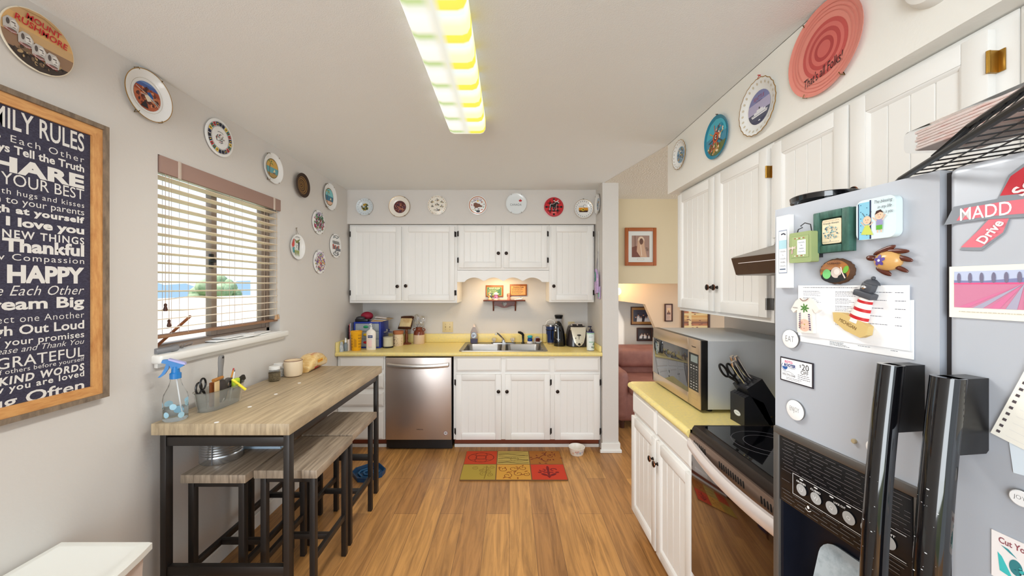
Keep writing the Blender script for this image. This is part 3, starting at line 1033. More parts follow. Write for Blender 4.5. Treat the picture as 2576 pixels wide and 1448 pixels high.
# ================================================================== FRAMED SIGN (text block on dark weave)
SGX = XL + 0.022
s = thing('framed_sign', 'tall navy family rules word sign in a weathered wood frame', 'sign', mat=frame((XL, 1.21, 1.595), (0, 1, 0), (0, 0, 1)))
hw, hh = 0.222, 0.52
fw = 0.052
bm = new(); box(bm, -hw + 0.03, hw - 0.03, -hh + 0.03, hh - 0.03, 0.002, 0.016)
obj('panel', bm, M('navy_weave', (46, 44, 62), 0.8, vary=(160, (66, 64, 84), 0.42, 0.62, (1, 3, 1)), bump=(300, 0.5, 0.002)), s)
WEATH = M('weathered_wood', (142, 124, 104), 0.75, vary=(7, (104, 90, 76), 0.35, 0.65, (8, 2, 3)))
PINE = M('pine_wood', (214, 160, 98), 0.5, vary=(6, (184, 122, 66), 0.4, 0.72, (12, 2.2, 3)))
PINEH = M('pine_wood_cross', (214, 160, 98), 0.5, vary=(6, (184, 122, 66), 0.4, 0.72, (2.2, 12, 3)))
for nm, poly, hz in (('stile', [(hw - fw, -hh + fw), (hw, -hh), (hw, hh), (hw - fw, hh - fw)], 0), ('stile', [(-hw, -hh), (-hw + fw, -hh + fw), (-hw + fw, hh - fw), (-hw, hh)], 0), ('rail', [(-hw, hh), (-hw + fw, hh - fw), (hw - fw, hh - fw), (hw, hh)], 1), ('rail', [(-hw, -hh), (hw, -hh), (hw - fw, -hh + fw), (-hw + fw, -hh + fw)], 1)):
    bm = new()
    def inset(p, k):
        return (p[0] - k * (1 if p[0] > 0 else -1), p[1] - k * (1 if p[1] > 0 else -1))
    outer = [abs(p[0]) > hw - 0.001 for p in poly]
    # outer grey edge board and the pine face inside it
    A = [p if o_ else (math.copysign(hw - 0.017, p[0]), math.copysign(hh - 0.017, p[1])) for p, o_ in zip(poly, outer)]
    prism(bm, A, 0.0, 0.032, 'XY', 1)
    Bp = [p if not o_ else (math.copysign(hw - 0.017, p[0]), math.copysign(hh - 0.017, p[1])) for p, o_ in zip(poly, outer)]
    prism(bm, Bp, 0.0, 0.024, 'XY', 0)
    obj(nm, bm, [PINEH if hz else PINE, WEATH], s)
LT = (222, 220, 216)
a = Art()
ox = -1.21
rows = [  # text, v of the line's middle at the right margin, height in px, bold, shear, spacing
    ('FAMILY RULES', 361, 45, .012, 0, 1.0), ('Help Each Other', 405, 20, -.004, .0, 1.25), ('Always Tell the Truth', 428, 24, .025, 0, 1), ('SHARE', 459, 34, .05, 0, 1.1),
    ('DO YOUR BEST', 490, 26, .0, 0, 1), ('Pay with hugs and kisses', 519, 16, .0, 0, 1.15), ('Listen to your parents', 537, 20, .0, 0, 1.0), ('Laugh at yourself', 557, 20, .045, 0, 1.1),
    ('Say I love you', 583, 26, .04, 0, 1.0), ('TRY NEW THINGS', 607, 18, .02, 0, 1.2), ('Be Thankful', 631, 30, .04, 0, 1.0), ('Show Compassion', 659, 19, .0, 0, 1.15), ('BE HAPPY', 693, 40, .045, 0, 1.0),
    ('Love Each Other', 729, 22, -.004, .35, 1.05), ('Dream Big', 762, 34, .03, 0, 1.0), ('Respect one Another', 793, 20, -.006, 0, 1.1), ('Laugh Out Loud', 818, 28, .02, 0, 1.0), ('Keep your promises', 842, 20, .01, 0, 1.05),
    ('Say Please and Thank You', 859, 17, -.004, .3, 1.0), ('BE GRATEFUL', 883, 24, .005, 0, 1.05), ('Think of others before yourself', 903, 13, .0, 0, 1.05), ('USE KIND WORDS', 921, 18, .035, .1, 1.2), ('Know you are loved', 940, 19, .02, 0, 1.15), ('Hug Often', 970, 34, .015, 0, 1.0)]
for tx, v, hpx, bo, sh, spc in rows:
    z = H - (v - CY) * 1.361 / F - 1.595
    a.text(tx, 0.0, z, 0.300, hpx * 1.361 / F, LT, bo, sh, spc)
a.build('lettering', s, 0.0164, rough=0.75)

# ================================================================== PLATES
def prof_z(r, kind):
    if kind == 'rim':
        ks = [(0, .006), (.67, .006), (.74, .010), (.97, .019), (1, .0195)]
    elif kind == 'coupe':
        ks = [(0, .009), (.86, .009), (.96, .0125), (1, .0145)]
    else:
        ks = [(0, .011), (.965, .011), (1, .010)]
    for (a0, z0), (a1, z1) in zip(ks, ks[1:]):
        if r <= a1:
            return z0 + (z1 - z0) * (r - a0) / (a1 - a0)
    return ks[-1][1]

def plate(label, m4, r, kind='rim', art=None, dish=None, rimcol=None, scallop=None, clips=True, loop=None, tilt=0.0, name='wall_plate', group=None, holes=False):
    t = thing(name, label, 'plate', mat=m4, group=group)
    dish = dish or PORC
    ks = {'rim': [0, .3, .67, .74, .82, .9, .97, 1.0], 'coupe': [0, .4, .86, .92, .96, 1.0], 'flat': [0, .5, .965, 1.0]}[kind]
    prof = [(k * r, prof_z(k, kind)) for k in ks]
    nfront = len(prof)
    ze = prof[-1][1]
    prof += [(r * 0.985, ze - 0.004), (r * 0.62, 0.0015), (0, 0.0)]
    mis = [0] * (nfront - 2) + [1] + [1] + [0, 0]
    rf = None
    if scallop:
        n, amp = scallop
        rf = lambda a, k: 1 + (amp * abs(math.cos(n * a / 2)) - amp / 2) * (1 if 6 <= k <= 8 else (0.5 if k == 5 else 0))
    bm = new()
    lathe(bm, prof, 72 if scallop else 48, 0, None, mis, rf)
    d = obj('dish', bm, [dish, rimcol or dish], t)
    if art:
        a = Art()
        art(a, r)
        a.build('printed_design', t, 0.0008, zf=lambda q: prof_z(min(q / r, 1.0), kind), rough=0.22, clip=r * 0.995)
    if clips:
        bm = new()
        for ang in ((60, 120, 240, 300) if clips is True else clips):
            q = math.radians(ang)
            c, s_ = math.cos(q), math.sin(q)
            tube(bm, [(r * 0.93 * c, r * 0.93 * s_, ze + 0.003), (r * 1.012 * c, r * 1.012 * s_, ze + 0.0035), (r * 1.02 * c, r * 1.02 * s_, 0.004), (r * 0.8 * c, r * 0.8 * s_, 0.0015)], 0.0014, 6)
        obj('hanger_clips', bm, WIRE, t)
    if loop:
        bm = new()
        h_, col = loop
        tube(bm, [(-r * 0.16, r * 0.97, ze * 0.6), (0, r + h_, 0.003), (r * 0.16, r * 0.97, ze * 0.6)], 0.0012, 6)
        cyl(bm, (0, r + h_ - 0.002, 0), (0, r + h_ - 0.002, 0.012), 0.0018, None, 8)
        obj('hanging_loop', bm, M('loop_%d' % col[0], col, 0.6), t)
    return t

# --- left wall
def art_monument(a, r):
    a.bands(0, 0, r * .965, [(-1, -.55, (60, 50, 46)), (-.55, -.1, (150, 120, 96)), (-.1, .2, (206, 170, 122)), (.2, .6, (222, 178, 116)), (.6, 1, (206, 168, 120))]); a.up()
    a.blobs(0, -.55 * r, .7 * r, .3 * r, [(70, 60, 54), (120, 98, 76), (40, 36, 34), (176, 150, 110)], 60, .06 * r); a.up()
    for i, (x, y, k) in enumerate(((-.72, .14, .2), (-.36, -.12, .2), (-.02, -.30, .2), (.34, -.40, .21))):
        x, y, k = x * r, y * r, k * r
        a.poly([(x - k, y - k), (x - k * 1.05, y + .3 * k), (x - .5 * k, y + 1.05 * k), (x + .4 * k, y + 1.0 * k), (x + .95 * k, y + .2 * k), (x + .8 * k, y - 1.1 * k), (x, y - 1.4 * k)], (196, 192, 188))
        a.up()
        a.ell(x + .3 * k, y + .05 * k, .45 * k, .7 * k, (226, 223, 218)); a.ell(x - .45 * k, y + .2 * k, .22 * k, .5 * k, (92, 84, 82)); a.up()
        a.ell(x + .2 * k, y + .3 * k, .3 * k, .08 * k, (70, 64, 64)); a.poly([(x + .35 * k, y + .25 * k), (x + .62 * k, y - .15 * k), (x + .3 * k, y - .2 * k)], (150, 144, 140)); a.ell(x + .3 * k, y - .5 * k, .24 * k, .06 * k, (84, 76, 76)); a.ell(x + .05 * k, y - .95 * k, .6 * k, .2 * k, (110, 100, 96))
        a.text('', 0, 0, .1, .1)
        for q in (0, 1):
            a.line([(x - .9 * k, y - (.9 + .28 * q) * k), (x + .6 * k, y - (1.1 + .28 * q) * k)], .06 * k, (196, 60, 60))
    a.up()
    a.line([(-.6 * r, .82 * r), (.1 * r, .86 * r), (.5 * r, .7 * r)], .02 * r, (150, 116, 60))
    a.text('MOUNT', .10 * r, .62 * r, .95 * r, .20 * r, (196, 36, 44), .018, .05, rot=-.10)
    a.text('RUSHMORE', .05 * r, .38 * r, 1.42 * r, .21 * r, (196, 36, 44), .018, .05, rot=-.12)
plate('large tan plate lettered MOUNT RUSHMORE over grey stone heads', frame((XL, 1.235, 2.313), (0, 1, 0), (0, 0, 1)), 0.099, 'flat', art_monument, M('ivory_glaze', (232, 222, 200), .2), clips=False)

def art_canyon(a, r):
    a.ring(0, 0, .655 * r, .668 * r, (196, 190, 176))
    a.ell(0, -.02 * r, .56 * r, .56 * r, (150, 84, 56)); a.up()
    a.bands(0, -.02 * r, .56 * r, [(.55, .8, (70, 96, 160)), (.8, 1, (96, 130, 190)), (.2, .55, (160, 72, 48)), (-.2, .2, (190, 110, 76)), (-1, -.2, (176, 92, 62))]); a.up()
    a.blobs(0, -.06 * r, .5 * r, .42 * r, [(186, 96, 62), (120, 58, 44), (70, 44, 44), (214, 140, 100), (92, 50, 48)], 90, .06 * r); a.up().up()
    a.poly([(-.05 * r, .12 * r), (.1 * r, .18 * r), (.22 * r, .02 * r), (.2 * r, -.12 * r), (.06 * r, -.02 * r)], (30, 92, 160)); a.poly([(-.15 * r, -.05 * r), (0, .03 * r), (.16 * r, -.16 * r), (-.02 * r, -.24 * r)], (226, 212, 190)); a.up()
    a.line([(-.5 * r, .2 * r), (0, .02 * r), (.5 * r, -.22 * r)], .016 * r, (232, 226, 214)); a.line([(-.3 * r, -.02 * r), (0, .0 * r), (.3 * r, -.18 * r), (.46 * r, -.3 * r)], .02 * r, (236, 230, 220))
    a.poly([(-.3 * r, -.5 * r), (-.1 * r, -.2 * r), (.02 * r, -.52 * r)], (38, 30, 36))
plate('white gold-rimmed plate with a red canyon river picture, above the navy sign', frame((XL, 1.608, 2.328), (0, 1, 0), (0, 0, 1)), 0.107, 'rim', art_canyon, rimcol=GOLD)

def art_flags(a, r):
    n = 22
    pal = [(28, 34, 70), (186, 40, 48), (30, 110, 84), (226, 190, 60), (28, 34, 70), (30, 30, 36)]
    for i in range(n):
        a.ring(0, 0, .64 * r, .83 * r, pal[i % 6], 4, 2 * PI * i / n, 2 * PI * (i + .86) / n)
    a.up()
    for i in range(n):
        q = 2 * PI * (i + .4) / n
        a.ell(.735 * r * math.cos(q), .735 * r * math.sin(q), .05 * r, .035 * r, pal[(i * 5 + 3) % 6], 8, q)
    a.ring(0, 0, .60 * r, .615 * r, (70, 66, 78)); a.ring(0, 0, .85 * r, .862 * r, (70, 66, 78))
    a.blobs(0, -.05 * r, .34 * r, .28 * r, [(40, 40, 50), (150, 60, 60), (70, 110, 90), (80, 80, 100)], 46, .035 * r, .5)
    a.arc_marks(0, -.1 * r, .42 * r, .05 * r, (60, 60, 70), .9, 12)
plate('white plate with a ring of little signal flags, over the blind', frame((XL, 2.007, 2.305), (0, 1, 0), (0, 0, 1)), 0.0985, 'flat', art_flags, clips=False)

def art_beach(sky, sea, sand):
    def f(a, r):
        k = .60 * r
        a.ell(0, 0, k * 1.06, k * 1.1, (120, 104, 60)); a.up()
        a.bands(0, 0, k, [(-1, -.55, sand), (-.55, .1, sea), (.1, 1, sky)]); a.up()
        for i in range(7):
            y = -.5 + .09 * i
            a.line([(-.6 * k, y * k), (-.1 * k, (y + .05) * k), (.6 * k, y * k)], .02 * k, tuple(min(255, c + 30) for c in sea))
        a.line([(-.55 * k, -.8 * k), (-.5 * k, 0), (-.35 * k, .55 * k)], .09 * k, (96, 70, 40)); a.up()
        for q in range(7):
            an = 2.9 - q * .62
            a.poly([(-.35 * k, .55 * k), (-.35 * k + .32 * k * math.cos(an) - .05 * k * math.sin(an), .6 * k + .3 * k * math.sin(an)), (-.35 * k + .58 * k * math.cos(an), .42 * k + .42 * k * math.sin(an))], (70, 120, 70) if q % 2 else (190, 178, 90))
        a.poly([(.1 * k, -.4 * k), (.5 * k, -.3 * k), (.35 * k, .0 * k)], (236, 220, 170)); a.poly([(0, -.46 * k), (.55 * k, -.42 * k), (.45 * k, -.55 * k), (.1 * k, -.56 * k)], (120, 84, 50))
    return f
plate('white plate with an amber sunset palm beach oval, by the blind corner', frame((XL, 2.457, 2.283), (0, 1, 0), (0, 0, 1)), 0.098, 'rim', art_beach((208, 168, 84), (92, 160, 170), (170, 140, 84)), )

# woven basket plate: dark coiled rings
bk = thing('basket_plate', 'dark brown coiled woven basket hung on the wall among the plates', 'basket', mat=frame((XL, 2.79, 2.262), (0, 1, 0), (0, 0, 1)))
bm = new()
n = 15
prev = 0
for i in range(n):
    rr_ = 0.004 + 0.0059 * i
    lathe(bm, [(rr_ + 0.0042 * math.cos(q), 0.008 + 0.02 * (rr_ / 0.09) ** 2 + 0.0042 * math.sin(q)) for q in [2 * PI * k / 8 for k in range(9)]], 40, 0 if i > 11 else (1, 0, 2, 1, 0)[i % 5])
obj('coil', bm, [M('dark_straw', (62, 46, 36), .8), M('gold_straw', (150, 112, 60), .8), M('tan_straw', (112, 84, 50), .8)], bk)

plate('round white plate with a turquoise palm lagoon picture, high in the corner', frame((XL, 3.235, 2.283), (0, 1, 0), (0, 0, 1)), 0.115, 'rim', art_beach((120, 200, 206), (34, 110, 140), (228, 180, 150)))

def art_jungle(pal, txt=None, tc=(90, 60, 130)):
    def f(a, r):
        a.blobs(0, -.05 * r, .92 * r, .84 * r, pal, 190, .11 * r); a.up().up()
        a.blobs(0, -.05 * r, .8 * r, .74 * r, [(24, 30, 30)] + pal, 80, .05 * r); a.up().up()
        if txt:
            a.arc_marks(0, 0, .80 * r, .14 * r, tc, 1.3, 10)
    return f
plate('plate crowded with green jungle leaves and magenta flowers, second lowest row', frame((XL, 3.05, 2.028), (0, 1, 0), (0, 0, 1)), 0.098, 'flat', art_jungle([(60, 110, 74), (36, 70, 56), (130, 160, 110), (170, 50, 80), (196, 140, 196), (230, 232, 230), (90, 140, 110)], True))
def art_parrot(a, r):
    a.poly([(-.62 * r, .55 * r), (-.35 * r, .62 * r), (-.3 * r, .1 * r), (-.5 * r, -.1 * r), (-.66 * r, .1 * r)], (206, 60, 50))
    a.poly([(-.56 * r, -.1 * r), (-.3 * r, .0), (-.32 * r, -.5 * r), (-.5 * r, -.45 * r)], (60, 150, 160))
    a.poly([(-.3 * r, .62 * r), (.0, .5 * r), (.4 * r, .68 * r), (.2 * r, .3 * r), (-.1 * r, .3 * r)], (120, 128, 70))
    a.ell(0, .02 * r, .3 * r, .42 * r, (206, 214, 206)); a.up()
    a.ell(0, .1 * r, .2 * r, .2 * r, (238, 240, 236)); a.poly([(.2 * r, .5 * r), (.42 * r, .4 * r), (.36 * r, -.3 * r), (.22 * r, -.2 * r)], (36, 36, 38)); a.up()
    a.ell(-.08 * r, .14 * r, .04 * r, .05 * r, (60, 60, 60)); a.ell(.08 * r, .14 * r, .04 * r, .05 * r, (60, 60, 60)); a.ell(0, 0, .07 * r, .05 * r, (80, 78, 74))
    for x0, x1 in ((-.34, -.1), (-.1, .12), (.1, .36)):
        a.poly([(x0 * r, -.25 * r), (x1 * r, -.3 * r), ((x0 + x1) / 2 * r, -.78 * r)], (150, 162, 84))
    a.arc_marks(0, 0, .8 * r, .08 * r, (60, 60, 66), .7, 9)
plate('white plate with red parrot, toucan and leaves hung by a cord', frame((XL, 2.737, 1.792), (0, 1, 0), (0, 0, 1)), 0.092, 'rim', art_parrot, clips=False, loop=(0.05, (110, 90, 60)))
plate('plate of yellow and purple fish and flowers, lowest of the wall cluster', frame((XL, 3.066, 1.703), (0, 1, 0), (0, 0, 1)), 0.097, 'flat', art_jungle([(214, 190, 90), (150, 110, 170), (90, 130, 120), (200, 90, 80), (236, 232, 226), (236, 232, 226), (120, 90, 150)], True, (150, 80, 160)))
def art_town(a, r):
    a.blobs(0, -.6 * r, .5 * r, .2 * r, [(60, 60, 66), (200, 200, 200)], 30, .06 * r)
    a.scribble(0, .28 * r, 1.2 * r, .34 * r, (60, 62, 70), 7)
    for i in range(6):
        a.rect((-.6 + .2 * i) * r, -.3 * r, (-.44 + .2 * i) * r, (-.05 + .06 * (i % 3)) * r, [(150, 60, 50), (70, 74, 84), (186, 90, 60)][i % 3])
    a.rect(-.1 * r, -.42 * r, .8 * r, -.2 * r, (96, 100, 108)); a.ell(-.5 * r, .0, .14 * r, .12 * r, (176, 70, 50))
    a.line(circ(0, 0, .86 * r, n=20, a0=1.0, a1=2.2), .04 * r, (50, 54, 60)); a.line([(-.5 * r, .6 * r), (-.2 * r, .75 * r), (.1 * r, .62 * r), (.4 * r, .74 * r)], .06 * r, (70, 90, 90))
    a.line(circ(0, 0, .82 * r, n=20, a0=4.0, a1=5.4), .05 * r, (40, 44, 50))
plate('white plate of harbour town houses under dark script, nearest the corner cabinets', frame((XL, 3.35, 1.867), (0, 1, 0), (0, 0, 1)), 0.108, 'flat', art_town)

# --- back soffit (face at Y=3.605)
def bp(u, v): return frame(onY(u, v, 3.605), (1, 0, 0), (0, 0, 1))
def art_yellowflowers(a, r):
    a.blobs(0, 0, .5 * r, .5 * r, [(196, 150, 40), (120, 110, 50), (70, 80, 50), (220, 190, 80), (40, 50, 40)], 70, .09 * r); a.up()
    for i in range(18):
        q = 2 * PI * i / 18
        a.ell(.82 * r * math.cos(q), .82 * r * math.sin(q), .05 * r, .03 * r, (150, 160, 172), 8, q)
plate('small blue-white plate with a yellow floral cluster, first on the soffit', bp(918.8, 520.8), .082, 'rim', art_yellowflowers, M('pale_blue_glaze', (212, 220, 224), .2))
def art_brown(a, r):
    a.ell(.02 * r, -.02 * r, .58 * r, .58 * r, (92, 48, 46)); a.up()
    a.blobs(.02 * r, -.02 * r, .56 * r, .56 * r, [(120, 62, 56), (70, 36, 40), (150, 92, 76), (50, 40, 56), (176, 120, 92), (96, 60, 76)], 120, .08 * r)
plate('cream plate with a dark maroon scenic disc, second on the soffit', bp(1006, 520), .103, 'rim', art_brown, M('cream_glaze', (236, 230, 218), .2), GOLD)
def art_cities(a, r):
    for i in range(26):
        q = 2 * PI * i / 26
        a.ell(.9 * r * math.cos(q), .9 * r * math.sin(q), .06 * r, .03 * r, [(176, 130, 90), (110, 120, 100), (196, 160, 120)][i % 3], 8, q + PI / 2)
    for x, y, w_ in ((0, .5, .3), (-.5, .3, .22), (.5, .28, .24), (0, .02, .26), (-.5, -.16, .24), (.5, -.16, .24), (0, -.52, .42)):
        a.blobs(x * r, y * r, w_ * r, .14 * r, [(90, 96, 110), (120, 136, 100), (186, 130, 90), (60, 66, 80), (200, 176, 120)], 16, .05 * r, .5)
        a.rect((x - .03) * r, (y + .02) * r, (x + .03) * r, (y + .2) * r, (110, 108, 112))
plate('cream plate of scattered small landmark sketches, third on the soffit', bp(1100, 516), .0935, 'flat', art_cities, M('cream_glaze'))
def art_island(a, r):
    a.ring(0, 0, .84 * r, .91 * r, (190, 112, 62))
    a.poly([(-.42 * r, .18 * r), (-.2 * r, .26 * r), (.05 * r, .14 * r), (.22 * r, .12 * r), (.3 * r, 0), (.52 * r, -.1 * r), (.46 * r, -.2 * r), (.1 * r, -.22 * r), (-.05 * r, -.32 * r), (-.2 * r, -.28 * r), (-.34 * r, -.48 * r), (-.3 * r, -.2 * r), (-.44 * r, -.1 * r)], (122, 82, 66))
    a.ell(.02 * r, .42 * r, .08 * r, .08 * r, (232, 186, 50))
    a.arc_text('REPUBLICA', 0, 0, .70 * r, .12 * r, (170, 70, 90), bold=.02); a.arc_text('DOMINICANA', 0, -.12 * r, .66 * r, .11 * r, (110, 80, 120), bold=.02)
    for x, y, c, k in ((-.62, .0, (190, 90, 120), .09), (-.58, .32, (60, 80, 90), .07), (.45, .3, (176, 96, 60), .1), (.68, .08, (60, 60, 70), .06), (.62, -.22, (90, 140, 80), .07), (.45, -.5, (196, 70, 60), .09), (-.2, -.55, (70, 130, 80), .08), (.05, -.66, (50, 50, 60), .22), (-.48, -.5, (214, 180, 70), .06), (.1, -.42, (110, 110, 130), .1)):
        a.ell(x * r, y * r, k * r, k * .55 * r, c, 10, x)
plate('plate with an orange ring and a brown island map, centre of the soffit', bp(1201.8, 516), .0925, 'flat', art_island, clips=False)
def art_canada(a, r):
    a.text('CANADA', -.05 * r, -.12 * r, 1.08 * r, .2 * r, (60, 66, 74), -.008, 0, 1.05)
    L = [(0, -.5), (.03, -.2), (.42, -.28), (.36, -.12), (.62, .1), (.5, .16), (.54, .38), (.34, .32), (.28, .42), (.12, .26), (.18, .62), (.08, .56), (0, .74)]
    pts = L + [(-x, y) for x, y in L[::-1][1:-1]]
    a.poly([(.38 * r + x * .27 * r, .24 * r + y * .27 * r) for x, y in pts], (196, 40, 44))
plate('plain white plate reading CANADA with a red maple leaf', bp(1299, 512), .1015, 'coupe', art_canada, M('blue_white_glaze', (226, 232, 234), .14, coat=.3))
def art_moose(a, r):
    a.ring(0, 0, .88 * r, .955 * r, (170, 50, 60))
    k = .19 * r
    for i in range(-5, 6):
        for j in range(-5, 6):
            x, y = i * k, j * k
            if math.hypot(x, y) < .78 * r and (i + j) % 2 == 0 and i % 2 == 0:
                a.rect(x - k / 2, y - k / 2, x + k / 2, y + k / 2, (24, 18, 20))
            elif math.hypot(x, y) < .78 * r and (i % 2 == 0 or j % 2 == 0):
                a.rect(x - k / 2, y - k / 2, x + k / 2, y + k / 2, (140, 24, 32))
    a.up()
    body = [(-.36, .14), (-.28, .26), (-.05, .26), (.1, .36), (.22, .52), (.3, .46), (.42, .46), (.5, .36), (.46, .3), (.3, .3), (.24, .12), (.2, -.02), (.24, -.3), (.16, -.3), (.1, -.06), (0, -.06), (-.02, -.3), (-.1, -.3), (-.12, -.02), (-.26, -.0), (-.34, -.3), (-.42, -.3), (-.36, 0)]
    a.poly([(x * 1.12 * r + .0 * r, y * 1.12 * r + .015 * r) for x, y in body], (232, 226, 224)); a.up()
    a.poly([(x * r, y * r + .02 * r) for x, y in body], (22, 20, 22))
    for s in (-1, 1):
        a.poly([(.22 * r, .5 * r), ((.22 + s * .22) * r, .74 * r), ((.22 + s * .28) * r, .66 * r), ((.22 + s * .18) * r, .6 * r), ((.22 + s * .06) * r, .48 * r)], (226, 222, 220))
    a.rect(-.3 * r, -.66 * r, .3 * r, -.5 * r, (206, 60, 60)); a.up(); a.lines_of_text(-.22 * r, -.60 * r, .44 * r, 1, .1, .035 * r, (236, 190, 180), .05)
plate('red and black plaid plate with a moose silhouette', bp(1393, 520.8), .0945, 'flat', art_moose, M('red_glaze', (206, 34, 42), .15, coat=.3), clips=False)
def art_field(a, r):
    k = .5 * r
    a.bands(0, -.05 * r, k, [(-.55, -.2, (60, 34, 20)), (-.2, .1, (206, 140, 40)), (.1, .42, (220, 150, 50))]); a.up()
    a.ell(-.05 * r, -.08 * r, .16 * r, .13 * r, (228, 200, 60)); a.up(); a.rect(-.12 * r, -.12 * r, .06 * r, -.02 * r, (60, 44, 24))
    a.line([(-.5 * r, .3 * r), (.0, .3 * r)], .03 * r, (90, 90, 96)); a.line(circ(.15 * r, .3 * r, .16 * r, n=12, a0=0, a1=5), .03 * r, (70, 74, 84))
    for i in range(22):
        q = 2 * PI * i / 22
        a.ell(.82 * r * math.cos(q), .82 * r * math.sin(q), .06 * r, .04 * r, (140, 138, 140), 8, q)
plate('scalloped white plate with a golden field picture, last on the soffit', bp(1467.4, 526), .092, 'rim', art_field, rimcol=GOLD, scallop=(22, .05), clips=False, loop=(.012, (60, 50, 44)))
# on the stub wall's side, facing into the kitchen
def art_small(a, r):
    a.ell(0, 0, .55 * r, .6 * r, (150, 170, 190)); a.up(); a.blobs(0, -.05 * r, .5 * r, .5 * r, [(170, 130, 90), (110, 140, 110), (210, 214, 216), (90, 110, 140)], 50, .08 * r)
plate('plate with a pale landscape oval on the side of the wall stub', frame((0.845, 3.487, 2.275), (0, -1, 0), (0, 0, 1)), .096, 'rim', art_small)

# --- right soffit (face at X=1.055)
def rp(Y, z): return frame((1.055, Y, z), (0, -1, 0), (0, 0, 1))
def art_lake(a, r):
    a.ell(0, 0, .56 * r, .56 * r, (120, 160, 190)); a.up(); a.blobs(0, 0, .54 * r, .54 * r, [(90, 120, 70), (196, 160, 100), (70, 110, 150), (220, 220, 214), (60, 80, 60)], 70, .07 * r)
    for i in range(20):
        q = 2 * PI * i / 20
        a.ell(.84 * r * math.cos(q), .84 * r * math.sin(q), .035 * r, .035 * r, (150, 140, 120), 8)
plate('small lacy-edged plate with a lake picture at the soffit end', rp(2.262, 2.305), .086, 'rim', art_lake, rimcol=GOLD, scallop=(20, .08), clips=False)
def art_spinner(a, r):
    a.bands(0, 0, r * .85, [(-1, -.4, (96, 110, 60)), (-.4, .1, (60, 140, 170)), (.1, 1, (64, 176, 200))]); a.up()
    a.blobs(-.2 * r, -.45 * r, .6 * r, .35 * r, [(96, 110, 56), (186, 130, 60), (226, 206, 170), (150, 60, 50), (50, 76, 46)], 60, .09 * r)
    a.blobs(.3 * r, .2 * r, .4 * r, .4 * r, [(40, 90, 130), (190, 70, 60), (230, 214, 190), (40, 150, 180)], 40, .08 * r); a.up().up()
    for q in range(8):
        an = 2 * PI * q / 8 + .2
        a.line([(.12 * r * math.cos(an), .12 * r * math.sin(an)), (.62 * r * math.cos(an), .62 * r * math.sin(an))], .05 * r, [(190, 160, 90), (70, 60, 50), (200, 90, 50)][q % 3])
    a.up(); a.ell(0, 0, .24 * r, .24 * r, (206, 84, 40)); a.up(); a.ell(0, 0, .15 * r, .15 * r, (90, 40, 30)); a.up(); a.text('C', 0, 0, .13 * r, .18 * r, (236, 226, 210), .05)
plate('bright turquoise painted plate with an orange wheel at its middle', rp(1.868, 2.253), .106, 'coupe', art_spinner, M('teal_glaze', (30, 130, 160), .2), clips=False, loop=(.012, (60, 60, 60)))
def art_ferry(a, r):
    for i in range(24):
        q = 2 * PI * i / 24
        a.ell(.84 * r * math.cos(q), .84 * r * math.sin(q), .05 * r, .045 * r, (206, 196, 176), 8, q)
    k = .60 * r
    a.ell(0, 0, k, k * 1.0, (150, 156, 190)); a.up()
    a.bands(0, 0, k, [(-1, -.72, (66, 70, 96)), (-.72, -.25, (80, 84, 106)), (-.25, .35, (176, 170, 200)), (.35, 1, (126, 130, 176))]); a.up()
    a.text('SEATTLE', 0, .60 * k, .95 * k, .22 * k, (150, 60, 70), .0, 0, 1.05); a.text('Washington', 0, .38 * k, .6 * k, .13 * k, (110, 80, 110), 0, .3)
    a.poly([(-.7 * k, -.35 * k), (.78 * k, -.35 * k), (.7 * k, -.5 * k), (-.6 * k, -.5 * k)], (232, 232, 236)); a.rect(-.45 * k, -.35 * k, .6 * k, -.22 * k, (220, 222, 230)); a.rect(-.2 * k, -.22 * k, .35 * k, -.12 * k, (226, 226, 232)); a.up()
    a.rect(-.6 * k, -.42 * k, .7 * k, -.39 * k, (70, 90, 120)); a.rect(.0, -.12 * k, .1 * k, .0 * k, (60, 60, 70)); a.ell(.05 * k, -.8 * k, .1 * k, .04 * k, (210, 212, 220))
plate('large white gold-edged plate lettered SEATTLE with a ferry, hung by red string', rp(1.552, 2.252), .114, 'rim', art_ferry, rimcol=GOLD, scallop=(24, .05), clips=False, loop=(.022, (190, 40, 40)))
def art_pink(a, r):
    for i, c in enumerate(((196, 84, 80), (214, 112, 104), (186, 74, 72), (212, 108, 100), (176, 66, 66), (206, 100, 94))):
        q = (.60 - .085 * i) * r
        a.ell(.03 * r, -.02 * r, q, q, c, 40); a.up()
    a.text("That's all Folks!", .0, -.50 * r, 1.05 * r, .22 * r, (50, 30, 36), .0, .35, 1.0, rot=.12)
    for q in (.72, .80, .88):
        a.ring(0, 0, q * r, (q + .012) * r, (212, 124, 112))
plate('very large pink plate with red concentric rings at the ceiling edge', rp(1.232, 2.292), .146, 'coupe', art_pink, M('pink_glaze', (226, 140, 126), .2, coat=.3))
sd = thing('smoke_detector', 'round white smoke detector on the soffit nearest the ceiling corner', 'smoke detector', mat=rp(.905, 2.262))
bm = new(); lathe(bm, [(0, .034), (.035, .034), (.058, .028), (.066, .012), (.068, 0), (0, 0)], 36); obj('cover', bm, TRIMW, sd)
bm = new(); lathe(bm, [(.038, .0335), (.0385, .0355), (.042, .035), (.043, .032)], 36); obj('vent_ring', bm, M('grey_plastic', (150, 150, 150), .5), sd)

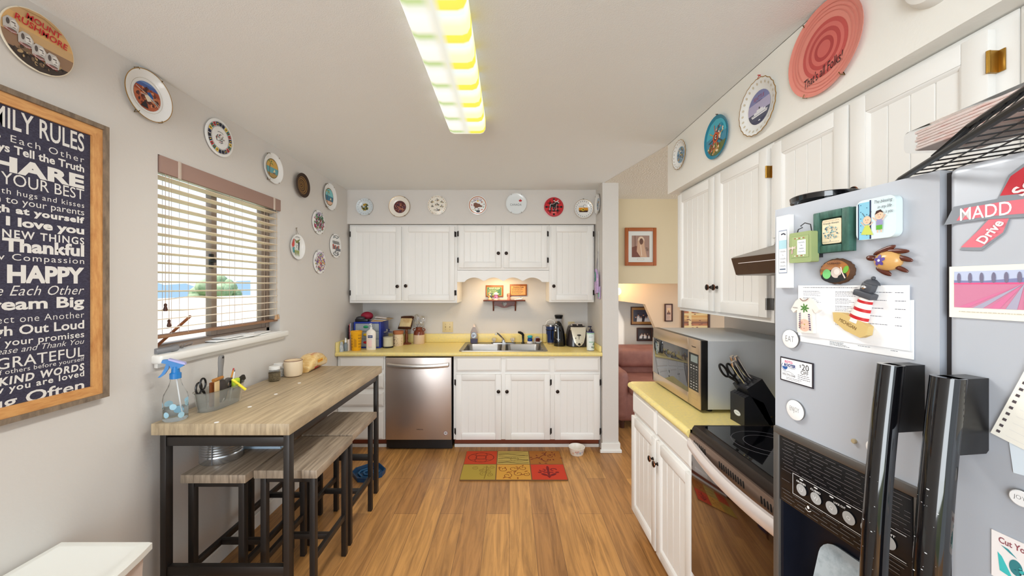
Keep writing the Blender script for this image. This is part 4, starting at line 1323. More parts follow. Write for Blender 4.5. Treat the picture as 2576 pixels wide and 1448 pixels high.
# ================================================================== TABLE AND STOOLS
TX0, TX1, TY0, TY1 = -1.54, -0.945, 1.588, 2.745
t = thing('bar_table', 'long grey-oak bar height table on a dark metal frame along the wall', 'table', (0, 0, 0))
bm = new(); box(bm, TX0, TX1, TY0, TY1, 0.860, 0.91, 0.002); obj('tabletop', bm, TABLEW, t)
for x in (TX0 + 0.02, TX1 - 0.038):
    for y in (TY0 + 0.02, TY1 - 0.07):
        bm = new(); box(bm, x, x + 0.026, y, y + 0.036, 0.0, 0.858, 0.002); obj('leg', bm, METALB, t)
for y in (TY0 + 0.024, TY1 - 0.066):
    bm = new(); box(bm, TX0 + 0.046, TX1 - 0.038, y, y + 0.026, 0.804, 0.843, 0.002); obj('apron_rail', bm, METALB, t)
    bm = new(); box(bm, TX0 + 0.046, TX1 - 0.038, y, y + 0.026, 0.237, 0.277, 0.002); obj('foot_rail', bm, METALB, t)
for x in (TX0 + 0.022, TX1 - 0.036):
    bm = new(); box(bm, x, x + 0.022, TY0 + 0.056, TY1 - 0.07, 0.818, 0.858, 0.002); obj('side_rail', bm, METALB, t)
for u, v in ((545, 1062), (628, 1023), (694, 991), (753, 963)):
    p = onZ(u, v, 0.91)
    bm = new(); lathe(bm, [(0.009, 0.9098), (0.009, 0.9112), (0.006, 0.9118), (0, 0.9118)], 14, 0, Matrix.Translation((p.x, p.y, 0))); obj('screw_cap', bm, M('white_cap', (240, 240, 240), .4), t)

SW, SL, SH = 0.293, 0.39, 0.65
def make_stool(label, x, y, rz=0.0):
    s = thing('bar_stool', label, 'stool', (x, y, 0), rz, group='backless stools under the bar table')
    bm = new(); box(bm, -SW / 2, SW / 2, -SL / 2, SL / 2, SH - 0.038, SH, 0.002); obj('seat', bm, STOOLW, s)
    lx, ly = SW / 2 - 0.032, SL / 2 - 0.032
    for sx in (-1, 1):
        for sy in (-1, 1):
            bm = new(); box(bm, sx * lx - 0.013, sx * lx + 0.013, sy * ly - 0.014, sy * ly + 0.014, 0.0, SH - 0.039, 0.002); l_ = obj('leg', bm, METALB, s)
    for sx in (-1, 1):
        bm = new(); box(bm, sx * lx - 0.010, sx * lx + 0.010, -ly + 0.014, ly - 0.014, 0.205, 0.235, 0.002); obj('side_stretcher', bm, METALB, s)
    bm = new(); box(bm, -lx + 0.010, lx - 0.010, -0.012, 0.012, 0.207, 0.233, 0.002); obj('cross_stretcher', bm, METALB, s)
    for sy in (-1, 1):
        bm = new(); box(bm, -lx + 0.013, lx - 0.013, sy * ly - 0.01, sy * ly + 0.01, SH - 0.066, SH - 0.039, 0.002); obj('seat_rail', bm, METALB, s)
    return s
st0 = make_stool('backless grey-oak stool with a tin can on its seat', -1.337, 1.862)
copy_thing(st0, Matrix.Translation((-1.035, 1.903, 0)), 'backless grey-oak stool next to the tin can stool, open side of the near table end')
copy_thing(st0, Matrix.Translation((-1.045, 2.315, 0)), 'backless grey-oak stool sticking out furthest along the table, towards the dishwasher')
copy_thing(st0, Matrix.Translation((-1.36, 2.272, 0)), 'backless grey-oak stool deepest under the table, against the wall')

tc_ = thing('tin_can', 'large ribbed tin can standing on the stool under the table', 'can', (-1.425, 1.835, SH))
pr = [(0, 0.001), (0.088, 0.001), (0.09, 0.004), (0.089, 0.03)]
for k in range(9):
    pr += [(0.0895, 0.033 + 0.012 * k), (0.0865, 0.039 + 0.012 * k)]
pr += [(0.089, 0.145), (0.0905, 0.165), (0.088, 0.166), (0.086, 0.15), (0.086, 0.006), (0, 0.005)]
bm = new(); lathe(bm, pr, 48, 0, Matrix.Rotation(0.2, 4, 'Z')); obj('body', bm, M('tin', (196, 198, 200), .22, .95), tc_)
bm = new(); box(bm, 0.0885, 0.0905, -0.002, 0.002, 0.004, 0.162, mat=Matrix.Rotation(-1.35, 4, 'Z')); obj('seam', bm, M('tin_dark', (110, 112, 116), .4, .9), tc_)
tr = thing('shallow_tray', 'shallow pale blue plastic tray lying on the stool behind the tin can', 'tray', (-1.30, 1.99, SH))
bm = new(); box(bm, -.105, .105, -.055, .055, 0, .004, .001)
for x0, x1, y0, y1 in ((-.105, .105, -.055, -.051), (-.105, .105, .051, .055), (-.105, -.101, -.055, .055), (.101, .105, -.055, .055)):
    box(bm, x0, x1, y0, y1, .002, .012, .001)
obj('tray_body', bm, M('pale_blue_plastic', (176, 196, 214), .3), tr)

# ------------------------------------------------------------------ things on the table
ZT_ = 0.9102
s = thing('spray_bottle', 'clear spray bottle with blue trigger and pale blue spots at the table corner', 'spray bottle', (-1.482, 1.642, ZT_), 0.5)
bm = new(); lathe(bm, [(0, 0), (.040, 0), (.0435, .004), (.0435, .095), (.040, .115), (.026, .145), (.019, .168), (.0165, .19), (0, .19)], 32); obj('bottle', bm, PLAST, s)
bm = new(); lathe(bm, [(0, .003), (.039, .003), (.041, .006), (.041, .055), (0, .055)], 28); obj('liquid', bm, M('water', (232, 242, 246), .02, trans=.98, ior=1.05), s)
a = Art()
bm = new()
for k in range(10):
    an, z = 2 * PI * (k + .3) / 5 + (.6 if k > 4 else 0), (.026 if k < 5 else .066) + .006 * (k % 2)
    T = Matrix.Rotation(an, 4, 'Z') @ Matrix.Translation((.0437, 0, z)) @ Matrix.Rotation(PI / 2, 4, 'Y')
    vs = [bm.verts.new(T @ Vector((p[0], p[1], -0.0004 - (p[1] ** 2) / (2 * .0437)))) for p in circ(0, 0, .013, .012, 20)]
    bm.faces.new(vs)
obj('printed_spots', bm, M('pale_blue_print', (176, 216, 232), .5), s)
BLUEP = M('blue_plastic', (38, 120, 190), .35)
bm = new(); lathe(bm, [(0, .182), (.0205, .182), (.0205, .205), (.015, .209), (.0135, .235), (0, .235)], 24); obj('collar', bm, BLUEP, s)
bm = new(); prism(bm, [(.03, .236), (.03, .247), (-.02, .268), (-.042, .268), (-.046, .256), (-.02, .246), (-.012, .225), (.012, .225)], -.011, .011, 'XZ'); obj('spray_head', bm, BLUEP, s)
bm = new(); prism(bm, [(.036, .240), (.034, .250), (-.022, .272), (-.022, .266), (.02, .246)], -.0125, .0125, 'XZ'); obj('top_cover', bm, M('pale_violet_plastic', (170, 170, 222), .35), s)
bm = new(); prism(bm, [(-.018, .25), (-.03, .25), (-.036, .228), (-.046, .207), (-.058, .193), (-.050, .192), (-.036, .203), (-.022, .228)], -.008, .008, 'XZ'); obj('trigger', bm, BLUEP, s)
bm = new(); cyl(bm, (0.002, 0, .19), (.018, .01, .008), .0025, None, 8); obj('dip_tube', bm, M('tube_white', (235, 238, 240), .3), s)

# oval tub full of tools
cx, cy, rzt = -1.435, 1.835, 0.0
tb = thing('plastic_tub', 'smoky clear oval plastic tub full of tools on the table', 'tub', (cx, cy, ZT_), 0)
bm = new()
def oval(rx, ry, z, n=32): return [(rx * math.copysign(abs(math.cos(q)) ** .75, math.cos(q)), ry * math.copysign(abs(math.sin(q)) ** .75, math.sin(q)), z) for q in [2 * PI * k / n for k in range(n)]]
loft(bm, [oval(.050, .112, .0), oval(.060, .128, .092), oval(.063, .131, .094), oval(.061, .129, .090), oval(.0575, .125, .088), oval(.048, .109, .003)], cap=True)
obj('tub_body', bm, M('smoky_plastic', (206, 206, 200), .2, trans=.8, ior=1.06), tb)
# tools: each lowered into the tub without touching its walls
pk = thing('putty_knife', 'putty knife with a tall grey handle standing in the tub', 'putty knife', (cx - .026, cy + .035, ZT_ + .006))
bm = new(); prism(bm, [(-.02, 0), (.02, 0), (.012, .1), (-.012, .1)], -.0008, .0008, 'YZ'); obj('blade', bm, STEEL, pk)
bm = new()
pts = [(0, 0, .095), (0, 0, .13), (0, .002, .165), (0, .004, .20), (0, .006, .225), (0, .007, .235)]
loft(bm, [[(p[0] + .009 * math.cos(q), p[1] + r_ * math.sin(q), p[2]) for q in [2 * PI * k / 16 for k in range(16)]] for p, r_ in zip(pts, (.026, .014, .0125, .018, .018, .010))])
obj('handle', bm, M('grey_rubber', (126, 124, 122), .55), pk)
bm = new(); lathe(bm, [(.006, .0095), (.004, .0102), (0, .0102)], 14, 0, Matrix.Translation((0, .006, .224)) @ Matrix.Rotation(PI / 2, 4, 'Y')); obj('hang_hole', bm, BLACK, pk)
sc_ = thing('scissors', 'black handled scissors leaning at the near end of the tub', 'scissors', (cx - .004, cy - .088, ZT_ + .007))
bm = new()
for s_ in (-1, 1):
    tube(bm, [(s_ * .003, -.012 + .016 * math.cos(q) + s_ * .008 - .01, .118 + .026 * math.sin(q) + s_ * .008) for q in [2 * PI * k / 16 for k in range(16)]], .0042, 8, closed=True)
    tube(bm, [(s_ * .003, -.01, .093), (0, .004, .070)], .004, 8)
obj('handle', bm, BLACK, sc_)
bm = new(); prism(bm, [(.001, .075), (.010, .075), (.012, .03), (.008, 0)], -.0015, .0015, 'YZ'); obj('blade', bm, STEEL, sc_)
gp = thing('wooden_peg_tool', 'wooden handled tool with pale shaft standing in the tub', 'tool', (cx + .02, cy - .045, ZT_ + .007))
bm = new(); box(bm, -.003, .003, -.014, .014, 0, .125, .002); obj('shaft', bm, M('pale_wood', (206, 176, 128), .5), gp)
bm = new(); cyl(bm, (0, -.022, .132), (0, .034, .136), .0085, .0075, 14); obj('handle', bm, M('amber_wood', (168, 112, 52), .35), gp)
hk = thing('wood_block', 'flat brown wood block standing in the tub behind the pale shaft', 'block', (cx - .008, cy - .038, ZT_ + .007))
bm = new(); box(bm, -.006, .006, -.014, .02, 0, .118, .003); obj('block', bm, OAK, hk)
gl2 = thing('dark_pouch', 'dark brown rounded pouch stuffed in the middle of the tub', 'pouch', (cx + .004, cy + .006, ZT_ + .008))
bm = new(); ball(bm, (0, 0, .062), (.020, .030, .058), 20); obj('pouch_body', bm, M('dark_fabric', (58, 50, 46), .8), gl2)
sd_ = thing('screwdriver', 'thin dark screwdriver lying slanted across the tub', 'screwdriver', (cx + .032, cy + .0, ZT_ + .006))
bm = new(); cyl(bm, (.002, -.02, .03), (0.008, .02, .098), .0018, None, 8); obj('shaft', bm, BLACK, sd_)
bm = new(); cyl(bm, (.0015, -.028, .018), (.0025, -.018, .036), .004, .0035, 10); obj('handle', bm, CHROME, sd_)
wp = thing('white_pen', 'thin white pen standing in the tub beside the putty knife', 'pen', (cx + .012, cy + .058, ZT_ + .007))
bm = new(); cyl(bm, (.0, -.012, .0), (0, .022, .142), .0035, .003, 10); obj('barrel', bm, M('white_plastic', (232, 232, 230), .35), wp)
bm = new(); cyl(bm, (0, .022, .142), (0, .025, .152), .0022, .0008, 10); obj('tip', bm, BLACK, wp)
mk = thing('marker_pen', 'yellow marker hanging over the front edge of the tub', 'marker', (cx + .048, cy + .045, ZT_))
bm = new(); cyl(bm, (.034, .018, .060), (-.004, -.010, .112), .0062, .0062, 14); obj('barrel', bm, M('yellow_plastic', (232, 214, 56), .35), mk)
bm = new(); cyl(bm, (-.004, -.010, .112), (-.011, -.0155, .122), .0066, .005, 14); obj('cap', bm, M('yellow_cap', (244, 230, 70), .35), mk)
tl = thing('tape_measure', 'lime green tape measure sitting at the tub rim', 'tape measure', (cx + .022, cy + .075, ZT_ + .070))
bm = new(); box(bm, -.010, .010, -.020, .020, 0, .046, .006); obj('case', bm, M('lime_plastic', (186, 214, 62), .4), tl)
bm = new(); box(bm, .0098, .0115, -.011, .011, .012, .032, .002); obj('badge', bm, M('green_badge', (128, 168, 60), .4), tl)
hs = thing('black_case', 'black slim tool case jutting out of the far end of the tub', 'case', (cx + .004, cy + .112, ZT_ + .068))
bm = new(); box(bm, -.009, .009, -.045, .06, 0, .03, .006, mat=Matrix.Rotation(.38, 4, 'X')); obj('case_body', bm, BLACK, hs)
tp = thing('tape_roll', 'dark grey tape roll standing behind the lime tape measure in the tub', 'tape', (cx - .020, cy + .082, ZT_ + .085))
bm = new(); lathe(bm, [(.016, -.009), (.032, -.009), (.032, .009), (.016, .009), (.016, -.009)], 28, 0, Matrix.Rotation(PI / 2, 4, 'Y')); obj('roll', bm, M('grey_tape', (96, 90, 86), .5), tp)
pc = thing('pencil', 'orange pencil with a pink eraser standing in the tub', 'pencil', (cx - .03, cy + .105, ZT_ + .012))
bm = new(); cyl(bm, (0, -.03, .0), (0, .022, .132), .0036, None, 6); obj('barrel', bm, M('pencil_orange', (222, 150, 56), .4), pc)
bm = new(); cyl(bm, (0, .022, .132), (0, .0265, .143), .0037, None, 12); obj('eraser', bm, M('eraser_red', (196, 70, 70), .6), pc)

for (x, y, fill, lab, k) in ((-1.470, 2.315, (126, 112, 86), 'small glass jar of ground herbs with a white lid on the table', 1.0), (-1.508, 2.42, (236, 236, 234), 'small glass jar of white powder with a white lid behind the herb jar', .96)):
    j = thing('spice_jar', lab, 'jar', (x, y, ZT_), group='spice jars on the table')
    bm = new(); lathe(bm, [(0, 0), (.030 * k, 0), (.0325 * k, .004), (.0325 * k, .055 * k), (.027 * k, .066 * k), (.026 * k, .074 * k), (0, .074 * k)], 28); obj('glass', bm, PLAST, j)
    bm = new(); lathe(bm, [(0, .002), (.0295 * k, .002), (.031 * k, .005), (.031 * k, .050 * k), (0, .052 * k)], 28); obj('spice', bm, M('spice_%d' % fill[0], tuple(min(255, int(c * 1.15)) for c in fill), .9, vary=(240, tuple(int(c * .75) for c in fill), .4, .6, (1, 1, 1))), j)
    bm = new(); lathe(bm, [(0, .091 * k), (.028 * k, .091 * k), (.0305 * k, .089 * k), (.0305 * k, .072 * k), (0, .072 * k)], 28); obj('lid', bm, M('white_plastic'), j)
p = thing('candle_pot', 'beige ceramic pot with a thin dark rim beside the bread', 'pot', (-1.425, 2.44, ZT_))
bm = new(); lathe(bm, [(0, 0), (.040, 0), (.050, .006), (.0545, .025), (.0545, .101), (.0535, .105), (.0525, .1055), (.051, .104), (.051, .012), (0, .010)], 40, 0, None, [0, 0, 0, 0, 1, 1, 1, 0, 0]); obj('pot_body', bm, [M('beige_ceramic', (222, 202, 172), .45), M('pot_rim', (126, 92, 76), .5)], p)
bm = new(); lathe(bm, [(.0505, .085), (0, .086)], 32); obj('wax', bm, M('cream_wax', (232, 216, 186), .5), p)
# bread loaf in its bag
br = thing('bread_bag', 'bagged loaf of white bread at the far wall side of the table', 'bread', (-1.42, 2.655, ZT_), 0.06)
bm = new()
rings = []
for k in range(15):
    tt = k / 14
    y = -.135 + .27 * tt
    sc1 = min(1, .45 + 1.8 * tt, 1 if tt < .8 else 1 - (tt - .8) * 1.0)
    hgt = (.112 * (1 - .25 * (2 * tt - 1) ** 2)) * sc1
    wd = .056 * (.75 + .25 * sc1)
    rings.append([(wd * math.copysign(abs(math.cos(q)) ** .6, math.cos(q)), y + .003 * math.sin(5 * q + k), max(.001, hgt * (.5 + .5 * math.copysign(abs(math.sin(q)) ** .7, math.sin(q))))) for q in [2 * PI * i / 20 for i in range(20)]])
loft(bm, rings)
obj('bag', bm, M('bread_bag_film', (232, 204, 146), .25, vary=(26, (214, 168, 96), .4, .68, (1, 1, 2)), coat=.5), br)
a = Art()
a.rect(-.03, -.004, .05, .017, (238, 176, 40)); a.up(); a.lines_of_text(-.024, .003, .068, 1, .01, .006, (176, 60, 40), .05)
a.text('White', -.02, -.036, .085, .026, (190, 36, 56), .02, .25)
bmA = a.build('lettering', br, 0)
for vtx in bmA.data.vertices:
    x, y, z = vtx.co
    zz = .052 + y
    hh_ = .112 * (1 - .25 * (x / .135) ** 2)
    sn_ = min(.99, abs(2 * zz / hh_ - 1)) ** (1 / .7)
    vtx.co = (.056 * (1 - sn_ * sn_) ** .3 + .0022 + z, x, zz)
a = Art(); a.scribble(0, 0, .10, .024, (206, 60, 76), 6, .0035)
o2 = a.build('top_lettering', br, 0)
for vtx in o2.data.vertices:
    x, y, z = vtx.co
    vtx.co = (.022 - y * .9, x, .1125 + z - (x / .135) ** 2 * .018 + y * .22 - .002)

# blue slow-feeder dish on the floor under the table
p = onZ(915, 1186, 0.02)
fd = thing('slow_feeder_dish', 'dark blue ridged pet feeder dish on the floor under the table', 'pet dish', (-1.12, 2.95, 0), .2)
BL = M('teal_blue_plastic', (24, 66, 104), .4)
bm = new()
hx = lambda r_: [(r_ * math.cos(PI / 4 + PI / 4 * k + (.0 if k % 2 else .25)), r_ * 1.0 * math.sin(PI / 4 + PI / 4 * k + (.0 if k % 2 else .25))) for k in range(8)]
loft(bm, [[(x, y, 0) for x, y in hx(.125)], [(x, y, .035) for x, y in hx(.13)], [(x, y, .037) for x, y in hx(.122)], [(x, y, .010) for x, y in hx(.112)]])
obj('dish', bm, BL, fd)
bm = new()
for r_ in (.078, .04):
    tube(bm, [(x, y, .017) for x, y in hx(r_)], .0075, 8, closed=True)
obj('ridge', bm, M('blue_ridge', (40, 96, 140), .4), fd)

# ================================================================== RANGE, HOOD, MICROWAVE
RY0, RY1 = 0.828, 1.548
r = thing('range', 'black glass top electric range with a bowed pale steel oven handle', 'range', (0, 0, 0))
bm = new(); box(bm, 0.80, XR - 0.03, RY0, RY1, 0.02, 0.885, 0.004); obj('body', bm, BLACK, r)
BRZ = M('bronze_steel', (150, 128, 114), 0.3, 0.7)
bm = new()
prism(bm, [(0.765, 0.888), (0.765, 0.905), (0.775, 0.919), (XR - 0.03, 0.919), (XR - 0.03, 0.888)], RY0, RY1, 'XZ')
obj('cooktop_frame', bm, M('dark_bronze', (62, 54, 50), 0.3, 0.7), r)
bm = new(); prism(bm, rrect(0.80, RY0 + 0.02, XR - 0.08, RY1 - 0.022, 0.02), 0.9185, 0.923, 'XY'); gt = obj('glass_top', bm, M('cooktop_glass', (8, 8, 12), 0.04, coat=1.0), r)
for x, y, rr_ in ((0.95, 1.36, .115), (0.95, 1.02, .095), (1.2, 1.36, .085), (1.2, 1.02, .11)):
    bm = new()
    for q in (rr_, rr_ * .66):
        lathe(bm, [(q - .001, .9231), (q - .0008, .9234), (q + .0008, .9234), (q + .001, .9231)], 56, 0, Matrix.Translation((x, y, 0)))
    obj('burner_ring', bm, M('ring_grey', (92, 92, 98), .3), gt)
bm = new(); box(bm, XR - 0.075, XR - 0.03, RY0, RY1, 0.92, 1.09, 0.006); obj('backguard', bm, BLACK, r)
# vent panel with slots below the cooktop
bm = new()
prism(bm, [(0.753, 0.874), (0.757, 0.888), (0.80, 0.8875), (0.80, 0.836), (0.757, 0.836)], RY0, RY1, 'XZ')
for g0, n in ((1.505, 7), (1.325, 11), (1.105, 11), (0.92, 5)):
    for k in range(n):
        y = g0 - 0.0135 * k
        prism(bm, rrect(-.003, -.012, .003, .012, .0029, 4), 0, .0015, 'XY', 1, frame((0.7545, y, .862), (0, -1, 0), (-.1, 0, 1)))
obj('vent_panel', bm, [BRZ, M('slot_black', (14, 12, 12), .7)], r)
bm = new(); box(bm, 0.763, 0.80, RY0 + .002, RY1 - .002, 0.305, 0.833, 0.004); od = obj('oven_door', bm, M('bronze_edge', (96, 82, 74), .3, .8), r)
bm = new(); box(bm, 0.7600, 0.7635, RY0 + .012, RY1 - .006, 0.312, 0.80, 0.001); obj('oven_glass', bm, M('oven_glass', (46, 22, 12), 0.06, coat=1.0, spec=.9), od)
bm = new()
n = 20
rings = []
for k in range(n + 1):
    tt = k / n * 2 - 1
    y = (RY0 + RY1) / 2 + tt * (RY1 - RY0) / 2 * .995
    bow = .036 * (1 - tt * tt)
    x = 0.752 - bow * .9
    z = 0.846 - .012 * (1 - tt * tt)
    hh_ = .022
    rings.append([(x, y, z + hh_), (x - .008, y, z + hh_ * .5), (x - .009, y, z - hh_ * .5), (x - .003, y, z - hh_), (x + .012, y, z - hh_ * .9), (x + .012, y, z + hh_)])
loft(bm, rings)
for y in (RY0 + .01, RY1 - .01):
    box(bm, .745, .77, y - .012, y + .012, .826, .866, .004)
obj('oven_handle', bm, M('pale_steel', (236, 228, 226), .32, .45), od)
bm = new(); box(bm, 0.766, 0.80, RY0 + .002, RY1 - .002, 0.06, 0.30, 0.004); obj('drawer', bm, M('pale_steel'), r)

h = thing('range_hood', 'brown steel range hood with a sloped pale top under the short cabinet', 'hood', (0, 0, 0))
HY0, HY1 = 0.83, 1.548
bm = new()
prism(bm, [(.930, 1.617), (.938, 1.622), (1.105, 1.672), (1.118, 1.6845), (XR - .001, 1.6845), (XR - .001, 1.545), (.957, 1.545), (.95, 1.549)], HY0, HY1, 'XZ')
obj('shell', bm, M('hood_top', (150, 142, 134), .3, .8), h)
bm = new(); prism(bm, [(.9285, 1.6165), (.9485, 1.5485), (.951, 1.549), (.931, 1.617)], HY0 + .001, HY1 - .001, 'XZ'); fp = obj('front_panel', bm, M('hood_brown', (92, 70, 58), .3, .75), h)
bm = new(); box(bm, -.0005, .0008, HY0 + .02, HY1 - .04, -.0012, .0012, mat=Matrix.Translation((.9345, 0, 1.594))); obj('trim_line', bm, M('pale_steel'), fp)
bm = new(); lathe(bm, [(0, 0), (.07, 0), (.075, .006), (.075, .02)], 32, 0, Matrix.Translation((1.10, 1.34, 1.526))); obj('lamp_lens', bm, M('lens_glass', (210, 210, 205), .1, trans=.5), h)
bm = new(); prism(bm, [(1.02, 1.546), (1.075, 1.500), (1.25, 1.500), (1.25, 1.546)], .95, 1.255, 'XZ'); obj('filter_tray', bm, M('dark_filter', (62, 60, 60), .4, .6), h)

m = thing('microwave', 'large stainless steel microwave oven on the short yellow countertop', 'microwave', (0, 0, 0))
MX, MY0, MY1, MZ0, MZ1 = 0.905, 1.748, 2.325, 0.914, 1.243
MS = M('microwave_steel', (196, 200, 204), .35, .35)
bm = new(); box(bm, MX + .034, XR - .03, MY0 + .002, MY1 - .002, MZ0 + .002, MZ1 - .002, .003); obj('body', bm, MS, m)
bm = new(); box(bm, MX + .002, MX + .035, MY0, MY1, MZ0, MZ1, .002); obj('door_edge', bm, BLACK, m)
SG = M('champagne_steel', (206, 184, 160), .28, .8)
bm = new()
py = MY0 + .118            # join of door and control panel
box(bm, MX - .003, MX + .003, py + .001, MY1, MZ0, MZ0 + .055, .0015); box(bm, MX - .003, MX + .003, py + .001, MY1, MZ1 - .062, MZ1, .0015)
box(bm, MX - .003, MX + .003, MY1 - .012, MY1, MZ0, MZ1, .0015)
dr = obj('door', bm, SG, m)
bm = new(); box(bm, MX - .0035, MX + .002, py + .001, MY1 - .011, MZ0 + .054, MZ1 - .061, .001); obj('door_window', bm, M('mirror_glass', (120, 122, 126), .03, .85), dr)
bm = new(); box(bm, MX - .003, MX + .003, MY0, py - .0005, MZ0, MZ1, .0015); cp = obj('control_panel', bm, SG, m)
a = Art()
a.rect(-.050, -.085, .045, .095, (26, 28, 30)); a.up(); a.rect(-.030, .052, .036, .086, (128, 140, 138))
for rr_ in range(9):
    for cc in range(3):
        a.text((('123', '456', '789', '*0#')[rr_ - 2][cc]) if 2 <= rr_ <= 5 else '-', -.026 + .026 * cc, .034 - .0135 * rr_, None if 2 <= rr_ <= 5 else .014, .006 if 2 <= rr_ <= 5 else .003, (226, 226, 226))
a.text('Panasonic', .0, .128, .042, .007, (50, 42, 36), .03)
for y0, y1 in ((-.125, -.1245), (-.1, -.0995)): a.rect(-.03, y0, .035, y1, (150, 120, 90))
for x0 in (-.03, .0345): a.rect(x0, -.125, x0 + .0006, -.0995, (150, 120, 90))
e = a.build('keypad', m); e.matrix_world = frame((MX - .0032, MY0 + .058, 1.078), (0, -1, 0), (0, 0, 1)); 
bm = new()
for x in (MX + .06, XR - .08):
    for y in (MY0 + .04, MY1 - .04):
        lathe(bm, [(0, .9003), (.014, .9003), (.016, .906), (.016, .917)], 16, 0, Matrix.Translation((x, y, 0)))
obj('foot', bm, BLACK, m)

# knife block and what stands in it
k = thing('knife_block', 'black leaning knife block with a small oval badge beside the range', 'knife block', (0, 0, 0))
KB = M('black_wood', (34, 34, 38), .42, bump=(200, .1, .002))
KY0, KY1 = 1.575, 1.675
bm = new(); prism(bm, [(1.002, .9005), (1.002, 1.024), (1.022, 1.034), (1.085, 1.004), (1.13, .9005)], KY0, KY1, 'XZ'); lb = obj('steak_knife_rack', bm, KB, k)
bm = new(); prism(bm, [(1.012, 1.062), (1.078, 1.106), (1.205, .915), (1.205, .9005), (1.115, .9005), (1.088, .940)], KY0, KY1, 'XZ'); ub = obj('slanted_block', bm, KB, k)
dirv = Vector((1.012 - 1.115, 0, 1.062 - .9005)).normalized()
topv = Vector((1.078 - 1.012, 0, 1.106 - 1.062)).normalized()
bm = new()
for q in range(4):
    y = KY0 + .022 + .018 * q
    box(bm, -.010, .010, -.0018, .0018, 0, .0006, mat=frame((1.013 + .0, y, 1.0296), (1, 0, .5), (0, 1, 0)))
for f_, dy in ((.25, .03), (.25, .07), (.55, .025), (.55, .075), (.82, .03), (.82, .07)):
    p = Vector((1.012, KY0 + dy, 1.062)) + Vector((.066, 0, .044)) * f_
    box(bm, -.002, .002, -.014, .014, 0, .0006, mat=frame(p, topv, (0, 1, 0)))
obj('knife_slot', bm, M('slot_black'), k)
a = Art(); a.ell(0, 0, .024, .012, (176, 180, 182)); a.up(); a.ell(0, 0, .0215, .0098, (226, 230, 230)); a.lines_of_text(-.016, -.001, .032, 1, .01, .0022, (120, 130, 134), .02)
e = a.build('badge', k); e.matrix_world = frame((1.0018, 1.625, .945), (0, -1, 0), (0, 0, 1))
bm = new(); cyl(bm, (1.118, KY0 - .0015, .944), (1.118, KY0 + .001, .944), .003, None, 10); obj('screw', bm, BRASS, k)
for i, (f_, dy, ln, lab) in enumerate(((.30, .030, .115, 'silver handled knife nearest the range in the knife block'), (.62, .034, .125, 'silver handled knife higher up in the knife block'), (.60, .066, .12, 'silver knife with a round bolster end behind the other two knives'))):
    p = Vector((1.012, KY0 + dy, 1.062)) + Vector((.066, 0, .044)) * f_ + dirv * .0015
    kn = thing('kitchen_knife', lab, 'knife', mat=frame(p, topv, (0, -1, 0)) @ Matrix.Rotation(0, 4, 'Z'), group='knives in the block')
    # local +Z of this frame runs along topv x (-Y): check and use dirv
    kn.matrix_world = frame(p, (0, 1, 0), dirv.cross(Vector((0, 1, 0))))
    bm = new()
    secs = [(0, .0085, .006), (.012, .009, .0065), (.03, .0075, .006), (.06, .0095, .0075), (.09, .011, .008), (.108, .0125, .0085), (.118, .009, .007)]
    loft(bm, [[(ry * math.cos(q), .004 * math.sin(z_ / .118 * PI) + rx * math.sin(q), z_ * ln / .118) for q in [2 * PI * j / 14 for j in range(14)]] for z_, rx, ry in secs])
    obj('handle', bm, CHROME, kn)
    bm = new(); box(bm, -.0012, .0012, -.010, .010, .0005, .006, .0004); obj('blade', bm, STEEL, kn)
p = Vector((1.012, KY0 + .072, 1.062)) + Vector((.066, 0, .044)) * .12 + dirv * .001
ks = thing('kitchen_scissors', 'black handled kitchen scissors in the knife block', 'scissors', mat=frame(p, (0, 1, 0), dirv.cross(Vector((0, 1, 0)))))
bm = new()
for s_ in (-1, 1):
    tube(bm, [(.004 * s_, .008 + s_ * .013 + .011 * math.cos(q), .075 + .032 * math.sin(q) + .006 * s_) for q in [2 * PI * j / 18 for j in range(18)]], .0048, 8, closed=True)
    tube(bm, [(.004 * s_, .008 + s_ * .008, .046), (0, 0, .012), (0, 0, .001)], .006, 8)
obj('handle', bm, BLACK, ks)
bm = new(); cyl(bm, (-.006, 0, .02), (.009, 0, .02), .006, None, 14); obj('pivot', bm, CHROME, ks)

# ================================================================== FRIDGE (turned 7 degrees; local X along its front, local Y into it)
FA = Vector((0.565, 0.785, 0.0))
FD = Vector((0.1286, -0.9917, 0.0)).normalized()
FN = FD.cross(Vector((0, 0, 1)))                       # outward
FROT = math.atan2(FD.y, FD.x)
FTOP = 1.662
def fr(u, v, off=0.0):
    """local (along, up) of a photograph point on the fridge front"""
    ray = Vector(((u - CX) / F, 1.0, -(v - CY) / F))
    o = FA + FN * off
    tt = (o - Vector((0, 0, H))).dot(FN) / ray.dot(FN)
    p = Vector((0, 0, H)) + ray * tt
    return (p - FA).dot(FD), p.z
def fm(x, z, off=0.0): return frame(FA + FD * x + Vector((0, 0, z)) + FN * off, FD, (0, 0, 1))

fg = thing('refrigerator', 'silver side by side refrigerator with black handles and ice dispenser', 'refrigerator', tuple(FA), FROT)
bm = new(); box(bm, .055, .79, .058, .70, .02, FTOP - .012, .006); obj('body', bm, M('fridge_side', (150, 150, 152), .5), fg)
GX = .276
bm = new()
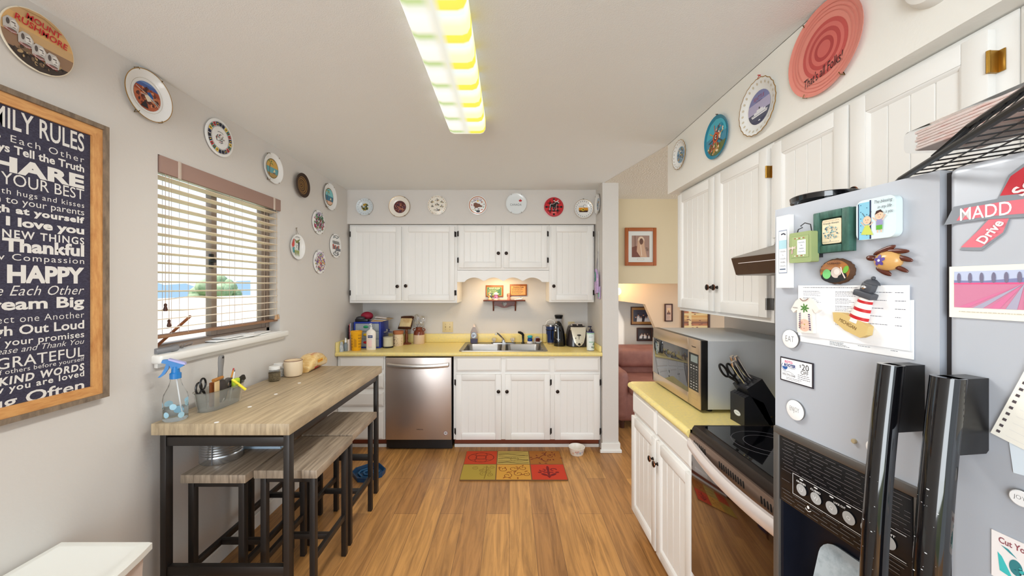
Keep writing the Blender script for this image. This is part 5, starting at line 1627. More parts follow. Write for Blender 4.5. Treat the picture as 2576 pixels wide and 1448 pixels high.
# freezer door built around the dispenser opening
DX0, DX1, DZ0, DZ1 = .012, .247, .715, 1.195
for x0, x1, z0, z1 in ((0, GX - .004, DZ1, FTOP), (0, GX - .004, .06, DZ0), (0, DX0, DZ0, DZ1), (DX1, GX - .004, DZ0, DZ1)):
    box(bm, x0, x1, 0, .055, z0, z1)
box(bm, 0, GX - .004, .045, .055, .06, FTOP)
fd_ = obj('freezer_door', bm, FRIDGE, fg)
bm = new(); box(bm, GX + .004, .80, 0, .055, .06, FTOP, .010, seg=4); rd = obj('fridge_door', bm, FRIDGE, fg)
bm = new(); box(bm, GX - .0045, GX + .0045, .012, .056, .06, FTOP - .004); obj('door_gap_gasket', bm, M('gasket_grey', (58, 54, 54), .6), fg)
def handle(parent, x0, x1, zt, zb):
    bm = new()
    rings = []
    n = 26
    for i in range(n + 1):
        tt = i / n
        z = zt + (zb - zt) * tt
        bow = .033 * (1 - (2 * tt - 1) ** 2)
        yo = -.040 - bow
        xm, hw_ = (x0 + x1) / 2, (x1 - x0) / 2
        rings.append([(xm + hw_ * math.cos(q), yo - .016 * max(math.sin(q), -.35), z) for q in [2 * PI * j / 20 for j in range(20)]])
    loft(bm, rings)
    for i in range(26):
        tt = .16 + .42 * RND.random() ** 1.3
        z = zt + (zb - zt) * tt
        bow = .033 * (1 - (2 * tt - 1) ** 2)
        q = PI * (.25 + .5 * RND.random())
        k_ = .0002 + .0006 * RND.random() ** 3
        ball(bm, (xm + hw_ * math.cos(q), -.040 - bow - .016 * math.sin(q), z), (k_ * 2.2, .0003, k_), 6, 1)
    h_ = obj('handle', bm, [GLOSSB, M('fleck_white', (206, 210, 214), .6)], parent)
    for z in (zt, zb):
        s_ = -1 if z == zt else 1
        bm = new()
        prism(bm, [(0, z), (-.046, z), (-.052, z + s_ * .02), (-.050, z + s_ * .088), (-.044, z + s_ * .095), (-.004, z + s_ * .095), (0, z + s_ * .091)], x0 + .008, x1 - .003, 'YZ')
        obj('handle_mount', bm, BLACK, h_)
handle(fd_, .2285, .2585, 1.387, .50)
handle(rd, .2905, .3235, 1.384, .50)
# dispenser
DG = M('dispenser_frame', (112, 108, 104), .35, .6)
dp = bm = new()
for x0, x1, z0, z1 in ((0.0, .014, DZ0, DZ1), (DX1 - .002, DX1 + .010, DZ0, DZ1), (0.0, DX1 + .010, DZ1 - .004, DZ1 + .012), (0.0, DX1 + .010, DZ0 - .012, DZ0)):
    box(bm, x0, x1, -.006, .004, z0, z1, .003)
dsp = obj('dispenser_frame', bm, DG, fd_)
CPZ = 1.058
bm = new(); box(bm, .014, DX1 - .002, -.004, .03, CPZ, DZ1 - .004, .002); obj('control_panel', bm, M('panel_black', (20, 20, 23), .25), dsp)
bm = new()
for x0, x1, y0, y1, z0, z1 in ((.014, .020, .0, .045, DZ0, CPZ), (DX1 - .010, DX1 - .002, .0, .045, DZ0, CPZ), (.014, DX1 - .002, .040, .046, DZ0, CPZ), (.014, DX1 - .002, .0, .045, DZ0, DZ0 + .012)):
    box(bm, x0, x1, y0, y1, z0, z1)
obj('recess', bm, M('recess_navy', (20, 23, 34), .3), dsp)
bm = new(); prism(bm, rrect(-.050, -.062, .050, .062, .03), -.006, 0, 'XY', 0, Matrix.Translation((.122, .018, .955)) @ Matrix.Rotation(PI / 2 - .25, 4, 'X')); obj('paddle', bm, M('paddle_grey', (176, 186, 192), .4, vary=(30, (132, 144, 152), .45, .7, (1, 1, 1))), dsp)
a = Art()
for i in range(19):
    z = .060 - .0067 * i
    x = -.108 + .003 * (i % 3)
    while x < .105:
        q = .018 + .016 * RND.random()
        if not (-.085 < x + q and x < .108 and -.038 < z < .0):
            a.rect(x, z, min(x + q, .112), z + .0009, (96, 94, 96))
        x += q + .006
a.up()
for x0, y0, x1, y1 in ((-.082, -.037, .108, -.036), (-.082, .003, .108, .004), (-.082, -.037, -.081, .004)):
    a.rect(x0, y0, x1, y1, (206, 206, 206))
for i in range(6):
    x = -.063 + .0295 * i
    a.ell(x, -.020, .0105, .0105, (168, 168, 168)); a.ell(x, -.0005 + .0, .004, .0013, (226, 226, 226))
a.up()
for i, s_ in enumerate(('U', 'W', 'Q', 'Q', 'V', '*')):
    a.text(s_, -.063 + .0295 * i, -.020, None, .007, (220, 220, 220))
for i, s_ in ((0, 'CRUSHED'), (1, 'CUBED'), (2.5, 'LOCK OUT'), (5, 'LIGHT')):
    a.text(s_, -.063 + .0295 * i, -.0065, .02, .0035, (226, 226, 226), .02)
for x in (-.048, .08):
    a.line([(x - .006, -.049), (x, -.053), (x + .006, -.049)], .0012, (226, 226, 226)); a.ell(x, -.045, .0025, .003, (226, 226, 226))
e = a.build('control_print', dsp, dz=.0004); e.matrix_local = Matrix.Translation((.1295, -.0042, 1.125)) @ Matrix.Rotation(PI / 2, 4, 'X')

# ------------------------------------------------------------------ magnets and papers on the fridge
def quad_art(name, label, cat, corners, thick, bg, fn=None, side=None, rough=.5, round_=0, off=0.0006, group=None):
    """flat piece on the fridge: corners TL,TR,BR,BL in the photograph, laid on the door plane"""
    P_ = [fr(u, v, off + thick) for u, v in corners]
    x0, x1 = (P_[0][0] + P_[3][0]) / 2, (P_[1][0] + P_[2][0]) / 2
    z0, z1 = (P_[2][1] + P_[3][1]) / 2, (P_[0][1] + P_[1][1]) / 2
    cx_, cz_ = (x0 + x1) / 2, (z0 + z1) / 2
    w_, h_ = x1 - x0, z1 - z0
    t_ = thing(name, label, cat, mat=fm(cx_, cz_, off), group=group)
    bm = new()
    prism(bm, rrect(-w_ / 2, -h_ / 2, w_ / 2, h_ / 2, round_) if round_ else [(-w_ / 2, -h_ / 2), (w_ / 2, -h_ / 2), (w_ / 2, h_ / 2), (-w_ / 2, h_ / 2)], 0, thick, 'XY', 0)
    obj('plate' if thick > .002 else 'sheet', bm, M('mag_%d_%d_%d' % bg, bg, rough), t_)
    a = Art()
    if fn:
        fn(a, w_, h_)
        a.build('printed_design', t_, thick + .0003, rough=rough)
    return t_, w_, h_

def a_plaque(a, w, h):
    a.rect(-.30 * w, -.30 * h, .36 * w, .30 * h, (150, 160, 180)); a.up(); a.rect(-.26 * w, -.285 * h, .33 * w, .285 * h, (240, 242, 244)); a.up()
    a.rect(-.26 * w, .04 * h, .33 * w, .16 * h, (176, 214, 226)); a.line([(-.1 * w, .24 * h), (.1 * w, .25 * h), (.25 * w, .23 * h)], .006 * h * 3, (40, 44, 60))
    for i in range(5):
        a.scribble(.03 * w, (.005 - .05 * i) * h, (.42, .1, .44, .36, .46)[i] * w, .026 * h, (96, 96, 110), 5 if i != 1 else 1, .0004)
    a.rect(-.2 * w, -.25 * h, .25 * w, -.235 * h, (60, 80, 110))
quad_art('magnet_plaque', 'narrow white upright plaque magnet at the left edge of the fridge', 'magnet', ((1953, 545), (1985, 540), (1985, 722), (1953, 725)), .011, (236, 234, 232), a_plaque)
def a_green(a, w, h):
    a.rect(-.40 * w, -.34 * h, .40 * w, .38 * h, (124, 144, 92)); a.up(); a.rect(-.39 * w, -.33 * h, .39 * w, .37 * h, (160, 176, 122)); a.up()
    a.rect(-.12 * w, -.24 * h, .27 * w, .24 * h, (232, 238, 240)); a.up()
    for i in range(4):
        a.scribble(.075 * w, (.16 - .1 * i) * h, (.28, .08, .2, .3)[i] * w, .055 * h, (70, 80, 96), (5, 2, 4, 5)[i], .0004)
    for i in range(5):
        a.ell((-.22 + .1 * i) * w, .30 * h, .025 * w, .02 * h, (236, 226, 220) if i % 2 else (176, 60, 70)); a.ell((-.22 + .1 * i) * w, -.28 * h, .025 * w, .02 * h, (176, 60, 70) if i % 2 else (236, 226, 220))
    a.up(); a.poly([(-.5 * w, .05 * h), (-.32 * w, .0), (-.5 * w, -.06 * h)], (206, 190, 176)); a.poly([(-.18 * w, .06 * h), (-.34 * w, .0), (-.18 * w, -.05 * h)], (206, 190, 176)); a.poly([(-.36 * w, .0), (-.30 * w, .0), (-.32 * w, -.2 * h), (-.4 * w, -.2 * h)], (196, 164, 160)); a.ell(-.33 * w, 0, .05 * w, .05 * h, (222, 208, 196))
t_, w_, h_ = quad_art('green_plaque', 'small sage green plaque magnet with a ribbon bow and wire loop', 'magnet', ((1984, 590), (2040, 577), (2042, 655), (1988, 664)), .016, (152, 168, 116), a_green, round_=.003, off=.012)
bm = new(); tube(bm, [(-.3 * w_, h_ / 2, .008), (-.25 * w_, h_ * .62, .008), (-.05 * w_, h_ * .66, .008), (-.15 * w_, h_ * .72, .008), (.05 * w_, h_ * .80, .008), (.3 * w_, h_ * .72, .008), (.35 * w_, h_ * .5, .008)], .0009, 6); obj('wire_loop', bm, BLACK, t_)
bm = new(); box(bm, -.02, .02, -.02, .02, -.0112, .0002); obj('magnet_backing', bm, BLACK, t_)
t_, w_, h_ = quad_art('framed_tile_magnet', 'dark green wooden frame magnet holding a cream tile', 'magnet', ((2055, 541), (2148, 516), (2150, 627), (2058, 641)), .004, (54, 92, 82), None)
bm = new()
for x0, x1, y0, y1 in ((-w_ / 2, -w_ * .30, -h_ / 2, h_ / 2), (w_ * .30, w_ / 2, -h_ / 2, h_ / 2), (-w_ * .30, w_ * .30, h_ * .32, h_ / 2), (-w_ * .30, w_ * .30, -h_ / 2, -h_ * .32)):
    box(bm, x0, x1, y0, y1, .003, .014, .002)
obj('frame', bm, M('green_wood', (62, 104, 92), .55, vary=(30, (44, 80, 70), .4, .65, (4, 1, 1))), t_)
bm = new(); prism(bm, rrect(-w_ * .25, -h_ * .29, w_ * .27, h_ * .29, .003), .004, .012, 'XY'); obj('tile', bm, M('cream_tile', (226, 212, 180), .5), t_)
a = Art()
a.text('Friends Always', .0, .19 * h_, .42 * w_, .055 * h_, (60, 84, 92))
a.blobs(0, -.04 * h_, .22 * w_, .2 * h_, [(110, 156, 170), (70, 100, 116), (160, 200, 200), (214, 200, 170), (90, 130, 140)], 70, .022 * w_)
for i in range(12):
    a.ell((-.22 + .04 * i) * w_, .25 * h_, .008 * w_, .008 * h_, (130, 60, 60)); a.ell((-.22 + .04 * i) * w_, -.25 * h_, .008 * w_, .008 * h_, (60, 90, 110))
a.build('printed_design', t_, .0124)
def a_kids(a, w, h):
    a.rect(-.42 * w, -.49 * h, -.14 * w, .44 * h, (136, 196, 220)); a.rect(-.45 * w, -.48 * h, -.42 * w, .42 * h, (40, 52, 84)); a.rect(-.14 * w, -.49 * h, -.10 * w, .47 * h, (40, 52, 84)); a.up()
    for i in range(10):
        a.ell((-.37 + .16 * (i % 2)) * w, (.38 - .085 * i) * h, .012 * w, .012 * h, (30, 70, 110))
    a.up()
    for x, y, d, hair in ((-.20, -.02, (196, 206, 96), 0), (.12, .06, (150, 150, 190), 1)):
        x, y = x * w, y * h
        if not hair:
            a.poly([(x - .05 * w, y - .12 * h), (x + .05 * w, y - .12 * h), (x + .16 * w, y - .38 * h), (x - .16 * w, y - .34 * h)], d)
            a.line([(x - .05 * w, y - .15 * h), (x - .16 * w, y - .02 * h)], .025 * w, (232, 186, 160)); a.line([(x + .05 * w, y - .15 * h), (x + .15 * w, y - .06 * h)], .025 * w, (232, 186, 160))
        else:
            a.rect(x - .08 * w, y - .24 * h, x + .08 * w, y - .10 * h, d); a.rect(x - .08 * w, y - .35 * h, x + .07 * w, y - .24 * h, (96, 170, 60))
            a.line([(x - .07 * w, y - .13 * h), (x - .17 * w, y - .03 * h)], .025 * w, (232, 186, 160)); a.line([(x + .07 * w, y - .13 * h), (x + .15 * w, y + .0 * h)], .025 * w, (232, 186, 160)); a.rect(x - .06 * w, y - .42 * h, x - .03 * w, y - .35 * h, (232, 186, 160)); a.rect(x + .03 * w, y - .42 * h, x + .06 * w, y - .35 * h, (232, 186, 160))
        a.up(); a.ell(x, y, .105 * w, .105 * h, (240, 196, 168)); a.up()
        if hair:
            a.poly([(x - .11 * w, y + .02 * h), (x - .07 * w, y + .11 * h), (x + .04 * w, y + .13 * h), (x + .11 * w, y + .04 * h), (x + .02 * w, y + .075 * h)], (70, 46, 40))
        else:
            for s_ in (-1, 1):
                a.line([(x + s_ * .05 * w, y + .09 * h), (x + s_ * .12 * w, y + .2 * h)], .012 * w, (60, 40, 40))
        for s_ in (-1, 1):
            a.ell(x + s_ * .03 * w, y + .01 * h, .009 * w, .009 * h, (40, 30, 30))
        a.line([(x - .02 * w, y - .045 * h), (x, y - .055 * h), (x + .02 * w, y - .045 * h)], .008 * w, (150, 60, 60))
    for i, s_ in enumerate(('The blessing', 'in my life', 'is you')):
        a.text(s_, (.22, .25, .36)[i] * w, (.38 - .135 * i) * h, (.44, .34, .18)[i] * w, .10 * h, (50, 56, 80), -.005, .3)
quad_art('ceramic_tile_magnet', 'pale blue ceramic tile magnet with two cartoon children', 'magnet', ((2152, 506), (2252, 489), (2256, 590), (2156, 609)), .012, (214, 232, 236), a_kids, rough=.2, round_=.010)

def blob3(bm, x, y, z, rx, ry, rz, mi=0, rot=0): ball(bm, (x, y, z), (rx, ry, rz), 16, mi, Matrix.Rotation(rot, 4, 'Z'))
x, z = fr(2241, 656)
t_ = thing('turtle_magnet', 'carved brown and tan sea turtle magnet with a purple flower', 'magnet', mat=fm(x, z, .0005))
bm = new(); blob3(bm, 0, 0, .004, .019, .0155, .011); obj('shell', bm, M('tan_shell', (206, 160, 96), .3, coat=.3), t_)
bm = new()
BRN = M('mahogany', (86, 40, 28), .25, coat=.3)
for x1, y1, rx, ry, ro in ((-.005, .017, .017, .0045, .35), (-.006, -.016, .013, .0045, -.55), (.021, .002, .012, .004, -.35), (.017, -.013, .011, .0035, -.5), (.012, .014, .016, .004, -.1)):
    blob3(bm, x1, y1, .0045, rx, ry, .003, 0, ro)
obj('flipper', bm, BRN, t_)
bm = new(); blob3(bm, -.0225, .006, .006, .007, .0048, .005, 0, -.2); obj('head', bm, BRN, t_)
a = Art()
for q in range(5):
    an = 2 * PI * q / 5 + .3
    a.ell(-.005 + .0048 * math.cos(an), .001 + .0048 * math.sin(an), .0042, .0028, (90, 70, 150), 14, an)
a.up(); a.ell(-.005, .001, .002, .002, (236, 236, 240))
o_ = a.build('painted_flower', t_, 0)
for vtx in o_.data.vertices:
    xx, yy, zz = vtx.co
    vtx.co.z = .0044 + .011 * math.sqrt(max(0, 1 - (xx / .019) ** 2 - (yy / .0155) ** 2)) + zz
x, z = fr(2111, 682)
t_ = thing('oval_wood_slice_magnet', 'oval bark-edged wood slice magnet with a painted black animal', 'magnet', mat=fm(x, z, .0005))
P0, P1 = fr(2068, 682), fr(2155, 682); rx = (P1[0] - P0[0]) / 2
rz_ = (fr(2111, 650)[1] - fr(2111, 715)[1]) / 2
bm = new(); lathe(bm, [(0, .009), (.86, .009), (.94, .007), (1.0, .003), (.96, 0), (0, 0)], 40, 0, Matrix.Diagonal((rx, rz_, 1, 1)), [0, 1, 1, 1, 1], lambda q, k_: 1 + (.03 * math.sin(17 * q) if 2 <= k_ <= 4 else 0)); obj('slice', bm, [M('varnished_wood', (176, 112, 44), .15, coat=.6, vary=(60, (132, 78, 30), .4, .65, (1, 1, 1))), M('bark', (84, 56, 36), .8)], t_)
a = Art()
a.ell(-.05 * rx, -.38 * rz_, .75 * rx, .5 * rz_, (30, 28, 28)); a.up(); a.ell(-.45 * rx, -.2 * rz_, .25 * rx, .38 * rz_, (120, 200, 120)); a.ell(.1 * rx, -.1 * rz_, .3 * rx, .42 * rz_, (206, 190, 180)); a.ell(.45 * rx, -.5 * rz_, .25 * rx, .25 * rz_, (36, 32, 32)); a.up(); a.ell(.15 * rx, -.05 * rz_, .16 * rx, .22 * rz_, (230, 214, 206)); a.ell(.66 * rx, .1 * rz_, .14 * rx, .3 * rz_, (110, 170, 60), rot=-.5); a.line([(.38 * rx, .3 * rz_), (.45 * rx, -.1 * rz_), (.62 * rx, -.55 * rz_)], .07 * rx, (232, 206, 196))
a.scribble(-.02 * rx, .62 * rz_, .8 * rx, .18 * rz_, (60, 36, 20), 7, .0005)
a.build('painted_animal', t_, .0093, rough=.2)

# contact lists held by two magnets
def a_list(rows):
    def f(a, w, h):
        a.lines_of_text(-.44 * w, .455 * h, .55 * w, 1, .1, .009 * h, (90, 90, 100), .05)
        for i in range(rows):
            y = (.38 - .13 * i) * h
            for k_, x in enumerate((-.44, -.10, .18, .40)):
                if k_ == 0 and i > 1: continue
                for j in range(4 if k_ < 2 else 1):
                    a.lines_of_text(x * w, y - .026 * h * j, (.22 if k_ < 2 else (.2 if k_ == 2 else .08)) * w, 1, .1, .0085 * h, (96, 98, 112) if j == 0 else (150, 150, 160), .5)
    return f
quad_art('contact_list_sheet', 'lower white printed list sheet hanging below the upper one on the fridge', 'paper', ((2012, 760), (2300, 735), (2298, 886), (2014, 872)), .0006, (236, 238, 240), lambda a, w, h: [a.lines_of_text(x * w, (-.405 - .022 * j) * h, q * w, 1, .1, .009 * h, (110, 116, 126), .4) for x, n, q in ((-.18, 4, .2), (.08, 1, .16), (.34, 1, .08)) for j in range(n)], rough=.7)
quad_art('contact_list_sheet', 'upper white printed list sheet held by shirt and lighthouse magnets', 'paper', ((2004, 728), (2290, 703), (2286, 856), (2012, 862)), .0006, (242, 243, 245), a_list(5), rough=.7, off=.0024)
# t-shirt magnet
x, z = fr(2032, 793, .003)
t_ = thing('t_shirt_magnet', 'white t-shirt shaped magnet with a green palm, holding papers', 'magnet', mat=fm(x, z, .0042))
sx_ = (fr(2068, 793)[0] - fr(1997, 793)[0]) / 2
sz_ = (fr(2032, 748)[1] - fr(2032, 836)[1]) / 2
bm = new()
shirt = [(-.30, 1), (-.12, .88), (.12, .9), (.30, 1.0), (.62, .84), (1.0, .38), (.72, .18), (.52, .42), (.62, -.95), (-.52, -1), (-.55, .3), (-.82, .12), (-1.0, .30), (-.66, .8)]
prism(bm, [(px * sx_, pz * sz_) for px, pz in shirt], 0, .006, 'XY'); obj('shirt', bm, M('shirt_white', (232, 226, 218), .45), t_)
a = Art()
for q in range(7):
    an = 2 * PI * q / 7
    a.ell(.02 * sx_ + .17 * sx_ * math.cos(an), .42 * sz_ + .14 * sz_ * math.sin(an), .15 * sx_, .045 * sz_, (80, 130, 60), 10, an)
a.ell(0, -.55 * sz_, .42 * sx_, .35 * sz_, (226, 190, 170)); a.up(); a.blobs(0, -.55 * sz_, .4 * sx_, .33 * sz_, [(206, 150, 140), (236, 214, 190), (190, 160, 90)], 20, .05 * sx_)
for i in range(8):
    a.rect((.28 + .012 * i) * sx_, (.1 - .12 * i) * sz_, (.40 + .012 * i) * sx_, (.04 - .12 * i) * sz_, (76, 50, 96))
a.line([((-.30 + .07 * math.sin(i * 2.1)) * sx_, (.15 - .9 * i / 24) * sz_) for i in range(25)], .045 * sx_, (80, 74, 110)); a.scribble(-.64 * sx_, .42 * sz_, .36 * sx_, .09 * sz_, (60, 60, 70), 5, .0004); a.line([((px) * sx_, (pz - .03) * sz_) for px, pz in ((-.30, 1), (-.12, .86), (.12, .88), (.30, 1.0))], .04 * sx_, (120, 70, 50))
a.build('printed_design', t_, .0063)
# lighthouse magnet
p0, p1 = fr(2152, 810, .01), fr(2203, 712, .01)
t_ = thing('lighthouse_magnet', 'tilted red and white lighthouse magnet on a tan rock', 'magnet', mat=fm(p0[0], p0[1], .0046) @ Matrix.Rotation(-math.atan2(p1[0] - p0[0], p1[1] - p0[1]) * .78, 4, 'Z'))
LL = math.hypot(p1[0] - p0[0], p1[1] - p0[1])
bm = new()
def tower(y0, y1, mi):
    w0, w1 = .0155 - .006 * y0 / (.62 * LL), .0155 - .006 * y1 / (.62 * LL)
    loft(bm, [[(wd * math.cos(q), y, max(.0005, .012 * math.sin(q))) for q in [PI * j / 12 for j in range(13)]] for wd, y in ((w0, y0), (w1, y1))], mi)
e = .62 * LL
for i, (q0, q1) in enumerate(((0.0, .16), (.16, .28), (.28, .48), (.48, .60), (.60, .80), (.80, .9), (.9, 1.02))):
    tower(q0 * e, q1 * e, i % 2)
obj('tower', bm, [M('tower_white', (232, 226, 222), .4), M('tower_red', (190, 30, 38), .4)], t_)
bm = new(); box(bm, -.0145, .0145, e, e + .010, 0, .0145, .002); box(bm, -.0085, .0085, e + .010, e + .024, 0, .012, .002); loft(bm, [[(wd * math.cos(q), y, max(.0005, wd * 1.1 * math.sin(q))) for q in [PI * j / 10 for j in range(11)]] for wd, y in ((.0115, e + .024), (.009, e + .0275), (.003, e + .031))]); ball(bm, (0, e + .033, .004), .003, 10); obj('lantern_room', bm, M('slate_grey', (74, 76, 82), .5), t_)
bm = new(); ball(bm, (-.002, e + .017, .012), .0042, 12); obj('lamp_gem', bm, CHROME, t_)
bm = new(); prism(bm, [(-.036, .004), (-.030, -.010), (-.008, -.018), (.018, -.02), (.026, -.012), (.024, .002), (.010, .006), (-.02, .009)], 0, .011, 'XY', 0, Matrix.Rotation(.05, 4, 'Z')); rk = obj('rock_base', bm, M('sand_rock', (206, 178, 116), .7), t_)
a = Art(); a.text('MICHIGAN', -.006, -.006, .030, .006, (120, 90, 50), 0, rot=-.12); a.build('lettering', t_, .0114)
# round word magnets
def round_mag(u, v, ru, word, lab):
    x, z = fr(u, v)
    r_ = (fr(u + ru, v)[0] - fr(u - ru, v)[0]) / 2
    t_ = thing('round_magnet', lab, 'magnet', mat=fm(x, z, .0006), group='round white word magnets')
    bm = new(); lathe(bm, [(0, .005), (.90 * r_, .005), (r_, .0042), (r_, .001), (.97 * r_, 0), (0, 0)], 40, 0, None, [0, 0, 1, 1, 1]); obj('disc', bm, [M('enamel_white', (240, 240, 240), .2), SILV], t_)
    if word:
        a = Art(); a.text(word, 0, .02 * r_, 1.05 * r_, .62 * r_, (70, 70, 76), -.022); a.build('lettering', t_, .0053)
round_mag(1993, 852, 20, 'EAT', 'round white magnet reading EAT beside the paper lists')
round_mag(2005, 1031, 22, 'ENJOY', 'round white magnet reading ENJOY above the dispenser')
round_mag(2206, 1127, 22, '', 'round white magnet half hidden behind the freezer handle')
round_mag(2575, 1252, 30, 'JOY', 'round white magnet at the right picture edge above the dark lettered card')
x, z = fr(2151, 1109)
t_ = thing('button_magnet', 'tiny tan button magnet above the dispenser panel', 'magnet', mat=fm(x, z, .0004))
bm = new(); lathe(bm, [(0, .004), (.0032, .004), (.0038, .0032), (.0038, 0), (0, 0)], 18); obj('disc', bm, M('tan_button', (176, 160, 128), .4), t_)
def a_coupon(a, w, h):
    a.rect(-.465 * w, -.45 * h, .465 * w, .45 * h, (244, 244, 246)); a.up()
    a.text('ROTO-', -.22 * w, .33 * h, .26 * w, .11 * h, (214, 84, 130), .04, .15); a.text('ROOTER', -.19 * w, .19 * h, .36 * w, .13 * h, (40, 60, 120), .05, .15); a.text('PLUMBERS', -.16 * w, .09 * h, .28 * w, .05 * h, (120, 130, 150))
    a.ring(-.34 * w, .12 * h, .10 * w, .115 * w, (60, 90, 140), 24, 2.2, 5.0); a.poly(circ(-.34 * w, .12 * h, .085 * w, n=14, a0=PI, a1=2 * PI), (40, 90, 160))
    a.line([(-.42 * w, -.07 * h), (-.3 * w, -.11 * h), (-.22 * w, -.06 * h), (-.06 * w, -.14 * h)], .012 * h, (70, 70, 80)); a.text('970-773-5348', -.22 * w, -.21 * h, .40 * w, .09 * h, (50, 50, 60)); a.lines_of_text(-.3 * w, -.33 * h, .5 * w, 2, .06 * h, .018 * h, (110, 110, 120), .2)
    a.text('$', .135 * w, .27 * h, None, .12 * h, (30, 30, 34)); a.text('20', .28 * w, .25 * h, .20 * w, .24 * h, (30, 30, 34)); a.text('OFF', .26 * w, .03 * h, .22 * w, .15 * h, (30, 30, 34))
    a.lines_of_text(.06 * w, -.11 * h, .38 * w, 3, .075 * h, .02 * h, (90, 90, 100), .2)
quad_art('coupon_magnet', 'plumber coupon magnet reading 20 dollars off under the EAT magnet', 'magnet', ((1963, 896), (2046, 913), (2046, 978), (1963, 954)), .0015, (44, 40, 48), a_coupon)

# right door: ribbon, tulip picture, notepad, card
x, z = fr(2500, 535)
t_ = thing('ribbon_magnet', 'red and silver awareness ribbon magnet lettered MADD on the right door', 'magnet', mat=fm(x, z, .0006))
def L_(pts): return [(fr(u, v)[0] - x, fr(u, v)[1] - z) for u, v in pts]
strip = [(2378, 566), (2402, 520), (2512, 500), (2600, 488), (2700, 478), (2700, 530), (2600, 545), (2480, 552)]
tail = [(2415, 629), (2465, 575), (2490, 545), (2548, 532), (2528, 585), (2470, 630)]
bow = [(2510, 502), (2540, 440), (2576, 412), (2640, 392), (2690, 420), (2620, 470), (2585, 496)]
bm = new(); prism(bm, L_(strip), 0.0008, .0016, 'XY'); prism(bm, L_(tail), 0, .0008, 'XY'); prism(bm, L_(bow), 0, .0008, 'XY'); obj('ribbon', bm, M('silver_vinyl', (140, 146, 154), .4), t_)
a = Art()
def shrink(pts, k=.80):
    n = len(pts); cx_ = sum(p[0] for p in pts) / n; cy_ = sum(p[1] for p in pts) / n
    return [(cx_ + (p[0] - cx_) * (k + .12), cy_ + (p[1] - cy_) * k) for p in pts]
a.poly(shrink(L_(tail), .82), (222, 120, 134)); a.poly(shrink(L_(bow), .78), (200, 54, 66)); a.up().up().up(); a.lay = 5
a.poly(shrink(L_(strip), .66), (222, 116, 130)); a.up()
p = fr(2481, 531); a.text('MADD', p[0] - x, p[1] - z, fr(2546, 531)[0] - fr(2416, 531)[0], .0165, (240, 236, 236), .008, rot=.0)
p = fr(2494, 583); a.text('Drive', p[0] - x, p[1] - z, .030, .0105, (244, 226, 228), .03, rot=.95)
p = fr(2604, 446); a.text('Sober', p[0] - x, p[1] - z, .042, .014, (244, 226, 228), .03, rot=.9)
a.build('lettering', t_, .0009)
def a_tulip(a, w, h):
    x0, x1, y0, y1 = -.44 * w, .44 * w, -.30 * h, .40 * h
    a.rect(x0, y1 - .22 * h, x1, y1, (190, 200, 226)); a.rect(x0, y0, x1, y1 - .21 * h, (206, 130, 160)); a.up()
    a.poly([(x0, y1 - .22 * h), (x0, y1 - .17 * h), (x0 + .3 * w, y1 - .19 * h), (x1, y1 - .12 * h), (x1, y1 - .22 * h)], (130, 136, 176))
    a.rect(x0, y1 - .25 * h, x1, y1 - .22 * h, (226, 90, 140))
    vx, vy = .30 * w, y1 - .23 * h
    for i in range(9):
        b0 = x0 - .3 * w + .17 * w * i
        c = (172, 168, 190) if i % 2 else (214, 120, 160)
        pts = [(vx - .01 * w, vy), (max(x0, min(x1, b0)), y0), (max(x0, min(x1, b0 + .11 * w)), y0)]
        a.poly(pts, c)
    a.up()
    for i in range(7):
        xx = x0 + (.06 + .125 * i) * w
        a.ell(xx, y1 - .13 * h, .022 * w, .10 * h, (120, 116, 140), 12)
    a.lines_of_text(-.38 * w, -.385 * h, .78 * w, 1, .1, .012 * h, (196, 186, 166), .05)
quad_art('tulip_picture_magnet', 'pink tulip field picture magnet with white border on the right fridge door', 'magnet', ((2388, 668), (2640, 664), (2640, 806), (2388, 802)), .0015, (238, 235, 224), a_tulip)
c_, d_ = fr(2464, 1078), fr(2576, 868)
t_ = thing('notepad', 'white spiral-holed lined note page tilted on the right fridge door', 'notepad', mat=fm(c_[0] + .012, c_[1], .0025) @ Matrix.Rotation(-math.atan2(d_[0] - c_[0], d_[1] - c_[1]), 4, 'Z'))
bm = new(); box(bm, 0, .105, 0, .165, -.0008, .0012); obj('page', bm, M('note_paper', (238, 236, 226), .8), t_)
a = Art()
for i in range(19):
    a.rect(.0035, .005 + .0085 * i, .0068, .0083 + .0085 * i, (84, 76, 80))
for i in range(17):
    a.rect(.012, .006 + .0092 * i, .104, .0062 + .0092 * i, (206, 206, 210))
a.scribble(.066, .065, .014, .012, (120, 70, 70), 3, .0012)
a.build('holes_and_lines', t_, .0015)
x, z = fr(2575, 1120)
t_ = thing('note_slip', 'pale blue paper slip poking out under the spiral note page', 'paper', mat=fm(x, z, .0008) @ Matrix.Rotation(.1, 4, 'Z'))
bm = new(); box(bm, -.011, .04, -.035, .04, 0, .0006); obj('slip', bm, M('blue_paper', (214, 226, 236), .8), t_)
def a_card(a, w, h):
    a.text('Cut Your', -.05 * w, .36 * h, .62 * w, .13 * h, (150, 84, 92), .02)
    a.poly([(-.38 * w, .08 * h), (-.3 * w, .02 * h), (-.1 * w, -.34 * h), (-.34 * w, -.3 * h)], (70, 190, 190)); a.ell(-.05 * w, -.08 * h, .12 * w, .16 * h, (60, 130, 136)); a.up()
    a.poly([(-.32 * w, .26 * h), (-.18 * w, .24 * h), (-.02 * w, .12 * h), (-.16 * w, .17 * h)], (64, 150, 156)); a.blobs(.12 * w, -.18 * h, .22 * w, .18 * h, [(70, 180, 180), (40, 60, 70), (230, 236, 236), (40, 110, 116)], 30, .035 * w)
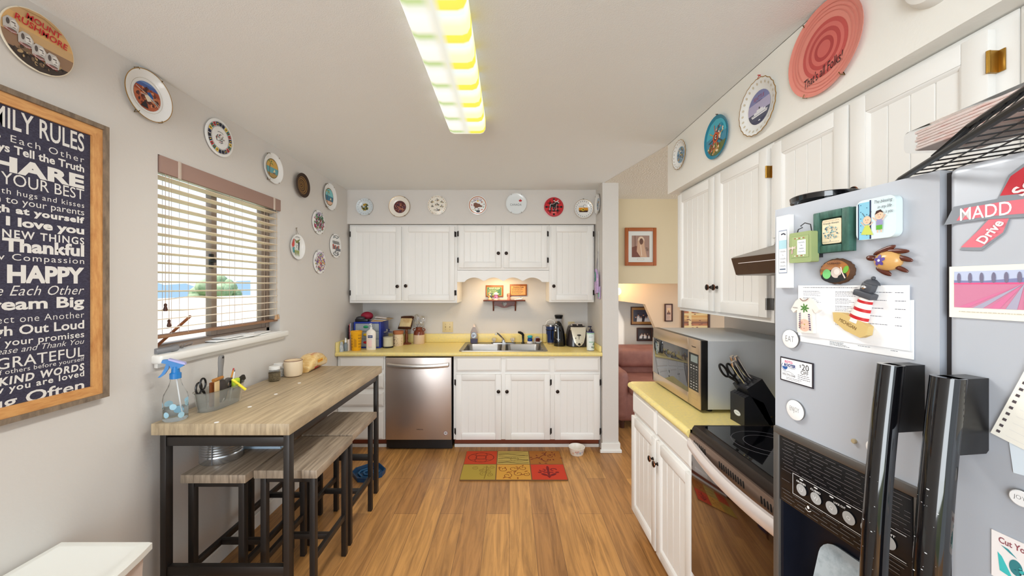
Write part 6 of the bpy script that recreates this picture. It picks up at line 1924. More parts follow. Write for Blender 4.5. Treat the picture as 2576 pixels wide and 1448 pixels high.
quad_art('thank_you_card', 'white card lettered Cut Your with a teal drawing, low on the right door', 'card', ((2491, 1333), (2640, 1392), (2640, 1520), (2497, 1450)), .0012, (240, 234, 232), a_card)

# ------------------------------------------------------------------ on top of the fridge
def on_top(lx, ly, z=FTOP): 
    p = FA + FD * lx - FN * ly
    return Vector((p.x, p.y, z))
p = on_top(.052, .066)
t_ = thing('black_griddle', 'black oval griddle lying on the left front corner of the fridge top', 'griddle', tuple(p + Vector((0, 0, .001))), FROT)
bm = new(); loft(bm, [[(.058 * k_ * math.cos(q), .062 * k_ * math.sin(q), z_) for q in [2 * PI * j / 40 for j in range(40)]] for k_, z_ in ((.9, .007), (.98, .008), (1.0, .017), (.97, .0185), (.94, .011))]); obj('pan', bm, GLOSSB, t_)
for q in (.8, 2.4, 3.9, 5.5):
    bm = new(); lathe(bm, [(0, 0), (.006, 0), (.005, .007), (0, .0075)], 14, 0, Matrix.Translation((.046 * math.cos(q), .048 * math.sin(q), 0))); obj('foot', bm, M('clear_foot', (200, 206, 210), .1, trans=.6), t_)
C0 = Vector((.606, .572, FTOP + .004))
E_ = Vector((-.508, -.861, 0)).normalized()
W_ = Vector((.861, -.508, 0)).normalized()
bk = thing('wire_basket', 'black wire mesh basket sitting askew on top of the fridge', 'basket', mat=frame(C0, E_, Vector((0, 0, 1))))
# local X along the front rod, local Y up, local Z = X x Y
ws = 1 if (E_.cross(Vector((0, 0, 1)))).dot(W_) > 0 else -1
LN, WD = .46, .24
def bpnt(a_, b_, z_): return (a_, z_, ws * b_)
BW = M('black_wire', (18, 17, 18), .35, .4)
BOT = [(0, 0), (LN, 0), (LN, WD), (.02, WD), (-.115, .045), (-.10, .012)]
RZ, RI = .034, .030
TOP = [(.11, RI), (LN, RI), (LN, WD - .01), (.10, WD - .01)]
bm = new()
tube(bm, [bpnt(q[0], q[1], .0) for q in BOT], .0042, 8, closed=True)
tube(bm, [bpnt(.10, .002, .003), bpnt(.11, RI, RZ), bpnt(LN, RI, RZ), bpnt(LN, WD, RZ), bpnt(LN, WD, .002)], .0042, 8)
obj('rim', bm, BW, bk)
bm = new()
n = 20
for i in range(n + 1):
    a_ = LN * i / n
    pts = [bpnt(a_, 0, 0), bpnt(min(a_ + .05, LN), WD, 0)]
    if a_ >= .10:
        pts = [bpnt(a_, RI, RZ)] + pts
    tube(bm, pts, .0010, 5)
for i in range(1, 10):
    b_ = WD * i / 10
    tube(bm, [bpnt(-.10 + .12 * b_ / WD if b_ > .03 else 0, b_, 0), bpnt(LN, b_, 0), bpnt(LN, max(b_, RI), RZ)], .0010, 5)
obj('mesh', bm, BW, bk)
def in_basket(a_, b_, z_): return C0 + E_ * a_ + W_ * b_ + Vector((0, 0, z_))
def rot_basket(p): return frame(p, E_, W_ if E_.cross(W_).z > 0 else -W_)
sg_ = 1 if E_.cross(W_).z > 0 else -1
t_ = thing('dark_box', 'small charcoal box lying in the wire basket on the fridge', 'box', mat=rot_basket(in_basket(.14, .125, .0035)))
bm = new(); box(bm, -.06, .03, -.035, .05, .001, .042, .003); obj('carton', bm, M('charcoal_card', (72, 72, 78), .6), t_)
t_ = thing('wrapped_papers', 'plastic wrapped bundle of pinkish papers lying above the wire basket', 'bundle', mat=rot_basket(in_basket(.03, .10, .0455)) @ Matrix.Rotation(.42 * sg_, 4, 'Z'))
bm = new()
for i in range(7):
    box(bm, -.085 + .002 * (i % 3), .075 - .002 * (i % 2), -.045, .045, .003 + .0042 * i, .0068 + .0042 * i, .001)
obj('papers', bm, M('pinkish_papers', (242, 226, 220), .7, vary=(40, (226, 180, 170), .5, .7, (1, 1, 6))), t_)
bm = new(); box(bm, -.10, .082, -.052, .052, .001, .037, .008); obj('film', bm, M('wrap_film', (245, 246, 248), .06, trans=1.0, ior=1.03), t_)
t_ = thing('yellow_ruler', 'yellow strip lying on the fridge top under the wire basket edge', 'ruler', mat=frame(on_top(.36, .06), FD, -FN))
bm = new(); box(bm, -.06, .06, -.010, .010, .0005, .003, .0005); obj('strip', bm, M('yellow_strip', (226, 170, 40), .5), t_)

# ================================================================== CEILING LIGHT
fx = thing('ceiling_light', 'long fluorescent ceiling light with a banded white and yellow acrylic lens', 'light', (-0.237, 1.49, ZC))
bm = new(); box(bm, -.085, .085, -.60, .60, -.045, 0, .004); obj('housing', bm, TRIMW, fx)
bm = new()
sec = [(-.104, -.004), (-.104, -.05), (-.094, -.072), (-.075, -.079), (.075, -.079), (.094, -.072), (.104, -.05), (.104, -.004)]
loft(bm, [[(x * k_, y, z if z > -.05 else -.05 + (z + .05) * k2) for x, z in sec] for y, k_, k2 in ((-.60, .98, .8), (-.59, 1, 1), (.59, 1, 1), (.605, .97, .75))], closed=False)
obj('lens', bm, lens_mat(), fx)
for y in (-.611, .603):
    bm = new(); prism(bm, [(-.102, -.004), (-.102, -.05), (-.09, -.069), (-.074, -.075), (.074, -.075), (.09, -.069), (.102, -.05), (.102, -.004)], y, y + .008, 'XZ'); obj('end_cap', bm, M('lens_end', (240, 240, 232), .4, emis=(240, 240, 225), es=.25), fx)

# ================================================================== BACK COUNTER, left to right
Z9 = 0.9003
d = thing('drawer_organizer', 'blue three-drawer plastic organizer on the counter in the corner', 'organizer', (-1.380, 3.588, Z9), 0)
BLU = M('royal_blue', (24, 50, 150), .35)
bm = new()
W2, HT, DP = .130, .255, .24
for x0, x1, z0, z1 in ((-W2, -W2 + .014, 0, HT), (W2 - .014, W2, 0, HT), (-W2 + .014, W2 - .014, 0, .012), (-W2 + .014, W2 - .014, HT - .016, HT)):
    box(bm, x0, x1, 0, DP, z0, z1, .003)
box(bm, -W2 + .01, W2 - .01, DP - .006, DP, .01, HT - .01)
obj('shell', bm, BLU, d)
for i, col in enumerate(((206, 40, 52), (232, 196, 40), (24, 140, 90))):
    z0 = .014 + .0755 * i
    bm = new(); box(bm, -W2 + .016, W2 - .016, .004, .008, z0, z0 + .073, .001); box(bm, -W2 + .016, W2 - .016, .008, DP - .02, z0, z0 + .003); dr = obj('drawer', bm, M('frosted_plastic', (206, 214, 222), .3, trans=.55, ior=1.1), d)
    bm = new(); ball(bm, (-.012, .001, z0 + .042), (.026, .006, .013), 18); obj('handle', bm, M('handle_%d' % col[0], col, .35), dr)
    bm = new(); box(bm, -W2 + .03, W2 - .05, .02, DP - .04, z0 + .004, z0 + .03 + .008 * i, .006); obj('contents', bm, M('drawer_contents', (190, 182, 170), .8, vary=(30, (120, 120, 126), .4, .6, (1, 1, 1))), dr)
# on top of the organizer
ZO = Z9 + HT
t_ = thing('red_pouch', 'red round-topped pouch lying on top of the blue organizer', 'pouch', (-1.44, 3.745, ZO + .001))
bm = new(); ball(bm, (0, 0, .045), (.060, .055, .043), 24); obj('pouch_body', bm, M('red_fabric', (150, 26, 52), .6), t_)
t_ = thing('black_case', 'black case with a domed speaker lid on the blue organizer', 'case', (-1.442, 3.635, ZO + .0005))
bm = new(); box(bm, -.062, .062, -.032, .03, 0, .026, .004); obj('case_body', bm, BLACK, t_)
bm = new(); ball(bm, (-.02, 0, .028), (.046, .03, .024), 24); obj('dome', bm, M('charcoal_dome', (52, 50, 56), .4), t_)
t_ = thing('paper_pile', 'loose papers and envelopes piled on the blue organizer', 'papers', (-1.298, 3.70, ZO + .001))
for i, (dx, dy, rx_, ry_, ro, col) in enumerate(((.0, -.04, .055, .06, .1, (222, 190, 140)), (.02, -.01, .065, .07, -.1, (206, 180, 140)), (.02, .0, .062, .07, .12, (190, 196, 206)), (.05, .01, .070, .06, .05, (176, 150, 116)), (.005, .03, .055, .075, .2, (226, 222, 226)))):
    bm = new(); box(bm, -rx_, rx_, -ry_, ry_, .008 * i, .008 * i + .004, .0008, mat=Matrix.Translation((dx, dy, 0)) @ Matrix.Rotation(ro, 4, 'Z') @ Matrix.Rotation(.03 * i, 4, 'Y')); obj('sheet', bm, M('paper_%d' % col[2], col, .7), t_)
# papers and magazines leaning in the corner
t_ = thing('magazine_stack', 'upright magazines and red patterned folder leaning in the corner beside the organizer', 'magazines', (-1.5505, 3.66, Z9))
for i, (th, h_, col) in enumerate(((.004, .225, (40, 36, 40)), (.010, .235, (170, 80, 80)), (.004, .245, (196, 196, 204)), (.006, .25, (92, 92, 104)))):
    bm = new(); box(bm, -.002 + .011 * i - .002, -.002 + .011 * i - .002 + th, -.10, .10, .0, h_, .001, mat=Matrix.Rotation(.0, 4, 'Y')); obj('magazine', bm, M('mag_spine_%d' % i, col, .6, vary=(70, (60, 30, 50) if i == 1 else col, .45, .6, (1, 1, 1))), t_)
t_ = thing('spray_mister', 'small clear mister bottle with white cap at the left end of the counter', 'bottle', (-1.518, 3.432, Z9))
bm = new(); lathe(bm, [(0, 0), (.016, 0), (.018, .003), (.018, .062), (.012, .072), (.009, .08), (0, .08)], 20); obj('bottle', bm, M('blue_clear', (196, 212, 226), .1, trans=.7, ior=1.15), t_)
bm = new(); lathe(bm, [(0, .0805), (.010, .0805), (.010, .10), (.007, .104), (.0065, .122), (0, .123)], 18); obj('cap', bm, M('white_plastic'), t_)
t_ = thing('plastic_pouch', 'crinkled clear plastic pouch in front of the mister bottle', 'pouch', (-1.540, 3.398, Z9))
bm = new(); prism(bm, [(-.014, 0), (.014, 0), (.012, .045), (.006, .085), (-.004, .092), (-.012, .05)], -.012, .012, 'XZ'); obj('pouch_body', bm, M('crinkle_plastic', (150, 166, 188), .2, vary=(50, (226, 232, 238), .4, .6, (3, 3, .6))), t_)
t_ = thing('index_card_box', 'slim cream card box beside the yellow cup', 'box', (-1.4985, 3.50, Z9))
bm = new(); box(bm, -.008, .008, -.06, .035, 0, .105, .002); obj('carton', bm, M('pale_card', (226, 212, 204), .6), t_)
t_ = thing('yellow_cup', 'tall yellow plastic cup printed with dark doodles', 'cup', (-1.438, 3.477, Z9))
bm = new(); lathe(bm, [(0, 0), (.039, 0), (.041, .004), (.050, .165), (.053, .172), (.053, .181), (.0505, .182), (.049, .17), (.039, .006), (0, .005)], 36); obj('cup_body', bm, M('cup_yellow', (238, 172, 22), .4), t_)
def wrap(a, name, root, r0, r1, h_, zc, ang0=-PI / 2, z0=.0007):
    o_ = a.build(name, root, 0, rough=.5)
    for vtx in o_.data.vertices:
        x, y, zz = vtx.co
        z = zc + y
        r_ = r0 + (r1 - r0) * z / h_ + z0 + zz
        q = ang0 + x / max(r_, 1e-4)
        vtx.co = (r_ * math.cos(q), r_ * math.sin(q), z)
    return o_
a = Art()
for cx_ in (-.058, -.026, .043, .062):
    for j in range(5):
        a.ring(cx_, -.05 + .027 * j, .005, .0072, (110, 66, 20), 12)
        if j % 2: a.ell(cx_, -.05 + .027 * j, .003, .003, (90, 50, 16), 8)
for j in range(4):
    a.rect(.0 + .0055 * j, -.05, .002 + .0055 * j, .03 - .004 * j, (140, 92, 30))
wrap(a, 'printed_doodles', t_, .041, .050, .165, .085)
t_ = thing('lotion_bottle', 'white pump lotion bottle in front of the blue organizer', 'bottle', (-1.312, 3.512, Z9))
bm = new()
loft(bm, [[(rx_ * math.cos(q), ry_ * math.sin(q), z_) for q in [2 * PI * j / 32 for j in range(32)]] for z_, rx_, ry_ in ((0, .044, .024), (.004, .046, .026), (.08, .044, .026), (.15, .0455, .026), (.172, .042, .024), (.188, .024, .016), (.194, .012, .012))])
obj('bottle', bm, M('lotion_white', (238, 230, 220), .35), t_)
bm = new(); lathe(bm, [(0, .194), (.0115, .194), (.0115, .212), (.005, .214), (.005, .242), (0, .242)], 18); box(bm, -.006, .006, -.03, .008, .240, .249, .002); obj('pump', bm, M('white_plastic'), t_)
a = Art()
a.srect(-.022, .018, .022, .043, (24, 50, 110)); a.up(); a.text('Vaseline', 0, .031, .034, .008, (236, 236, 240), .02)
a.srect(-.02, .003, .017, .005, (190, 130, 150)); a.srect(-.019, -.064, .016, -.002, (238, 206, 206)); a.lines_of_text(-.017, -.068, .036, 2, .006, .0018, (130, 120, 120), .2)
o_ = a.build('label_print', t_, 0); 
for vtx in o_.data.vertices:
    x, y, zz = vtx.co; vtx.co = (x, -.0262 * math.sqrt(max(0, 1 - (x / .0445) ** 2)) - .0008 - zz, .095 + y)
t_ = thing('jar_candle', 'clear glass jar candle with cream wax beside the blue organizer', 'candle', (-1.194, 3.642, Z9))
bm = new(); lathe(bm, [(0, .006), (.046, .006), (.050, .010), (.050, .118), (.040, .132), (.040, .150), (.0385, .150), (.0385, .134), (.048, .117), (.0475, .012), (0, .009)], 36); obj('jar', bm, M('jar_glass', (246, 248, 248), .03, trans=1.0, ior=1.12), t_)
bm = new(); lathe(bm, [(0, .0095), (.0465, .0125), (.0465, .104), (0, .104)], 32); obj('wax', bm, M('candle_wax', (240, 228, 196), .5), t_)
bm = new(); lathe(bm, [(0, 0), (.051, 0), (.052, .005), (.050, .0058), (0, .0058)], 32); obj('base_disc', bm, BLACK, t_)
bm = new(); lathe(bm, [(.0, .151), (.041, .151), (.044, .154), (.02, .158), (.012, .164), (.018, .172), (.012, .180), (0, .182)], 30); obj('lid', bm, M('jar_glass'), t_)
t_ = thing('wax_warmer', 'cream ceramic wax warmer with cut-out dots and a brown dish top', 'wax warmer', (-1.123, 3.742, Z9))
bm = new(); lathe(bm, [(0, 0), (.046, 0), (.050, .01), (.051, .06), (.049, .105), (.044, .118), (0, .118)], 36); obj('body', bm, M('speckled_cream', (226, 202, 166), .55, vary=(150, (150, 110, 76), .62, .66, (1, 1, 1))), t_)
bm = new(); lathe(bm, [(.0, .1185), (.048, .1185), (.052, .13), (.053, .15), (.050, .151), (.047, .135), (0, .13)], 36); obj('dish', bm, M('terracotta', (176, 108, 70), .5), t_)
a = Art()
for i in range(26):
    a.ell(-.06 + .12 * RND.random(), -.045 + .085 * RND.random(), .0028, .0026, (110, 74, 46), 8)
for y_ in (-.025, .012): a.ell(-.026, y_, .005, .005, (40, 26, 18), 12)
wrap(a, 'cut_out_dots', t_, .0502, .0502, .1, .055)
# cookbook stand
t_ = thing('recipe_stand', 'turned wooden recipe stand holding its tilted dark top', 'stand', (-1.07, 3.852, Z9))
bm = new(); lathe(bm, [(0, 0), (.050, 0), (.050, .006), (.042, .012), (.02, .018), (.013, .03), (.017, .06), (.0165, .09), (.011, .118), (.015, .128), (.015, .140), (.010, .152), (.013, .163), (0, .165)], 28); obj('pedestal', bm, M('cherry_wood', (130, 70, 34), .35, vary=(9, (96, 48, 24), .4, .66, (6, 6, 1))), t_)
T = Matrix.Translation((-.012, .0, .172)) @ Matrix.Rotation(-.12, 4, 'Z') @ Matrix.Rotation(.95, 4, 'X')
bm = new(); prism(bm, [(-.075, -.02), (.066, -.02), (.068, .03), (.062, .08), (.070, .125), (.04, .135), (-.04, .132), (-.076, .125), (-.066, .08), (-.072, .03)], 0, .010, 'XY', 0, T); box(bm, -.064, .064, -.022, -.010, .0, .035, .003, mat=T); obj('book_rest', bm, DKWOOD, t_)
t_ = thing('recipe_cards', 'bundle of aged recipe cards resting on the wooden stand', 'cards', mat=Matrix.Translation((-1.07, 3.852, Z9)) @ T)
for i, (ro, dx) in enumerate(((.03, -.004), (-.05, .004), (.08, .0), (-.02, .003))):
    bm = new(); box(bm, -.058 + dx, .058 + dx, -.008, .092, .0125 + .006 * i, .0165 + .006 * i, .0008, mat=Matrix.Rotation(ro * .3, 4, 'Z')); obj('card', bm, M('aged_card', (222, 200, 152), .7, vary=(14, (206, 170, 120), .45, .65, (1, 1, 1))), t_)
# crock and whisks
t_ = thing('utensil_crock', 'brown and cream stoneware crock with two loop handles', 'crock', (-.948, 3.888, Z9))
bm = new(); lathe(bm, [(0, 0), (.055, 0), (.057, .004), (.057, .094), (.0565, .096), (.056, .118), (.046, .136), (.034, .148), (.033, .164), (.036, .172), (.033, .173), (.030, .165), (.030, .15), (.05, .118), (.05, .01), (0, .008)], 40, 0, None, [0, 0, 0, 1, 1, 1, 1, 1, 1, 1, 1, 1, 1, 0, 0]); obj('pot', bm, [M('stoneware_cream', (216, 190, 160), .4), M('stoneware_brown', (120, 56, 36), .22, coat=.4)], t_)
for s_ in (-1, 1):
    bm = new(); tube(bm, [(s_ * .040, 0, .155), (s_ * .056, 0, .156), (s_ * .063, 0, .146), (s_ * .058, 0, .134), (s_ * .046, 0, .131)], .0055, 10); obj('lug_handle', bm, M('stoneware_brown'), t_)
for i, (dx, dy, lean, L_n, lab) in enumerate(((-.013, .010, (-.16, .12), .115, 'larger wire whisk standing in the brown crock'), (.013, -.010, (.34, -.14), .10, 'smaller wire whisk leaning right in the brown crock'))):
    w_ = thing('whisk', lab, 'whisk', mat=Matrix.Translation((-.948 + dx, 3.885 + dy, Z9 + .122)) @ Matrix.Rotation(lean[0] * .5, 4, 'Y') @ Matrix.Rotation(lean[1] * .5, 4, 'X'), group='whisks in the crock')
    bm = new(); cyl(bm, (0, 0, -.075), (0, 0, .07), .0055, .005, 10); obj('handle', bm, STEEL, w_)
    bm = new()
    for q in range(6):
        an = PI * q / 6
        tube(bm, [(.027 * math.sin(t) ** .8 * math.cos(an) * sg, .027 * math.sin(t) ** .8 * math.sin(an) * sg, .07 + L_n * (1 - math.cos(t)) / 2) for sg in (1, -1) for t in ([PI * j / 9 for j in range(10)] if sg == 1 else [PI * (9 - j) / 9 for j in range(1, 10)])], .0011, 5)
    obj('wires', bm, CHROME, w_)
# switch plate and outlets
def switch(u, v, lab, w2, h2, n, kind, Y=YB):
    t_ = thing('light_switch' if kind == 'sw' else 'outlet', lab, 'switch' if kind == 'sw' else 'outlet', mat=on_back(u, v, Y))
    bm = new(); box(bm, -w2, w2, -h2, h2, 0, .006, .003); obj('cover', bm, M('almond_plastic', (216, 198, 152), .4), t_)
    for i in range(n):
        x = (i - (n - 1) / 2) * .046
        if kind == 'sw':
            bm = new(); box(bm, x - .005, x + .005, -.011, .011, .0055, .0075, .001); box(bm, x - .0035, x + .0035, .0, .009, .006, .016, .001); obj('toggle', bm, M('almond_dark', (176, 158, 118), .45), t_)
        for y in (-h2 * .52, h2 * .52):
            bm = new(); lathe(bm, [(.003, .0055), (.0028, .0072), (0, .0075)], 10, 0, Matrix.Translation((x, y, 0))); obj('screw', bm, M('screw_dark', (90, 80, 66), .5), t_)
switch(1126.5, 822, 'almond double light switch plate above the counter splash', .057, .057, 2, 'sw')
switch(1437, 822, 'almond outlet plate on the wall behind the toaster', .036, .057, 1, 'ou')

# ------------------------------------------------------------------ wall shelf with heart cut-out
t_ = thing('wall_shelf', 'small cherry wood shelf with heart cut-out on the wall above the sink', 'shelf', (-.052, YB, 0))
CH = M('cherry_shelf', (112, 48, 26), .35, vary=(9, (80, 32, 18), .4, .66, (1, 6, 6)))
bm = new(); box(bm, -.222, .222, -.105, 0, 1.344, 1.356, .003); obj('shelf_board', bm, CH, t_)
for s_ in (-1, 1):
    bm = new(); prism(bm, [(0, 1.344), (-.085, 1.344), (-.08, 1.32), (-.04, 1.30), (-.02, 1.262), (-.012, 1.236), (0, 1.236)], s_ * .118 - .007, s_ * .118 + .007, 'YZ'); obj('bracket', bm, CH, t_)
bm = new()
heart = []
for i in range(28):
    q = 2 * PI * i / 28
    heart.append((.0017 * 16 * math.sin(q) ** 3, 1.312 + .0017 * (13 * math.cos(q) - 5 * math.cos(2 * q) - 2 * math.cos(3 * q) - math.cos(4 * q))))
outer = []
for i in range(28):
    q = 2 * PI * i / 28
    dx, dz = math.sin(q), math.cos(q)
    k_ = min(.111 / max(abs(dx), 1e-6), (.0295 if dz > 0 else .042) / max(abs(dz), 1e-6))
    x, z = dx * k_, 1.314 + dz * k_
    if dz < 0 and z < 1.285:
        z = 1.285 - .013 * math.cos(x / .111 * PI / 1) * 1
    outer.append((x, z))
for y0 in (-.062, -.050):
    pass
A0 = [bm.verts.new((x, -.062, z)) for x, z in heart]; B0 = [bm.verts.new((x, -.062, z)) for x, z in outer]
A1 = [bm.verts.new((x, -.050, z)) for x, z in heart]; B1 = [bm.verts.new((x, -.050, z)) for x, z in outer]
for i in range(28):
    j = (i + 1) % 28
    for q in ((A0[i], A0[j], B0[j], B0[i]), (A1[i], B1[i], B1[j], A1[j]), (A0[i], A1[i], A1[j], A0[j]), (B0[i], B0[j], B1[j], B1[i])):
        bm.faces.new(q)
obj('apron', bm, CH, t_)
def wall_sign(u0, v0, u1, v1, lab, frame_c, panel_c, fn, Y=YB):
    p0, p1 = onY(u0, v0, Y - .012), onY(u1, v1, Y - .012)
    w_, h_ = p1.x - p0.x, p0.z - p1.z
    t_ = thing('wall_sign', lab, 'sign', mat=frame(((p0.x + p1.x) / 2, Y, (p0.z + p1.z) / 2), (1, 0, 0), (0, 0, 1)))
    bm = new(); box(bm, -w_ / 2, w_ / 2, -h_ / 2, h_ / 2, .001, .013, .002); obj('board', bm, frame_c, t_)
    a = Art(); a.rect(-.44 * w_, -.42 * h_, .42 * w_, .34 * h_, panel_c); a.up(); fn(a, w_, h_); a.build('lettering', t_, .0134)
def s_mom(a, w, h):
    a.rect(-.42 * w, -.40 * h, .40 * w, .32 * h, (64, 120, 84)); a.up(); a.text("MOM'S RULES", -.0, .23 * h, .62 * w, .11 * h, (236, 232, 200), .03)
    a.lines_of_text(-.36 * w, .10 * h, .7 * w, 6, .085 * h, .03 * h, (206, 206, 150), .4)
wall_sign(1222, 717, 1266, 746, 'green chalkboard style rules sign above the heart shelf', OAK, (216, 190, 110), s_mom)
def s_gr(a, w, h):
    a.text("Grandma's Rules", -.0, .25 * h, .62 * w, .12 * h, (70, 36, 16), .03)
    a.lines_of_text(-.38 * w, .12 * h, .76 * w, 6, .085 * h, .032 * h, (96, 54, 24), .3)
wall_sign(1282.5, 714.5, 1325.5, 743.5, 'orange wooden rules sign above the right end of the heart shelf', OAK, (222, 164, 92), s_gr)
# figurines on the shelf
t_ = thing('flower_figurine', 'small floral figurine at the left end of the heart shelf', 'figurine', (-.205, 3.935, 1.3562))
bm = new(); lathe(bm, [(0, 0), (.02, 0), (.022, .006), (.012, .02), (.008, .035), (0, .036)], 18); obj('base', bm, M('figurine_tan', (214, 180, 140), .5), t_)
bm = new()
for i, (x, z, r_) in enumerate(((-.010, .035, .012), (.010, .04, .012), (0, .055, .013), (-.012, .068, .010), (.013, .066, .010), (.002, .082, .009))):
    ball(bm, (x, -.004 * (i % 2), z), r_, 10, i % 3)
obj('blossoms', bm, [M('bloom_orange', (222, 150, 90), .6), M('bloom_blue', (84, 104, 124), .6), M('bloom_cream', (238, 214, 170), .6)], t_)
t_ = thing('birdhouse_figurine', 'pink birdhouse figurine with a cream roof on the heart shelf', 'figurine', (-.140, 3.925, 1.3562))
bm = new(); lathe(bm, [(0, 0), (.026, 0), (.028, .008), (.02, .014), (.02, .058), (0, .058)], 20, 0, None, [1, 1, 1, 0, 0]); obj('house', bm, [M('birdhouse_pink', (210, 130, 180), .5), M('figurine_cream', (240, 220, 200), .5)], t_)
bm = new(); lathe(bm, [(0, .0585), (.03, .0585), (.024, .07), (.008, .082), (0, .084)], 20); obj('roof', bm, M('figurine_cream'), t_)
bm = new(); lathe(bm, [(.006, 0), (.0055, .0015), (0, .0015)], 12, 0, Matrix.Translation((-.004, -.0198, .03)) @ Matrix.Rotation(PI / 2, 4, 'X')); obj('entrance', bm, M('plum', (86, 40, 80), .6), t_)
t_ = thing('pink_figurine', 'slim pink angel figurine near the middle of the heart shelf', 'figurine', (-.003, 3.93, 1.3562))
bm = new(); lathe(bm, [(0, 0), (.017, 0), (.018, .006), (.012, .04), (.014, .055), (.006, .066), (0, .067)], 18); obj('gown', bm, M('figurine_pink', (196, 130, 116), .5), t_)
bm = new(); ball(bm, (0, 0, .074), .0095, 14); obj('head', bm, M('figurine_skin', (238, 206, 180), .5), t_)
bm = new(); ball(bm, (.016, .006, .05), (.006, .003, .02), 10); ball(bm, (-.016, .006, .05), (.006, .003, .02), 10); obj('wings', bm, M('figurine_brown', (130, 84, 66), .5), t_)
t_ = thing('white_shoe_figurine', 'low white porcelain slipper figurine at the right end of the heart shelf', 'figurine', (.095, 3.93, 1.3562))
bm = new(); loft(bm, [[(x, .011 * k_ * math.cos(q), max(0.0002, h_ * (.5 + .5 * math.sin(q)))) for q in [2 * PI * j / 14 for j in range(14)]] for x, k_, h_ in ((-.04, .3, .006), (-.02, .9, .012), (.01, 1, .016), (.035, .9, .028), (.045, .5, .03))]); obj('slipper', bm, PORC, t_)
bm = new(); ball(bm, (.030, -.009, .026), .004, 10); obj('rosette', bm, M('plum'), t_)

# ------------------------------------------------------------------ right of the sink
t_ = thing('dish_soap', 'clear dish soap bottle with blue liquid at the sink corner', 'bottle', (-.372, 3.905, ZT + .0038))
bm = new(); loft(bm, [[(rx_ * math.cos(q), .6 * rx_ * math.sin(q), z_) for q in [2 * PI * j / 28 for j in range(28)]] for z_, rx_ in ((0, .036), (.004, .039), (.08, .040), (.12, .036), (.15, .022), (.168, .012))]); obj('bottle', bm, M('soap_clear', (226, 222, 232), .08, trans=.85, ior=1.1), t_)
bm = new(); loft(bm, [[(rx_ * math.cos(q), .58 * rx_ * math.sin(q), z_) for q in [2 * PI * j / 28 for j in range(28)]] for z_, rx_ in ((.002, .034), (.006, .037), (.045, .0378), (.0455, .03))]); obj('liquid', bm, M('blue_soap', (36, 40, 130), .15, trans=.3), t_)
bm = new(); lathe(bm, [(0, .168), (.0125, .168), (.0115, .18), (.006, .186), (.004, .198), (0, .199)], 16); obj('cap', bm, M('soap_cap', (232, 214, 206), .4), t_)
a = Art(); a.ell(0, 0, .028, .032, (120, 160, 206)); a.up(); a.ell(0, .0, .024, .027, (226, 234, 242)); a.up(); a.text('Dawn', 0, .004, .034, .012, (24, 50, 130), .03, .2); a.rect(-.018, -.016, .018, -.010, (60, 110, 190))
o_ = a.build('label_print', t_, 0)
for vtx in o_.data.vertices:
    x, y, zz = vtx.co; vtx.co = (x, -.0242 * math.sqrt(max(0, 1 - (x / .041) ** 2)) - .0008 - zz, .083 + y)
t_ = thing('dish_brush', 'round scrub brush with a turquoise knob behind the sink', 'brush', (.218, 3.885, ZT + .0036))
bm = new(); lathe(bm, [(0, .022), (.024, .022), (.026, .03), (.026, .048), (.020, .052), (0, .053)], 24); obj('grip', bm, M('brush_blue', (34, 70, 150), .4), t_)
bm = new(); lathe(bm, [(0, .053), (.018, .053), (.027, .062), (.027, .074), (.018, .082), (0, .083)], 24); obj('knob_top', bm, M('brush_turquoise', (60, 176, 186), .4), t_)
bm = new(); lathe(bm, [(0, 0), (.030, 0), (.031, .004), (.026, .022), (0, .022)], 30, rf=lambda q, k_: 1 + .05 * math.cos(15 * q)); obj('bristles', bm, M('bristle_white', (232, 228, 226), .8), t_)
t_ = thing('scrubber_dish', 'small white dish at the back of the sink holding the scouring pad', 'dish', (.305, 3.885, ZT + .0036))
bm = new(); lathe(bm, [(0, 0), (.022, 0), (.03, .006), (.042, .02), (.043, .022), (.040, .021), (.028, .008), (0, .006)], 28); obj('bowl', bm, PORC, t_)
t_ = thing('scouring_pad', 'dark copper scouring pad sitting in the white sink dish', 'scrubber', (.300, 3.885, ZT + .014))
bm = new()
for i in range(26):
    q, e_ = RND.random() * 2 * PI, RND.random()
    pts = []
    for j in range(13):
        an = q + 2 * PI * j / 12
        pts.append((.022 * math.cos(an) * (.7 + .3 * e_), .020 * math.sin(an) * math.cos(q * 3), .022 + .016 * math.sin(an + q * 2)))
    tube(bm, pts, .0022, 5)
obj('coil', bm, M('copper_coil', (104, 44, 34), .45, .5), t_)
t_ = thing('sponge_holder', 'brushed steel half-round rest beside the scouring pad', 'holder', (.297, 3.922, ZT + .0037))
bm = new(); loft(bm, [[(-.04 * math.cos(q), y_, .065 * math.sin(q) + .0005) for q in [PI * j / 16 for j in range(17)]] for y_ in (0, .006)]); obj('disc', bm, STEEL, t_)
t_ = thing('wire_stand', 'thin wire loop stand rising behind the sink corner', 'stand', (.375, 3.935, ZT))
bm = new(); tube(bm, [(-.022, 0, .001), (-.021, 0, .17), (-.017, -.004, .188), (-.008, -.01, .184)], .0018, 8); tube(bm, [(.020, 0, .001), (.019, 0, .165), (.012, -.003, .178), (.002, -.008, .186), (-.008, -.01, .184)], .0018, 8); tube(bm, [(-.022, 0, .002), (0, -.02, .002), (.020, 0, .002)], .0018, 8); obj('wire', bm, SILV, t_)
t_ = thing('tumbler', 'navy insulated tumbler with a black grip and steel lid', 'tumbler', (.435, 3.86, Z9))
bm = new(); lathe(bm, [(0, 0), (.033, 0), (.036, .004), (.037, .018), (.0375, .02), (.040, .09), (.042, .098), (.048, .108), (.052, .185), (.053, .186), (.053, .200), (.05, .201), (0, .2)], 36, 0, None, [1, 1, 1, 0, 0, 0, 0, 0, 1, 1, 1, 1]); obj('body', bm, [M('navy_coat', (44, 62, 110), .35, .3), STEEL], t_)
